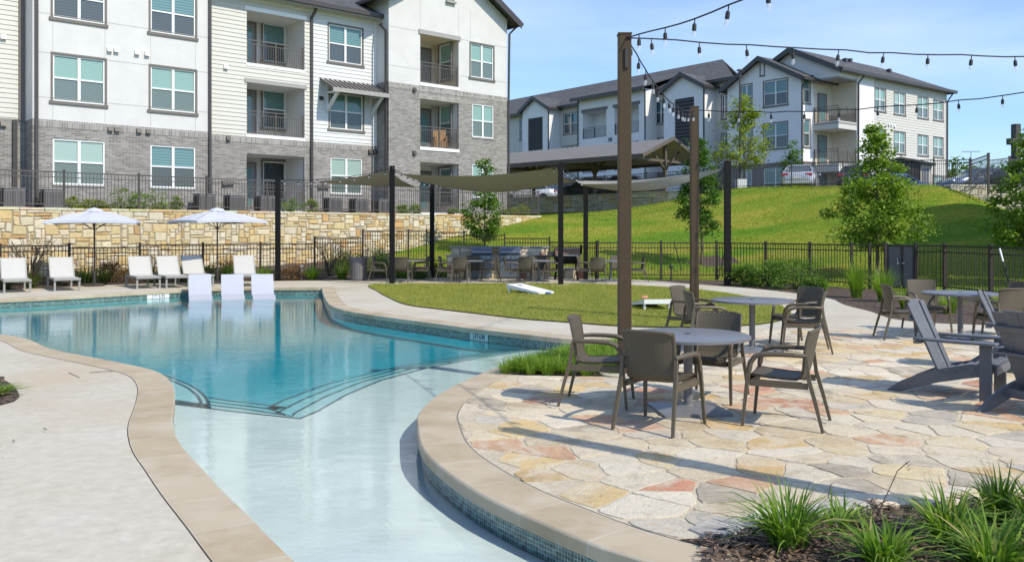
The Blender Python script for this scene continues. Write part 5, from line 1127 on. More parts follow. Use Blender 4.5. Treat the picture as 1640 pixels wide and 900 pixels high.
def sail(label, A_, B_, C__, D__, sag, cut, n=18):
    A_, B_, C__, D__ = map(Vector, (A_, B_, C__, D__)); V = []; cen = (A_+B_+C__+D__)/4; mb = MB()
    for i in range(n+1):
        for j in range(n+1):
            u, v = i/n, j/n; p = A_*(1-u)*(1-v)+B_*u*(1-v)+C__*u*v+D__*(1-u)*v
            eu = 4*u*(1-u); ev = 4*v*(1-v); inw = max(eu*(1-ev), ev*(1-eu)); p = p+(cen-p)*cut*inw; p.z -= sag*(eu*.55+ev*.45)*(.55+.45*eu*ev); V.append(p-cen)
    F_ = [(i*(n+1)+j, (i+1)*(n+1)+j, (i+1)*(n+1)+j+1, i*(n+1)+j+1) for i in range(n) for j in range(n)]
    mb.mesh(V, F_); root = empty('shade_sail', tuple(cen), 0, label, 'shade sail', 'tan shade sails'); mb.build('fabric', M['sail'], root, smooth=True, angle=180)
    q = MB()
    for c in (A_, B_, C__, D__): q.tube([c-cen, (c-cen)*1.07+Vector((0, 0, .05))], .014, 6)
    q.build('corner_tensioners', M['darkmetal'], root); return root
S_ = {k: Vector(v) for k, v in SP.items()}
sail('tan shade sail stretched left of the lawn tip post', S_['D']+Vector((-.05, 0, -.12)), S_['E']+Vector((-.5, -.3, -.25)), Vector((-6.9, 30.5, 3.42)), Vector((-6.6, 29.9, 3.42)), .12, .06)
sail('largest tan shade sail sagging over the left dining tables', S_['D']+Vector((.25, .1, -.22)), S_['F']+Vector((-.12, .1, -.1)), S_['G']+Vector((-.2, 0, -.12)), S_['E']+Vector((.3, 0, -.12)), .50, .05)
sail('tan shade sail between the smoker posts and the right fence post', S_['G']+Vector((-.35, -.1, -.10)), S_['H']+Vector((-.15, 0, -.2)), S_['H']+Vector((-.2, .3, -.2)), Vector((2.35, 29.4, 3.30)), .50, .05)
bulb_src = None
def bulb_proto():
    s_ = MB().lathe([(.006, 0), (.006, -.05), (.016, -.055), (.022, -.075), (.022, -.125), (.012, -.13)], n=10); b_ = MB().lathe([(.014, -.125), (.022, -.15), (.023, -.17), (.016, -.193), (0, -.20)], n=10)
    return s_, b_
def string(label, a, b, sag, sp=.58, far=False, group='strings of clear bulbs', ph=.5):
    a = Vector(a); b = Vector(b); L = (b-a).length; N = max(12, int(L/.3)); rs = random.Random(int(L*1000)); root = empty('string_lights', tuple(a), 0, label, 'string lights', group)
    def C(t_): return (b-a)*t_+Vector((0, 0, -4*sag*t_*(1-t_)))
    pt_ = [C(i/N)+Vector((0, 0, rs.uniform(-.012, .012))) for i in range(N+1)]; MB().tube(pt_, .009 if not far else .012, 5).build('cable', M['cable'], root)
    s_, b_ = bulb_proto(); me_s = me_b = None; n = int(L/sp)
    for i in range(n):
        t_ = (i+ph)/n; p = C(t_)
        if me_s is None:
            o = b_.build('bulb', M['bulb'], root, smooth=True); so_ = s_.build('socket', M['cable'], o, smooth=True)
        else: o = o.copy(); col.objects.link(o); so_ = so_.copy(); col.objects.link(so_); so_.parent = o; o.parent = root
        me_s = so_; o.location = p; o.rotation_euler = (rs.uniform(-.12, .12), rs.uniform(-.12, .12), 0)
        if far: o.scale = (1.25, 1.25, .8)
    return root
tA = (pA.x+.02, pA.y-.09, 3.98)
string('string of clear bulbs rising from the tall brown post toward the top edge', tA, (pJ.x, pJ.y+.08, 4.0), .18)
string('upper string of clear bulbs running right across the sky from the tall brown post', tA, (pK.x, pK.y, 4.0), .10)
string('string of clear bulbs dropping from the tall brown post back to the shorter one', tA, (pB.x, pB.y, 4.0), .27, sp=.5)
string('lower string of clear bulbs running right from the shorter brown post', (pB.x, pB.y, 4.0), (pK.x, pK.y, 3.98), .26, sp=.6)
for a, b, lab, sg_ in (('C', 'D', 'string of small bulbs between the two leftmost black posts', .15), ('D', 'E', 'string of small bulbs from the lawn tip post to the post by the kitchen', .08), ('E', 'F', 'string of small bulbs crossing above the largest shade sail', .15), ('F', 'G', 'short string of small bulbs between the two smoker posts', .1), ('G', 'H', 'string of small bulbs above the right shade sail', .2)):
    string(lab, S_[a]+Vector((0, 0, -.05)), S_[b]+Vector((0, 0, -.05)), sg_, sp=.55, far=True, group='small far bulb strings')

# ------------------------------------------------------------------ furniture
def wicker_chair():
    root = empty('armchair', (0, 0, 0))
    prof = [(.255, .405), (.25, .44), (.22, .452), (.10, .438), (-.05, .428), (-.15, .428), (-.205, .45), (-.235, .50), (-.255, .58), (-.275, .68), (-.295, .78), (-.315, .865), (-.322, .875)]
    W = [.225, .225, .225, .225, .225, .222, .215, .212, .22, .228, .232, .23, .225]; K = [0, 0, 0, 0, 0, 0, .01, .02, .035, .045, .05, .05, .05]
    # resample
    def lerp(a, b, t_): return a+(b-a)*t_
    R_ = []; s_ = 0
    for i in range(len(prof)-1):
        k = 3
        for j in range(k): t_ = j/k; R_.append((lerp(prof[i][0], prof[i+1][0], t_), lerp(prof[i][1], prof[i+1][1], t_), lerp(W[i], W[i+1], t_), lerp(K[i], K[i+1], t_), i+t_))
    R_.append((*prof[-1], W[-1], K[-1], 12)); n = 12; arc = [0]
    for i in range(1, len(R_)): arc.append(arc[-1]+math.hypot(R_[i][0]-R_[i-1][0], R_[i][1]-R_[i-1][1]))
    def pt(i, j, o):
        y, z, w_, k, _ = R_[i]; u = j/n*2-1; a, b = R_[max(0, i-1)], R_[min(len(R_)-1, i+1)]; ty, tz = b[0]-a[0], b[1]-a[1]; l = math.hypot(ty, tz); ny, nz = tz/l, -ty/l
        rnd = .012*max(0, abs(u)-.8)*5 if _ > 11 else 0
        return (u*w_, y+k*u*u+ny*o, z+nz*o-(.02*u**6 if _ > 11.5 else 0)-.008*(1-u*u)*(1 if _ < 6 else 0))
    for nm, i0_, i1_ in (('seat', 0, 18), ('backrest', 18, len(R_)-1)):
        mb = MB()
        for o, fl in ((0, False), (.016, True)):
            for i in range(i0_, i1_):
                for j in range(n):
                    q = [pt(i, j, o), pt(i, j+1, o), pt(i+1, j+1, o), pt(i+1, j, o)]; uv_ = [(j/n, arc[i]), ((j+1)/n, arc[i]), ((j+1)/n, arc[i+1]), (j/n, arc[i+1])]
                    if fl: q = q[::-1]; uv_ = uv_[::-1]
                    mb.face(q, uv=uv_)
        for i in range(i0_, i1_):
            for j in (0, n): mb.face([pt(i, j, 0), pt(i+1, j, 0), pt(i+1, j, .022), pt(i, j, .022)], uv=[(0, 0)]*4)
        e = i1_ if nm == 'backrest' else i0_
        for j in range(n): mb.face([pt(e, j, 0), pt(e, j+1, 0), pt(e, j+1, .022), pt(e, j, .022)], uv=[(0, 0)]*4)
        mb.build(nm, M['weave'], root, fix=False)
    # rim frame
    rim_ = [pt(i, 0, .008) for i in range(18, len(R_))]+[pt(len(R_)-1, j, .008) for j in range(1, n)]+[pt(i, n, .008) for i in range(len(R_)-1, 17, -1)]
    MB().tube(rim_, .013, 6).build('back_rim', M['resin'], root)
    MB().bb(-.225, .225, .215, .245, .37, .425).bb(-.235, -.21, -.2, .23, .37, .42).bb(.21, .235, -.2, .23, .37, .42).build('seat_apron', M['resin'], root, bevel=.006)
    for s in (-1, 1):
        MB().tube([(s*.285, .29, 0), (s*.272, .262, .3), (s*.262, .24, .5)], [.017, .021, .023], 4, up=(1, 0, 0)).build('leg', M['resin'], root)
        MB().tube([(s*.262, .24, .49), (s*.262, .225, .575), (s*.265, .185, .632), (s*.268, .12, .655), (s*.268, 0, .662), (s*.262, -.14, .662), (s*.24, -.235, .655)], [.022, .023, .023, .022, .021, .02, .018], 6, up=(1, 0, 0), sx=1.15).build('armrest', M['resin'], root)
        MB().tube([(s*.275, -.37, 0), (s*.262, -.31, .25), (s*.25, -.255, .45), (s*.245, -.235, .64)], [.017, .021, .023, .018], 4, up=(1, 0, 0)).build('leg', M['resin'], root)
        MB().bar((s*.25, .235, .39), (s*.25, -.25, .39), .02, .055).build('side_rail', M['resin'], root)
    return root
def round_table():
    root = empty('round_table', (0, 0, 0)); r = .575
    MB().lathe([(0, .752), (.03, .752), (.035, .747), (r-.02, .747), (r, .74), (r, .715), (r-.02, .712), (r-.025, .722), (0, .722)], n=48).build('tabletop', M['tabletop'], root, smooth=True, angle=30)
    MB().lathe([(0, .725), (.12, .722), (.05, .66), (.042, .64), (.042, .06), (.055, .045), (0, .04)], n=18).build('column', M['tabletop'], root, smooth=True)
    b = MB(); h = .32; b.mesh([(-h, -h, 0), (h, -h, 0), (h, h, 0), (-h, h, 0), (-h, -h, .022), (h, -h, .022), (h, h, .022), (-h, h, .022), (-.07, -.07, .05), (.07, -.07, .05), (.07, .07, .05), (-.07, .07, .05)],
                              [(0, 1, 5, 4), (1, 2, 6, 5), (2, 3, 7, 6), (3, 0, 4, 7), (4, 5, 9, 8), (5, 6, 10, 9), (6, 7, 11, 10), (7, 4, 8, 11), (8, 9, 10, 11), (3, 2, 1, 0)]); b.build('base_plate', M['tabletop'], root)
    MB().lathe([(.018, .7475), (.032, .7475), (.032, .7535), (.018, .7535)], n=16).build('umbrella_hole_ring', M['rubber'], root)
    return root
tab0 = round_table(); ch0 = wicker_chair(); used = {'t': 0, 'c': 0}
def place(kind, x, y, rz, label, group, z=.022):
    o = tab0 if kind == 't' else ch0
    if used[kind]: o = copy_tree(o)
    used[kind] = 1; o.location = (x, y, z); o.scale = (1, 1, .955); o.rotation_euler = (0, 0, rz); tag(o, label, 'table' if kind == 't' else 'chair', group); return o
def face(dx, dy): return math.atan2(dy, dx)-math.pi/2
ga, gb = 'bronze woven armchairs', 'round metal tables'
place('t', 1.66, 8.24, .12, 'nearest round metal table, in front of the tall brown post', gb)
place('c', .87, 8.58, face(.93, -.24), 'woven armchair on the left side of the nearest table, beside the grass strip', ga)
place('c', 1.29, 7.58, face(.32, .47), 'woven armchair nearest the camera with its back to us', ga)
place('c', 2.38, 7.70, face(-.86, .42), 'woven armchair on the right side of the nearest table, its seat visible', ga)
place('c', 2.02, 8.86, face(-.36, -.62), 'woven armchair on the far side of the nearest table, facing us', ga)
place('t', 3.42, 12.45, .3, 'second round metal table, at the edge of the oval lawn', gb)
place('c', 2.74, 12.35, face(.95, .05), 'dark woven armchair left of the second table, nearer one', ga)
place('c', 2.74, 13.25, face(.8, -.62), 'woven armchair left of the second table, farther one on the lawn side', ga)
place('c', 4.10, 12.32, face(-.97, .25), 'woven armchair right of the second table, nearer one', ga)
place('c', 4.27, 13.05, face(-.85, -.45), 'woven armchair right of the second table, half hidden behind its neighbour', ga)
place('t', 7.13, 13.9, .1, 'third round metal table, beside the gate and behind the slatted chairs', gb)
place('c', 6.15, 13.75, face(.95, -.1), 'woven armchair left of the third table, seen side on', ga)
place('c', 7.05, 14.85, face(-.05, -1), 'pale woven armchair behind the third table, in front of the gate', ga)
place('c', 7.35, 13.1, face(-.15, 1), 'woven armchair in front of the third table, partly behind a slatted chair', ga)
place('c', 8.15, 14.3, face(-.95, -.35), 'woven armchair right of the third table, above the slatted chair backs', ga)
# far dining sets
gc = 'far dining armchairs under the sails'
def fset(tx, Y, lst, tl):
    c = at(tx, Y); place('t', c.x, Y, .2, tl, 'far dining tables under the sails', .01)
    for px, yy, dx, dy, lab in lst: q = at(px, yy); place('c', q.x, yy, face(dx, dy), lab, gc, .01)
fset(655, 29.9, [(610, 29.9, 1, -.1, 'far armchair just right of the trash bin'), (644, 29.1, .1, 1, 'far armchair with its back to us beside the lawn tip post'), (674, 30.1, -1, 0, 'far armchair facing left in front of the leftmost sail post by the kitchen')], 'far round table behind the lawn tip post')
fset(750, 29.8, [(716, 29.7, 1, -.1, 'far armchair at the left end of the stone kitchen'), (738, 29.0, .1, 1, 'far armchair with its back to us before the left grill'), (783, 29.8, -1, .1, 'far armchair between the two grills facing left'), (757, 30.6, 0, -1, 'far dark armchair close to the left grill')], 'far round table in front of the left grill')
fset(863, 29.8, [(820, 29.6, 1, 0, 'far armchair in front of the right grill facing right'), (843, 29.0, .15, 1, 'far armchair with its back to us right of the right grill'), (864, 30.6, 0, -1, 'far dark armchair by the right end of the kitchen'), (884, 29.5, -1, .1, 'far armchair touching the lawn edge sail post')], 'far round table in front of the smoker')
fset(978, 29.6, [(938, 29.9, 1, -.3, 'far pale armchair at the foot of the post right of the smoker'), (957, 28.8, .1, 1, 'far armchair with its back to us left of the tall brown post'), (1019, 29.6, -1, 0, 'far armchair just right of the tall brown post'), (990, 30.5, 0, -1, 'far armchair hidden behind the tall brown post')], 'far round table left of the tall brown post')

# slatted lounge chairs (front = +y)
def adirondack():
    root = empty('slatted_lounge_chair', (0, 0, 0)); m = M['adir']
    sp = [(.30, .355), (.33, .30), (.30, .25), (.05, .195), (-.2, .13), (-.42, .05), (-.56, 0.0), (-.70, 0.0), (-.55, .115), (-.35, .215), (-.15, .28), (.1, .345)]
    for s in (-1, 1):
        MB().extr(sp, s*.275-.016, s*.275+.016).build('leg', m, root, bevel=.004)
        MB().bb(s*.315-.017, s*.315+.017, .20, .315, 0, .555).build('leg', m, root, bevel=.005)
        MB().prism([(s*.24, .36), (s*.40, .36), (s*.41, .30), (s*.40, -.1), (s*.34, -.42), (s*.28, -.42), (s*.25, -.2)], .555, .58).build('armrest', m, root, bevel=.005)
        MB().bb(s*.300-.03, s*.300+.03, .225, .29, .47, .553).build('arm_bracket', m, root)
    st = MB()
    for i in range(6):
        y = .30-i*.088; z = .372-.045*i*.60-(.01 if i == 0 else 0); st.bar((-.30, y, z), (.30, y, z), .078, .02, up=(0, .25, 1))
    st.bar((-.29, .345, .30), (.29, .345, .30), .02, .085, up=(0, 0, 1)); st.build('seat', m, root, bevel=.003)
    b = MB(); base = Vector((0, -.175, .235)); d = Vector((0, -.44, .90)).normalized(); nrm_ = d.cross(Vector((1, 0, 0)))
    for i in range(4):
        u = (i-1.5); x0 = u*.124; x1 = u*.146; cv = .012*abs(u)**1.4; Lb = .80-.012*u*u
        p0 = base+Vector((x0, cv*.6, -.08)); p1 = base+Vector((x1, 0, 0))+d*Lb+Vector((0, cv, 0)); w0, w1 = .119, .141
        q = []
        for p, w_ in ((p0, w0), (p1, w1)):
            for a, t_ in ((-1, -1), (1, -1), (1, 1), (-1, 1)): q.append(p+Vector((a*w_/2, 0, 0))+nrm_*t_*.009)
        b.mesh(q, [(3, 2, 1, 0), (4, 5, 6, 7), (0, 1, 5, 4), (1, 2, 6, 5), (2, 3, 7, 6), (3, 0, 4, 7)])
    b.build('backrest', m, root, bevel=.003)
    r = MB(); p = base+d*.60-Vector((0, .028, 0)); r.bar(p+Vector((-.27, 0, 0)), p+Vector((.27, 0, 0)), .025, .06, up=tuple(d)); p = Vector((0, -.38, .565)); r.bar(p+Vector((-.36, 0, -.03)), p+Vector((.36, 0, -.03)), .06, .025); r.bb(-.26, .26, -.34, -.31, .12, .20); r.build('back_support', m, root)
    return root
ad = adirondack(); gd = 'slate grey slatted lounge chairs'
tag(ad, 'slate grey slatted lounge chair shown whole in profile, facing right', 'lounge chair', gd); ad.location = (4.70, 9.06, .022); ad.rotation_euler = (0, 0, face(.76, -.65)); ad.scale = (1.0, 1.0, 1.0)
a2 = dup(ad, (6.22, 10.55, .022), face(.82, -.57), 'slate grey slatted lounge chair farther back, only its upper slats and arm showing', gd)
a3 = dup(ad, (5.08, 8.14, .022), face(.93, .36), 'nearest slate grey slatted lounge chair cut by the right edge, seen from behind', gd)

# chaise loungers on the deck
def chaise():
    root = empty('chaise_lounge', (0, 0, 0)); s_ = MB()
    s_.box((0, .30, .355), (.60, 1.05, .025)); q = [(-.30, -.225, .355), (.30, -.225, .355), (.30, -.59, .93), (-.30, -.59, .93)]; s_.build('seat_sling', M['sling'], root)
    b = MB(); b.mesh(q+[(x, y-.02, z-.012) for x, y, z in q], [(0, 1, 2, 3), (7, 6, 5, 4), (0, 4, 5, 1), (2, 6, 7, 3), (1, 5, 6, 2), (0, 3, 7, 4)]); b.build('back_sling', M['sling'], root)
    f = MB()
    for s in (-1, 1):
        f.bb(s*.325-.02, s*.325+.02, -.95, .86, .31, .36); f.bar((s*.315, -.22, .35), (s*.315, -.60, .945), .025, .03, up=(1, 0, 0)); f.bar((s*.31, -.62, .34), (s*.31, -.44, .68), .02, .02, up=(1, 0, 0))
    f.bb(-.345, .345, .83, .87, .30, .365); f.bb(-.305, .305, -.95, -.91, .31, .36); f.build('frame', M['lframe'], root)
    for s in (-1, 1):
        for y in (.80, -.85): MB().bb(s*.315-.025, s*.315+.025, y-.025, y+.025, 0, .31).build('leg', M['lframe'], root)
    return root
c0 = chaise(); gl_ = 'white sling chaise lounges on the far deck'
spots = [(14, 24.6, 'white sling chaise cut by the left edge of the photo'), (93, 25.3, 'white sling chaise left of the first white umbrella'), (222, 26.3, 'white sling chaise right of the first white umbrella'), (268, 26.6, 'white sling chaise with a diagonal umbrella shadow, left of the shaded one'),
         (308, 27.3, 'white sling chaise with its back mostly in umbrella shade, behind a pool lounger'), (389, 27.3, 'white sling chaise right of the second umbrella, behind the pool loungers')]
for i, (px, Y, lab) in enumerate(spots):
    p = at(px, Y); rz = face(.56, -.83) if i < 5 else face(.40, -.91)
    if i == 0: c0.location = (p.x, Y+.3, .008); c0.rotation_euler = (0, 0, rz); tag(c0, lab, 'lounger', gl_)
    else: dup(c0, (p.x, Y+.3, .008), rz, lab, gl_)
# moulded in-pool loungers
def ledge():
    root = empty('ledge_lounger', (0, 0, 0)); top = [(-.62, .52), (-.46, .28), (-.32, .02), (-.24, -.05), (-.14, -.065), (0, -.05), (.14, -.03), (.22, -.06), (.5, -.17), (.9, -.22), (1.1, -.24)]
    bot = [(y, z-.09) for y, z in top]; bot = bot[::-1]; MB().extr([(p[0], p[1]) for p in top+bot], -.31, .31).build('shell', M['resinwhite'], root, bevel=.02, smooth=True)
    MB().extr([(-.30, -.03), (-.18, -.09), (.2, -.09), (.4, -.2), (.4, -.46), (-.42, -.46)], -.27, .27).build('base', M['resinwhite'], root)
    return root
l0 = ledge(); gp = 'white moulded loungers standing in the pool'
for i, (px, Y, lab) in enumerate(((321, 24.7, 'white moulded pool lounger, leftmost of three in the water'), (373, 24.9, 'white moulded pool lounger, middle of three in the water'), (422, 25.0, 'white moulded pool lounger, rightmost of three in the water'))):
    p = at(px, Y)
    if i == 0: l0.location = (p.x, Y, -.06); l0.rotation_euler = (0, 0, face(.36, -.94)); tag(l0, lab, 'pool lounger', gp)
    else: dup(l0, (p.x, Y, -.06), face(.33, -.94), lab, gp)
# umbrellas
def umbrella(x, y, rz, label, hw=1.42, zt=2.42, zr=2.07):
    root = empty('patio_umbrella', (x, y, .008), rz, label, 'umbrella', 'white square umbrellas'); c = MB(); n = 8; top = Vector((0, 0, zt)); R8 = []
    for k in range(8):
        a = k*math.pi/4; r = hw*1.30 if k % 2 else hw*.97; R8.append(Vector((r*math.cos(a), r*math.sin(a), zr-(.035 if k % 2 else 0))))
    for k in range(8):
        a, b = R8[k], R8[(k+1) % 8]; m1, m2 = top.lerp(a, .5)+Vector((0, 0, .045)), top.lerp(b, .5)+Vector((0, 0, .045)); mm = top.lerp((a+b)/2, .52); e = (a+b)/2*.985; e.z = (a.z+b.z)/2+.01
        for q in ([top, m1, mm], [top, mm, m2], [m1, a, e, mm], [mm, e, b, m2]): c.face(q)
        for p0, p1 in ((a, e), (e, b)): c.face([p0, p1, p1-Vector((0, 0, .07)), p0-Vector((0, 0, .07))])
    c.build('canopy', M['canvas'], root, fix=False); MB().lathe([(.28, zt-.045), (.2, zt+.03), (0, zt+.085)], n=8).build('vent_cap', M['canvas'], root)
    MB().tube([(0, 0, .06), (0, 0, zt)], .024, 10).lathe([(.045, .06), (.045, .42), (.03, .44)], n=10).build('pole', M['darkmetal'], root)
    r = MB()
    for k in range(8): r.bar((0, 0, zt-.06), R8[k]*.97+Vector((0, 0, -.02)), .018, .018); r.bar((0, 0, zt-.62), (R8[k]*.48)+Vector((0, 0, (zt-.15)-R8[k].z*.48-.08)), .014, .014)
    r.build('ribs', M['darkmetal'], root); MB().lathe([(0, 0), (.30, 0), (.30, .03), (.24, .07), (.06, .085), (0, .085)], n=20).build('base', M['darkmetal'], root, smooth=True)
u1 = at(151, 27.2); umbrella(u1.x, 27.2, .35, 'white square umbrella farther left, over the left loungers', 1.38, 2.36, 2.02)
u2 = at(348, 28.6); umbrella(u2.x, 28.6, .75, 'white square umbrella on the right, behind the pool loungers', 1.28, 2.40, 2.06)

# trash bin
tb = at(574, 30.2); tr_ = empty('trash_bin', (tb.x, 30.2, .01), .1, 'grey slatted metal trash bin with a raised lid frame beside the far dining set', 'trash bin')
MB().lathe([(0, .02), (.26, .02), (.27, .05), (.27, .78), (.24, .80), (0, .80)], n=20).build('body', M['acgrey'], tr_)
q = MB()
for k in range(20): a = 2*math.pi*k/20; q.bar((.278*math.cos(a), .278*math.sin(a), .06), (.278*math.cos(a), .278*math.sin(a), .76), .045, .012, up=(math.cos(a), math.sin(a), 0))
q.build('slats', M['greytrim'], tr_); MB().bb(-.30, -.27, -.02, .02, .6, 1.04).bb(.27, .30, -.02, .02, .6, 1.04).bb(-.36, .36, -.22, .22, 1.04, 1.065).build('lid_frame', M['greytrim'], tr_)

# outdoor kitchen
kx0, kx1 = at(716, 31.4).x, at(880, 31.4).x; kt = empty('outdoor_kitchen', ((kx0+kx1)/2, 31.4, .01), 0, 'stone faced outdoor kitchen counter with a raised back ledge', 'kitchen counter'); hw = (kx1-kx0)/2
def kst(mb, x0, x1, y, z1, seed, zlow=0, cell=.15): ashlar(mb, (x0, y), (x1, y), lambda a, b: zlow, z1, Vector((0, -1)), cell, PAL_K, seed, dep=.025)
MB().bb(-hw, hw, 0, .9, 0, .80).build('base', M['mortar'], kt); MB().bb(-hw+.1, hw, .55, .85, .84, 1.10).build('back_ledge_core', M['mortar'], kt)
q = MB(); kst(q, -hw, hw, 0, .80, 5); q.build('base_stones', M['stone'], kt, fix=False); q = MB(); kst(q, -hw+.1, hw, .55, 1.09, 8, .84, .17); q.build('ledge_stones', M['stone'], kt, fix=False)
MB().bb(-hw-.05, hw+.05, -.05, .55, .80, .845).build('counter', M['counter'], kt); MB().bb(-hw+.05, hw+.05, .50, .92, 1.10, 1.15).build('ledge_cap', M['counter'], kt)
def grill(px, lab):
    c = at(px, 31.3); g = empty('built_in_grill', (c.x, 31.3, .01), 0, lab, 'grill', 'stainless grills built into the counter')
    MB().extr([(-.06, .86), (-.08, .92), (-.03, 1.06), (.12, 1.15), (.40, 1.16), (.5, 1.08), (.5, .86)], -.37, .37).build('hood', simple('grill_hood_steel', (.17, .20, .26), .3, metal=.7), g, bevel=.015)
    MB().bb(-.38, .38, -.14, .1, .68, .85).build('control_panel', M['darksteel'], g, bevel=.01); MB().bb(-.38, .38, -.085, 0, .04, .66).build('cabinet', M['darksteel'], g)
    for s in (-1, 1): MB().bb(s*.19-.175, s*.19+.175, -.10, -.087, .07, .64).build('cabinet_door', M['darksteel'], g, bevel=.004); MB().tube([(s*.05, -.13, .30), (s*.05, -.13, .60)], .012, 6).build('door_handle', M['steel'], g)
    MB().tube([(-.33, -.13, .97), (.33, -.13, .97)], .015, 8).build('hood_handle', M['steel'], g)
    for k in range(4): MB().lathe([(.028, 0), (.024, .04), (0, .04)], n=12, M=Matrix.Rotation(R(90), 3, 'X'), c=(-.26+k*.17, -.14, .765)).build('knob', M['steel'], g)
grill(771, 'stainless grill built into the stone counter on the left'); grill(817, 'stainless grill built into the stone counter on the right')
lb = at(904, 31.5); l1 = at(934, 31.5); ls = empty('low_stone_bench', ((lb.x+l1.x)/2, 31.5, .01), 0, 'low pale stone block under the smoker at the right end of the kitchen', 'stone block'); hb = (l1.x-lb.x)/2
MB().bb(-hb, hb, 0, .6, 0, .33).build('block', M['mortar'], ls); q = MB(); kst(q, -hb, hb, 0, .33, 9); q.build('face_stones', M['stone'], ls, fix=False); MB().bb(-hb-.03, hb+.03, -.04, .63, .33, .37).build('cap', M['counter'], ls)
sm = at(907, 30.7); s0 = empty('barrel_smoker', (sm.x, 30.7, .01), 0, 'black barrel smoker with a bronze lid and chimney at the end of the counter', 'smoker'); RX = Matrix.Rotation(R(90), 3, 'Y')
MB().lathe([(0, -.45), (.27, -.45), (.27, .45), (0, .45)], n=20, M=RX, c=(.02, 0, .82)).build('barrel', M['blackpost'], s0); q = MB()
for i in range(8):
    a0_, a1_ = math.pi*i/8, math.pi*(i+1)/8; r_ = .285; q.mesh([(x, r_*math.cos(a), .83+r_*math.sin(a)) for x in (-.40, .46) for a in (a0_, a1_)], [(0, 1, 3, 2)])
for x in (-.40, .46): q.face([(x, .285*math.cos(math.pi*i/8), .83+.285*math.sin(math.pi*i/8)) for i in range(9)])
q.build('lid', M['copper'], s0); MB().bb(-.70, -.42, -.2, .2, .80, .83).build('side_shelf', M['blackpost'], s0); MB().bb(-.66, -.40, -.15, .15, .83, 1.0).build('hopper', M['darkmetal'], s0)
MB().tube([(.46, 0, .9), (.52, 0, .95), (.52, 0, 1.18)], .045, 8).lathe([(.07, 1.18), (.07, 1.2), (0, 1.23)], c=(.52, 0, 0), n=10).build('chimney', M['blackpost'], s0)
for a in (-1, 1):
    for b in (-1, 1): MB().bar((a*.32, b*.12, .62), (a*.40, b*.22, 0), .04, .04).build('leg', M['blackpost'], s0)
MB().bar((-.36, -.3, .86), (.42, -.3, .86), .03, .03).build('lid_handle', M['steel'], s0)
# cornhole boards
def cornhole(label, loc, rz):
    root = empty('bean_bag_board', loc, rz, label, 'game board', 'white bean bag game boards')
    w_, L, z0, z1 = .30, 1.2, .05, .22; t_ = MB(); n = 20; hc = Vector((0, .37)); r = .078; cosa = 1
    outer = [(-w_, -L/2), (w_, -L/2), (w_, L/2), (-w_, L/2)]; hole = [(r*math.cos(2*math.pi*k/n), .37+r*math.sin(2*math.pi*k/n)) for k in range(n)]
    zf = lambda y: z0+(z1-z0)*(y+L/2)/L
    for d, rev in ((0, 0), (-.018, 1)):
        b = len(t_.v); fl = outer+hole; t_.v += [(p[0], p[1], zf(p[1])+d) for p in fl]; t_.f += [tuple(b+i for i in q) for q in tessellate_polygon([[Vector((*p, 0)) for p in outer], [Vector((*p, 0)) for p in hole]])]
    t_.build('deck_panel', M['white'], root, fix=False)
    f = MB()
    for s in (-1, 1): f.extr([(-L/2, 0.0), (L/2-.02, .12), (L/2, z1-.01), (-L/2, z0-.01)], s*w_-.012 if s < 0 else w_-.006, -w_+.006 if s < 0 else w_+.012)
    f.bb(-w_, w_, -L/2-.012, -L/2, 0, z0-.005); f.bb(-w_, w_, L/2, L/2+.012, .12, z1); f.build('frame', M['white'], root)
    for s in (-1, 1): MB().bb(s*.27-.02, s*.27+.02, L/2-.12, L/2-.04, 0, .19).build('leg', M['white'], root)
    return root
b1 = G(850, 470, .15); cornhole('white game board lying slanted on the middle of the lawn, its hole visible', (-.0+at(849, 23.8).x, 23.9, .03), face(-.72, .69))
b2 = at(1042, 19.3); cornhole('white game board seen from its raised end beside the tall brown post', (b2.x, 19.35, .03), face(.10, -.9))
q = MB().lathe([(0, .0), (.07, .01), (.085, .035), (.06, .06), (0, .065)], n=12); tag(q.build('bean_bag', M['blue'], smooth=True), 'small blue bean bag on the grass at the low end of the slanted board', 'bean bag'); bpy.data.objects['bean_bag'].location = (at(878, 23.2).x, 23.2, .04)
q = MB().lathe([(0, .0), (.07, .01), (.085, .03), (.06, .05), (0, .055)], n=12); o = q.build('bean_bag', M['orange'], smooth=True); tag(o, 'small orange bean bag lying on the game board by the brown post', 'bean bag'); o.location = (at(1032, 19.5).x, 19.5, .215)

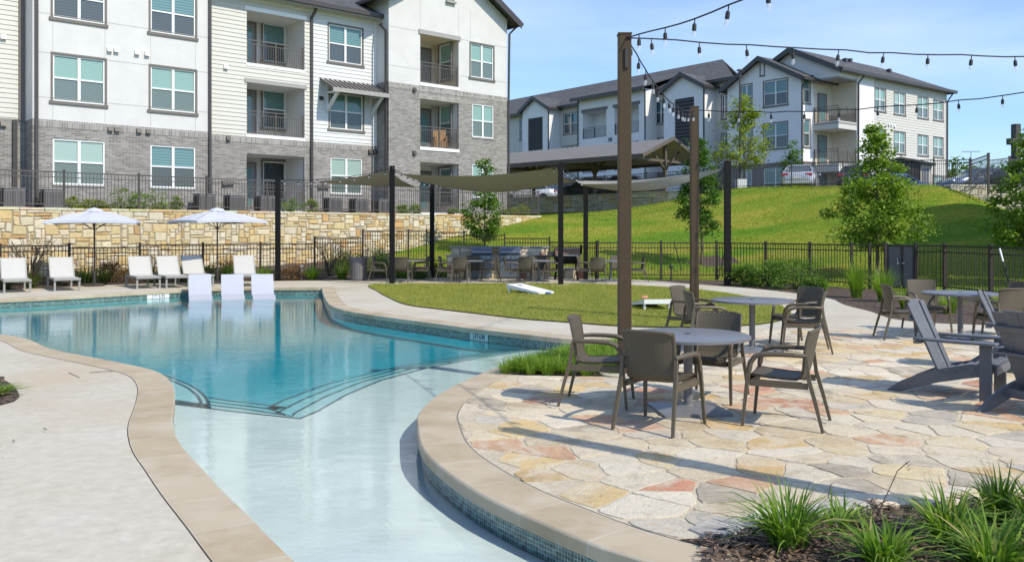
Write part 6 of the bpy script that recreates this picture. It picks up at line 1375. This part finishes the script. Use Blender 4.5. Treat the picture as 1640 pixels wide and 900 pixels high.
# air conditioners on the terrace
def ac():
    root = empty('air_conditioner', (0, 0, 0)); MB().bb(-.33, .33, -.33, .33, .04, .66).build('casing', M['acgrey'], root, bevel=.03); q = MB()
    for s in range(4):
        a = s*math.pi/2
        for k in range(12): x = -.28+k*.051; p = Matrix.Rotation(a, 3, 'Z') @ Vector((x, -.335, 0)); d = Matrix.Rotation(a, 3, 'Z') @ Vector((1, 0, 0)); q.box((p.x, p.y, .34), (.018, .018, .52), rz=a)
    q.build('louvres', M['darkmetal'], root); MB().bb(-.35, .35, -.35, .35, .66, .70).build('top', M['acgrey'], root, bevel=.01); MB().bb(-.4, .4, -.4, .4, 0, .04).build('pad', M['deck'], root); return root
ac0 = ac(); ga_ = 'air conditioners beside the grey brick building'
for i, (px, dy, lab) in enumerate(((20, -1.4, 'leftmost air conditioner, at the left edge behind the upper fence'), (83, -1.3, 'air conditioner below the first white window bay, left of the shrubs'), (327, -1.2, 'air conditioner left of the first dark downspout behind the umbrella'), (375, -.9, 'air conditioner left of the ground floor patio behind the upper fence'), (424, -.9, 'air conditioner in front of the ground floor patio door'),
                                  (532, -.9, 'air conditioner left of the ground floor window under the awning bay'), (574, -.9, 'air conditioner under the ground floor window beside the brown sail'), (611, -.9, 'air conditioner at the inner corner by the gabled brick bay'))):
    x = A.fx(px, yB+dy); wp = A.o+A.e*x+A.f*(yB+dy); loc = (wp.x, wp.y, 2.51)
    if i == 0: ac0.location = loc; ac0.rotation_euler = (0, 0, A.th); tag(ac0, lab, 'air conditioner', ga_)
    else: dup(ac0, loc, A.th, lab, ga_)

# pavilion on the upper terrace
pv = empty('metal_pavilion', (9.45, 54, 4.2), R(45), 'long open pavilion with a ribbed metal roof on centre posts above the stone wall', 'pavilion'); hw, zl, zk = 3.04, 2.05, 3.2; Lp = 24
for s in (-1, 1):
    q = MB(); slab(q, [(s*hw, -.6, zl), (s*hw, Lp, zl), (0, Lp, zk), (0, -.6, zk)], .06); o = q.build('roof_panel', M['roofmetal'], pv); q = MB()
    for k in range(int(Lp/.42)+2): y = -.6+k*.42; q.bar((s*hw, y, zl+.02), (0, y, zk+.02), .05, .05)
    q.build('standing_seams', M['roofmetal'], o); q = MB(); slab(q, [(s*hw*.98, -.55, zl-.065), (s*hw*.98, Lp, zl-.065), (0, Lp, zk-.065), (0, -.55, zk-.065)], .01); q.build('roof_underside', M['roofunder'], o)
    MB().bb(min(s*hw, s*(hw+.1)), max(s*hw, s*(hw+.1)), -.65, Lp, zl-.25, zl+.04).build('eave_beam', M['kiosk'], pv)
    q = MB(); q.bar((s*(hw+.1), -.63, zl-.08), (0, -.63, zk+.0), .08, .2); q.build('rake_trim', M['kiosk'], pv)
for k in range(5):
    y = .0+k*5.6; MB().bb(-.09, .09, y-.09, y+.09, 0, zk-.1).build('centre_post', M['kiosk'], pv); q = MB(); q.bb(-hw+.1, hw-.1, y-.05, y+.05, zl-.28, zl-.12)
    for s in (-1, 1): q.bar((s*.05, y, zl-.65), (s*1.5, y, zl+.45), .09, .09)
    for s in (-1, 1):
        if k < 4 or s < 0: q.bar((0, y+s*.08, zl-.75), (0, y+s*1.2, zk-.25), .09, .09)
    q.build('truss', M['kiosk'], pv)
MB().bb(-.05, .05, -.4, Lp, zk-.28, zk-.10).build('ridge_beam', M['kiosk'], pv)

# ------------------------------------------------------------------ vegetation
def leaf_quads(rs, P, size, up=.5):
    n = len(P); N = rs.normal(0, 1, (n, 3)); N[:, 2] = np.abs(N[:, 2])+up; N /= np.linalg.norm(N, axis=1)[:, None]
    A = rs.normal(0, 1, (n, 3)); A -= (A*N).sum(1)[:, None]*N; A /= np.linalg.norm(A, axis=1)[:, None]; B = np.cross(N, A); s_ = size*rs.uniform(.6, 1.3, n)[:, None]
    V = np.stack([P-A*s_*.5, P+B*s_*.30+N*s_*.06, P+A*s_*.5-N*s_*.08, P-B*s_*.30+N*s_*.06], 1).reshape(-1, 3); return V, np.arange(4*n).reshape(-1, 4)
def crown_points(rs, prof, ncl, per, cr, lean=(0, 0), rag=.25):
    zs = np.array([p[0] for p in prof]); rr_ = np.array([p[1] for p in prof]); P = []; C = []
    wgt = None
    while len(C) < ncl:
        z = rs.uniform(zs[0], zs[-1]); r = np.interp(z, zs, rr_)
        if rs.uniform() > r/rr_.max()*.9+.15: continue
        a = rs.uniform(0, 6.28); q = r*math.sqrt(rs.uniform(.08, 1))*(1+rs.normal(0, rag)*.6); C.append((q*math.cos(a)+lean[0]*(z-zs[0]), q*math.sin(a)+lean[1]*(z-zs[0]), z))
    for c in C:
        k = int(per*rs.uniform(.5, 1.5)); s_ = cr*rs.uniform(.6, 1.4); d = rs.normal(0, 1, (k, 3))*np.array((s_, s_, s_*.6)); P.append(d+np.array(c))
    return np.concatenate(P), C
def tree(name, x, y, z, prof, trunk_h, tr, mat_, label, seed, ncl=70, per=60, cr=.16, size=.12, group=None, lean=(0, 0), bark='bark', stakes=False):
    rs = np.random.RandomState(seed); root = empty(name, (x, y, z), 0, label, 'tree', group); P, C = crown_points(rs, prof, ncl, per, cr, lean); V, F_ = leaf_quads(rs, P, size); npmesh('crown', V, F_, M[mat_], root)
    top = prof[-1][0]; t_ = MB(); t_.tube([(0, 0, -.2), (.01, 0, trunk_h*.5), (lean[0]*.3, lean[1]*.3, trunk_h), (lean[0]*(top-prof[0][0])*.6, lean[1]*(top-prof[0][0])*.6, top*.92)], [tr*1.25, tr, tr*.85, tr*.15], 8)
    t_.build('trunk', M[bark], root, smooth=True); l_ = MB()
    for c in C[::2]:
        zb_ = max(trunk_h*.8, c[2]-abs(rs.uniform(.2, .6))*math.hypot(c[0], c[1])-.1); zb_ = min(zb_, c[2]); f = (zb_-prof[0][0]); b = Vector((lean[0]*f*.6, lean[1]*f*.6, zb_)); e = Vector(c); l_.tube([b, b.lerp(e, .5)+Vector((0, 0, .04)), e], [tr*.3, tr*.2, tr*.08], 5, cap=False)
    l_.build('limbs', M[bark], root)
    return root
p = at(1405, 29); tree('young_tree', p.x, 29, terr(p.x, 29), [(.85, .3), (1.25, 1.3), (1.9, 1.5), (2.5, 1.2), (3.1, 1.0), (3.6, .55), (4.3, .42), (4.95, .2)], 1.3, .06, 'leaf_bright', 'large bushy bright green young tree behind the gate, on the shaded slope', 21, 120, 95, .17, .125)
p = at(1124, 34.5); tree('young_tree', p.x, 34.5, terr(p.x, 34.5), [(1.15, .35), (1.7, .85), (2.4, .95), (3.0, .75), (3.8, .55), (4.5, .3), (4.9, .1)], 1.25, .05, 'leaf_dark', 'dark green narrow tree in a mulch ring behind the shorter brown post', 22, 85, 70, .14, .125, lean=(-.05, 0))
p = at(776, 37.4); tree('young_tree', p.x, 37.4, terr(p.x, 37.4), [(.5, .3), (.9, .8), (1.6, .85), (2.2, .6), (2.8, .35), (3.7, .28), (4.1, .1)], .6, .05, 'leaf_mid', 'green young tree in front of the end of the limestone wall by the brick building', 23, 75, 60, .14, .125)
p = at(1192, 52); tree('young_tree', p.x, 52, 4.2, [(1.2, .5), (1.8, 1.5), (2.8, 1.5), (3.6, 1.1), (4.6, .7), (5.4, .2)], 1.2, .06, 'leaf_yel', 'yellow green young tree beside the tall lamp pole on the hill crest', 24, 75, 55, .24, .17)
p = at(1270, 54); tree('young_tree', p.x, 54, 4.2, [(.9, .4), (1.6, .75), (2.2, .5), (3.0, .15)], .9, .04, 'leaf_mid', 'small green tree behind the silver sedan on the hill', 25, 35, 40, .16, .15)
p = at(1668, 25.5); tree('young_tree', p.x, 25.5, .1, [(1.0, .5), (1.5, 1.2), (2.2, 1.35), (3.0, 1.1), (3.8, .7), (4.6, .3)], 1.0, .07, 'leaf_bright', 'leafy bright green tree cut by the right edge below the parked cars', 26, 110, 95, .17, .13)
# far hedge of trees beyond the car park
for i, (px, Y, h_, r_) in enumerate(((1486, 120, 6.0, 3.5), (1530, 100, 5.5, 3.0), (1562, 140, 7.5, 4.5), (1600, 110, 5.8, 3.6), (1645, 125, 7.0, 4.5), (1690, 110, 6.5, 4.0))):
    p = at(px, Y); tree('distant_tree', p.x, Y, 4.2, [(0, r_*.7), (h_*.35, r_), (h_*.75, r_*.7), (h_, r_*.2)], .5, .12, 'leaf_mid' if i % 2 else 'leaf_dark', ['distant round tree seen under the far corner of the hill building', 'distant tree just left of the blue car roof', 'distant tall tree behind the blue car', 'distant tree between the blue car and the dark post', 'distant tree beyond the dark post', 'distant tree beyond the right edge'][i], 40+i, 60, 34, .7, .5, group='distant trees beyond the car park')
def shrub(name, x, y, z, r, h, mat_, label, seed, n=26, per=45, size=.06, group=None, cat='shrub'):
    rs = np.random.RandomState(seed); root = empty(name, (x, y, z), 0, label, cat, group); P, C = crown_points(rs, [(.03, r*.7), (h*.35, r), (h*.75, r*.75), (h, r*.3)], n, per, r*.18, rag=.3); P[:, 2] = np.maximum(P[:, 2], .01); V, F_ = leaf_quads(rs, P, size); npmesh('foliage', V, F_, M[mat_], root); s_ = MB()
    for c in C[::2]: s_.tube([(0, 0, 0), (c[0]*.4, c[1]*.4, c[2]*.6), c], [.012, .008, .004], 4, cap=False)
    s_.build('stems', M['twig'], root); return root
def tuft(rs, n, h, spread, wd, droop=.5, seg=4):
    V = []; F_ = []
    for k in range(n):
        a = rs.uniform(0, 6.28); r0 = spread*.28*math.sqrt(rs.uniform()); hh = h*rs.uniform(.5, 1.15); out = spread*rs.uniform(.25, 1.15); b = a+rs.normal(0, .5); base = np.array((r0*math.cos(a), r0*math.sin(a), 0)); d = np.array((math.cos(b), math.sin(b), 0)); side = np.array((-math.sin(b), math.cos(b), 0)); tw = rs.uniform(-.5, .5); i0_ = len(V)
        for s_ in range(seg+1):
            t_ = s_/seg; zz = hh*(t_*1.25-droop*t_*t_*rs.uniform(.85, 1.0)*(out/spread)); p = base+d*out*t_**1.7+np.array((0, 0, zz)); w_ = wd*(1-t_**1.6*.93)*(.6+.4*min(1, t_*6)); e = side*w_/2*math.cos(tw)+np.array((0, 0, w_/2*math.sin(tw))); V += [p-e, p+e]
        for s_ in range(seg): j = i0_+2*s_; F_.append((j, j+1, j+3, j+2))
    return np.array(V), np.array(F_)
def clump(name, x, y, z, n, h, sp_, wd, mat_, label, seed, group=None, cat='grass clump', droop=.5, seg=4):
    rs = np.random.RandomState(seed); V, F_ = tuft(rs, n, h, sp_, wd, droop, seg); o = npmesh(name, V, F_, M[mat_]); o.location = (x, y, z); return tag(o, label, cat, group)
# foreground strap leaf clumps
gf = 'strap leaf clumps in the front planting bed'
for i, (px, py, n, h, s_, lab) in enumerate(((1262, 872, 260, .34, .30, 'strap leaf clump nearest the pool coping, leftmost in the front bed'), (1415, 915, 220, .30, .24, 'low strap leaf clump at the bottom edge, between the leftmost and the right ones'), (1345, 842, 60, .17, .22, 'sparse small strap leaf clump just behind the leftmost clump'),
                                  (1520, 868, 240, .30, .26, 'dense strap leaf clump in the middle right of the front bed'), (1592, 925, 300, .32, .28, 'bright strap leaf clump at the bottom right corner'), (1600, 835, 150, .34, .20, 'upright strap leaf clump beside the right edge, tallest in the bed'), (1668, 860, 220, .36, .26, 'strap leaf clump cut by the right edge'), (1700, 930, 200, .32, .26, 'strap leaf clump hidden beyond the bottom right corner'))):
    g = G(px, py, .02); clump('strap_leaf_clump', g.x, g.y, .02, int(n*.62), h*1.0, s_*1.15, .020, 'blade', lab, 60+i, gf, droop=.75, seg=6)
def sprig(px, py, pts_, lab):
    g = G(px, py, .02); q = MB(); q.tube(pts_, [.003]*len(pts_), 4); e = Vector(pts_[-1])
    for k in range(5): q.tube([e-Vector((0, 0, .012*k)), e+Vector((.02*(-1)**k, 0, .012-.012*k))], [.003, .001], 4)
    o = q.build('dry_flower_stalk', M['twig']); o.location = (g.x, g.y, .02); tag(o, lab, 'dry stalk', 'dry flower stalks')
sprig(1405, 822, [(0, 0, 0), (.06, 0, .12), (.13, .02, .25), (.19, .02, .30)], 'dry flower stalk leaning right over the red paving stone'); sprig(1332, 812, [(0, 0, 0), (-.02, 0, .07), (-.005, 0, .14)], 'short dry stalk between the two left strap leaf clumps')
# green strip by the near table
rs = np.random.RandomState(9); V, F_ = [], []; k0 = 0; cnt = 0
while cnt < 165:
    x, y = rs.uniform(-.15, 2.0), rs.uniform(10.2, 13.0)
    if not inpoly(x, y, strip_poly): continue
    v, f = tuft(rs, 60, .19, .21, .012, .6, 3); v = v+np.array((x, y, .02)); V.append(v); F_.append(f+k0); k0 += len(v); cnt += 1
tag(npmesh('border_grass', np.concatenate(V), np.concatenate(F_), M['blade_y']), 'low mass of green border grass between the pool end and the near chair', 'border grass', kind='stuff')
# tufts and shrubs along the right fence
gr_ = 'plants along the right fence'
for i, (px, Y, n, h, s_, lab) in enumerate(((1372, 22.6, 260, .95, .45, 'tall bright grass tuft beside the path, leftmost of the fence tufts'), (1415, 21.3, 260, .85, .45, 'bright grass tuft in front of the gate'), (1450, 19.3, 160, .5, .35, 'yellowish grass tuft behind the left chair of the third table'), (1520, 18.2, 160, .45, .4, 'yellow green tuft behind the pale woven armchair'), (1610, 17.6, 160, .5, .4, 'yellow green tuft at the right edge behind the chairs'))):
    p = at(px, Y); clump('grass_tuft', p.x, Y, 0, n, h, s_, .018, 'blade_y', lab, 80+i, gr_)
for i, (px, Y, r_, h, lab) in enumerate(((1192, 27.6, .55, .62, 'leafy shrub just right of the rightmost black post'), (1232, 27.0, .7, .75, 'leafy shrub second from the rightmost black post'), (1275, 26.0, .75, .80, 'largest leafy shrub on the right fence line, above the path'), (1305, 24.8, .35, .35, 'small leafy shrub at the end of the shrub row'))):
    p = at(px, Y); shrub('leafy_shrub', p.x, Y, 0, r_, h, 'leaf_mid', lab, 90+i, 40, 60, .07, gr_)
# planting behind the loungers
gl2 = 'green border plants behind the chaise lounges'; labs = ['at the far left edge', 'left of the second chaise', 'right behind the second chaise', 'left of the first umbrella pole', 'right behind the first umbrella base', 'left of the third chaise', 'between the third and fourth chaises', 'between the fourth and fifth chaises', 'beside the second umbrella pole', 'behind the middle pool lounger', 'left of the leftmost black post', 'right of the leftmost black post', 'under the bare twiggy shrub by the gate posts', 'left of the trash bin']
for i, px in enumerate((8, 50, 102, 138, 168, 190, 245, 290, 335, 365, 425, 468, 500, 548)):
    Y = float(np.interp(px, [0, 117, 200, 304, 400, 563], [25.7, 27.9, 28.7, 29.6, 30.2, 31.0])); p = at(px, Y)
    if i % 3 == 2: shrub('border_shrub', p.x, Y, 0, .42, .5, ('leaf_mid', 'rust_leaf', 'leaf_dark')[i % 2*1], 'low shrub '+labs[i], 110+i, 26, 45, .06, gl2)
    else: clump('border_plant', p.x, Y, 0, 190, .62 if i % 2 else .5, .5, .022, 'blade' if i % 2 else 'blade_y', 'strappy green plant '+labs[i], 110+i, gl2)
labs2 = ['reddish low shrub on the mulch before the limestone wall, behind the first umbrella', 'reddish low shrub behind the second umbrella pole', 'dusty green low shrub on the slope right of the trash bin', 'yellow green low shrub behind the leftmost far table', 'dark low shrub at the foot of the berm left of the kitchen', 'yellow low shrub between the sail posts and the kitchen', 'olive low shrub behind the stepped fence', 'olive low shrub above the trash bin']
for i, (px, Y, r_, h, mt) in enumerate(((180, 29.6, .6, .5, 'rust_leaf'), (372, 31.5, .6, .5, 'rust_leaf'), (600, 32.2, .7, .55, 'leaf_mid'), (645, 32.0, .5, .45, 'blade_y'), (668, 31.2, .4, .35, 'leaf_dark'), (703, 32.4, .4, .5, 'leaf_yel'), (560, 33.6, .9, .6, 'leaf_mid'), (600, 34.2, .9, .6, 'leaf_dark'))):
    p = at(px, Y); shrub('low_shrub', p.x, Y, max(0, terr(p.x, Y)), r_, h, mt, labs2[i], 130+i, 30, 45, .065, 'low shrubs on the mulch slope')
def twiggy(px, Y, h, lab, seed, n=26):
    p = at(px, Y); rs = random.Random(seed); q = MB()
    for k in range(n):
        a = rs.uniform(0, 6.28); d = Vector((math.cos(a), math.sin(a), 0)); s_ = rs.uniform(.2, .6); m1 = d*s_*.4*h+Vector((0, 0, h*.5)); e = d*s_*h+Vector((0, 0, h*rs.uniform(.75, 1.1))); q.tube([(0, 0, 0), m1, e], [.014, .009, .004], 4, cap=False)
        for b in range(3): t_ = rs.uniform(.3, .9); s0 = m1.lerp(e, t_); q.tube([s0, s0+Vector((rs.uniform(-.2, .2), rs.uniform(-.2, .2), rs.uniform(.08, .25)))], [.006, .003], 4, cap=False)
    o = q.build('bare_shrub', M['twig'], fix=False); o.location = (p.x, Y, .0); tag(o, lab, 'bare shrub', 'bare twiggy shrubs')
twiggy(48, 26.6, 1.45, 'bare brown twiggy shrub left of the second chaise', 1, 34); twiggy(238, 29.2, .9, 'bare brown twiggy shrub behind the third and fourth chaises', 2); twiggy(528, 31.8, 1.3, 'bare brown twiggy shrub left of the trash bin', 3, 30); twiggy(1150, 24.9+6, .35, 'tiny dry twiggy plant at the foot of the right fence', 4, 8)
# shrubs on the building terrace
for i, (px, r_, h, lab) in enumerate(((115, .35, .45, 'sparse yellowish shrub right of the left air conditioners'), (142, .3, .35, 'tiny shrub below the first white window'), (160, .3, .35, 'tiny shrub left of the tall grassy shrub on the upper terrace'), (193, .45, .85, 'tall grassy shrub below the white wall, first of three'), (222, .4, .7, 'grassy shrub below the white wall, second of three'), (250, .55, .75, 'wide grassy shrub below the second white window'), (281, .25, .55, 'narrow shrub right of the second white window'),
                                    (465, .5, .6, 'round shrub right of the leftmost black post, on the terrace'), (498, .4, .6, 'round shrub by the dark downspout on the terrace'), (645, .35, .45, 'round shrub at the foot of the gabled brick bay, left one'), (665, .35, .5, 'round shrub at the foot of the gabled brick bay, right one'), (726, .3, .3, 'small shrub below the gabled bay balcony'), (806, .3, .3, 'small shrub at the far corner of the gabled bay'), (832, .7, .55, 'wide yellowish shrub at the end of the limestone wall'))):
    off = -1.6; x = A.fx(px, yB+off) if i < 12 else A.fx(px, yD-.8); yy = (yB+off) if i < 12 else yD-.8; wp = A.o+A.e*x+A.f*yy
    shrub('terrace_shrub', wp.x, wp.y, 2.5, r_, h, 'leaf_yel' if i in (0, 1, 2, 13) else 'leaf_bright', lab, 150+i, 24, 40, .07, 'shrubs on the upper terrace')
g = G(8, 635); clump('border_plant', g.x-.1, g.y, .02, 120, .12, .3, .02, 'blade', 'small green plant in the mulch at the left edge of the deck', 170)
chips('leaf_litter', [(-5.3, 5.2), (-3.6, 5.2), (-3.9, 7.4), (-5.3, 8.0)], 90, .012, .05, 8)
chips('bed_litter', left_bed, 500, .02, .06, 3)

# ------------------------------------------------------------------ cars
def loft(mb, secs):       # secs: list of (y, [(x,z)...]) half section mirrored; closed cross sections
    base = len(mb.v); n = len(secs[0][1])*2
    for y, hs in secs:
        for x, z in hs: mb.v.append((x, y, z))
        for x, z in hs[::-1]: mb.v.append((-x, y, z))
    for i in range(len(secs)-1):
        for k in range(n): k2 = (k+1) % n; mb.f.append((base+i*n+k, base+i*n+k2, base+(i+1)*n+k2, base+(i+1)*n+k))
    mb.f.append(tuple(base+k for k in range(n))[::-1]); mb.f.append(tuple(base+(len(secs)-1)*n+k for k in range(n))); return mb
def car(loc, rz, paint, label, suv=False):       # front = +y
    root = empty('parked_car', loc, rz, label, 'car', 'cars parked on the hill'); h = 1.0 if not suv else 1.15
    def hs(w_, zb_, zt): return [(0, zb_), (w_*.9, zb_), (w_, zb_+.12), (w_, (zb_+zt)/2), (w_*.96, zt-.08), (w_*.82, zt), (0, zt)]
    b = [(-2.32, hs(.70, .40, .84*h)), (-2.22, hs(.84, .28, .98*h)), (-1.7, hs(.90, .22, 1.03*h)), (-.8, hs(.91, .2, .98*h)), (.9, hs(.91, .2, .96*h)), (1.5, hs(.90, .22, .92*h)), (2.1, hs(.84, .26, .78*h)), (2.3, hs(.70, .36, .66*h))]
    loft(MB(), b).build('body', M[paint], root, smooth=True, angle=50)
    def cs(w0, w1, z0, z1): return [(0, z0), (w0, z0), (w1, z1-.06), (w1*.9, z1), (0, z1)]
    yr = -1.85 if not suv else -2.15; H = 1.45 if not suv else 1.72
    g = [(yr, cs(.80, .76, .93*h, .97*h)), (yr+.65 if not suv else yr+.3, cs(.82, .62, .93*h, H-.04)), (-.3, cs(.82, .64, .93*h, H-.01)), (.35, cs(.82, .62, .92*h, H-.05)), (1.15, cs(.80, .74, .88*h, .95*h))]
    loft(MB(), g).build('windows', M['dglass'], root, smooth=True, angle=40)
    r = [(yr+.62 if not suv else yr+.28, [(0, H-.10), (.62, H-.10), (.63, H-.05), (.55, H+.012), (0, H+.02)]), (-.3, [(0, H-.08), (.645, H-.08), (.65, H-.03), (.56, H+.03), (0, H+.04)]), (.38, [(0, H-.12), (.62, H-.12), (.625, H-.06), (.54, H-.015), (0, H-.005)])]
    loft(MB(), r).build('roof', M[paint], root, smooth=True, angle=40)
    for s in (-1, 1):
        for y0_, z0_, y1_, z1_ in ((yr+.05, .97*h, yr+.66 if not suv else yr+.3, H-.06), (-.45, .95*h, -.42, H-.04), (1.12, .93*h, .36, H-.08)): MB().bar((s*.80, y0_, z0_), (s*.635, y1_, z1_), .06, .05).build('pillar', M[paint], root)
    RXm = Matrix.Rotation(R(90), 3, 'Y')
    for s in (-1, 1):
        for y in (-1.38, 1.38):
            wo_ = MB().lathe([(.18, -.1), (.30, -.105), (.33, -.07), (.33, .07), (.30, .105), (.18, .1)], n=20, M=RXm, c=(s*.83, y, .33)).build('wheel', M['rubber'], root, smooth=True); MB().lathe([(0, .08), (.19, .085), (.2, .1)] if s > 0 else [(0, -.08), (.19, -.085), (.2, -.1)], n=12, M=RXm, c=(s*.83, y, .33)).build('rim', M['lframe'], wo_)
        MB().box((s*.64, -2.25, .84*h), (.40, .14, .15)).build('taillight', M['red'], root, bevel=.03); MB().box((s*.62, 2.16, .66*h), (.34, .2, .13)).build('headlight', M['steel'], root, bevel=.03)
        MB().box((s*.98, .75, .98*h), (.16, .1, .12)).build('mirror', M[paint], root, bevel=.03)
    MB().box((0, -2.31, .68*h), (.42, .03, .13)).build('number_plate', M['white'], root); MB().box((0, -2.27, .40), (1.4, .12, .16)).build('bumper', M['rubber'] if suv else M[paint], root, bevel=.03)
    return root
def cpos(px, Y, z=4.12): q = at(px, Y); return (q.x, Y, z)
car(cpos(1283, 52.0), face(.45, 1), 'car_silver', 'silver sedan on the hill crest with its red tail lights toward us')
car(cpos(1372, 52.5), face(.50, 1), 'car_dark', 'dark car on the hill crest half hidden behind the bushy tree')
car(cpos(1434, 50.5, 3.55), face(1, .25), 'car_sky', 'bright blue low car behind the hill fence right of the bushy tree')
car(cpos(1568, 51.5, 3.95), face(-1, -.15), 'car_blue', 'slate blue sedan seen side on beyond the stepped fence')
car(cpos(1655, 48, 4.1), face(-.9, .3), 'car_dark', 'black sport utility vehicle at the right edge beyond the fence', True)
car(cpos(846, 71), face(-1, .2), 'car_white', 'white car behind the shaded grey wall, left of the sail post')
car(cpos(946, 63), face(-1, .6), 'car_dark', 'dark car parked under the pavilion, left of the tall brown post'); car(cpos(1012, 60.5), face(1, -.45), 'car_blue', 'blue grey car parked under the pavilion, right of the tall brown post')
# lamp pole, planter, shed, dark post, distant light
lp = at(1185, 51.3); l_ = empty('lamp_pole', (lp.x, 51.3, 4.2), 0, 'tall thin black lamp pole beside the yellow green tree', 'lamp post')
MB().lathe([(.13, 0), (.13, .1), (.06, .14), (.05, 6.95), (0, 7.0)], n=10).build('pole', M['darkmetal'], l_); MB().bb(-.16, .16, -.12, .12, 6.9, 7.0).build('lamp_head', M['darkmetal'], l_); MB().bb(-.05, .25, -.03, .03, 6.6, 6.66).build('bracket', M['darkmetal'], l_)
pb_ = empty('white_planter', (lp.x+.05, 51.25, 4.2), 0, 'white square concrete base at the foot of the lamp pole', 'planter'); MB().bb(-.28, .28, -.28, .28, 0, .55).build('block', M['whitetrim'], pb_, bevel=.02)
s1, s2 = at(1449, 55), at(1499, 55); sh = empty('metal_shed', ((s1.x+s2.x)/2, 55.5, 4.1), .0, 'dark ribbed metal enclosure with a sloping roof at the corner of the hill building', 'shed'); hs_ = (s2.x-s1.x)/2
q = MB(); q.bb(-hs_, hs_*.25, 0, 2, 0, 2.0); q.build('wall', M['kiosk'], sh)
for k in range(9): pass
q = MB()
for k in range(12): x = -hs_+.06+k*(hs_*1.25-.1)/11; q.bb(x-.03, x+.03, -.04, 0, 0, 1.98)
q.build('ribs', M['darkmetal'], sh); MB().bb(hs_*.25, hs_, .02, 2, 0, 1.85).build('side_wall', M['cream'], sh); q = MB(); slab(q, [(-hs_-.1, -.25, 2.32), (hs_+.1, -.25, 1.92), (hs_+.1, 2.2, 1.92), (-hs_-.1, 2.2, 2.32)], .14); q.build('roof', M['gutter'], sh); MB().bb(hs_*.4, hs_*.8, -.01, .02, .1, 1.6).build('door', M['door'], sh)
dp = at(1627, 42.8); d_ = empty('timber_post', (dp.x, 42.8, 4.0), .3, 'dark square post with a crossbar rising beyond the parked cars at right', 'post'); MB().bb(-.15, .15, -.15, .15, 0, 2.95).build('upright', M['gutter'], d_); MB().bb(-.40, .40, -.19, .19, 1.95, 2.25).build('crossbar', M['gutter'], d_)
fl = at(1555, 150); f_ = empty('lamp_pole', (fl.x, 150, 4.2), 0, 'tiny distant street light above the slate blue car', 'lamp post'); MB().lathe([(.12, 0), (.08, 11.2), (0, 11.2)], n=8).build('pole', M['steel'], f_); MB().bb(-1.5, 1.5, -.1, .1, 11.1, 11.3).build('lamp_arm', M['steel'], f_)
# leaf skimmer pole leaning on the right fence
pa, pb2 = at(1624, 20.6, .05), at(1601, 21.4, 1.28); o0 = Vector(pa); sk = empty('pool_pole', tuple(o0), 0, 'black and white pool pole leaning against the right fence', 'pole'); v = Vector(pb2)-o0
MB().tube([(0, 0, 0), v*.75], .018, 8).build('lower_tube', M['rubber'], sk); MB().tube([v*.75, v], .022, 8).build('handle', M['whitetrim'], sk)
# tree stakes beside the dark tree
st = at(1124, 34.5)
for i, (px, z1, lab) in enumerate(((1080, 1.1, 'leaning black tree stake left of the mulch ring'), (1160, 1.25, 'leaning black tree stake right of the mulch ring'))):
    a_ = at(px+ (12 if i == 0 else -6), 33.2); q = MB(); q.tube([(0, 0, 0), (-.30 if i == 0 else .28, 0, z1)], .018, 6); o = q.build('tree_stake', M['rubber']); o.location = (a_.x, 33.2, terr(a_.x, 33.2)); tag(o, lab, 'stake')
for i, (px, Y, lab) in enumerate(((483, 30.6, 'grey stub path light in the plants left of the fence gate posts'), (1075, 30.3, 'dark stub path light below the fence by the mulch ring'))):
    p = at(px, Y); o = MB().lathe([(.03, 0), (.03, .42), (.07, .44), (.07, .52), (0, .55)], n=10).build('path_light', M['lframe'] if i == 0 else M['darkmetal']); o.location = (p.x, Y, 0); tag(o, lab, 'path light')
# unseen building added out of frame, shaped to shade the lower right hill
cb = empty('unseen_shade_building', (27, 31, 0), 0, 'unseen white building with a dark roof, added outside the right edge to shade the hill', 'building')
cpx = [(-7.2, -7.2), (7, -7.2), (9, 2.6), (-4.6, 2.6)]; MB().prism(cpx, 0, 8.2).build('wall', M['stucco'], cb); MB().prism([(x*1.06, y*1.06) for x, y in cpx], 8.2, 8.6).build('roof', M['gutter'], cb)
for k in range(4):
    for z in (1.0, 4.6): x = -4.6+k*3.2; window(cb, PF(-7.2), x, x+1.6, z, z+1.9, dark=1)
# depth marks on the tile band
def mark(body, px, size, label, wid, pm_, sx_):
    best = min(range(len(WALL)), key=lambda i: abs(CX+WALL[i][0]/WALL[i][1]*FPX-px)+(0 if WALL[i][1] > 13 else 1e5)); a = Vector(WALL[best-2]); b = Vector(WALL[(best+2) % len(WALL)]); c = Vector(WALL[best]); d = (b-a).normalized(); n_ = Vector((d.y, -d.x))
    n_ = -n_ if n_.dot(c) > 0 else n_; root = empty('depth_marker', (c.x+n_.x*.012, c.y+n_.y*.012, -.135), math.atan2(-n_.x, n_.y)+math.pi, label, 'depth marker', 'pool depth markers')
    MB().bb(-wid/2, wid/2, .0, .008, -.060, .055).build('tile_plate', pm_, root); t_o = text(body, size, (0, -.003, 0), (R(90), 0, 0), M['ink'], root); t_o.scale = (sx_, 1, 1)
mark('3 FT 6 IN', 773, .125, 'depth marker reading 3 FT 6 IN on the curved far side of the pool', .46, simple('pale_depth_tile', (.42, .52, .50), .3), .62); mark('3 FT 6 IN', 253, .16, 'depth marker with black characters under the far left coping by the loungers', .66, M['whitetrim'], .62)
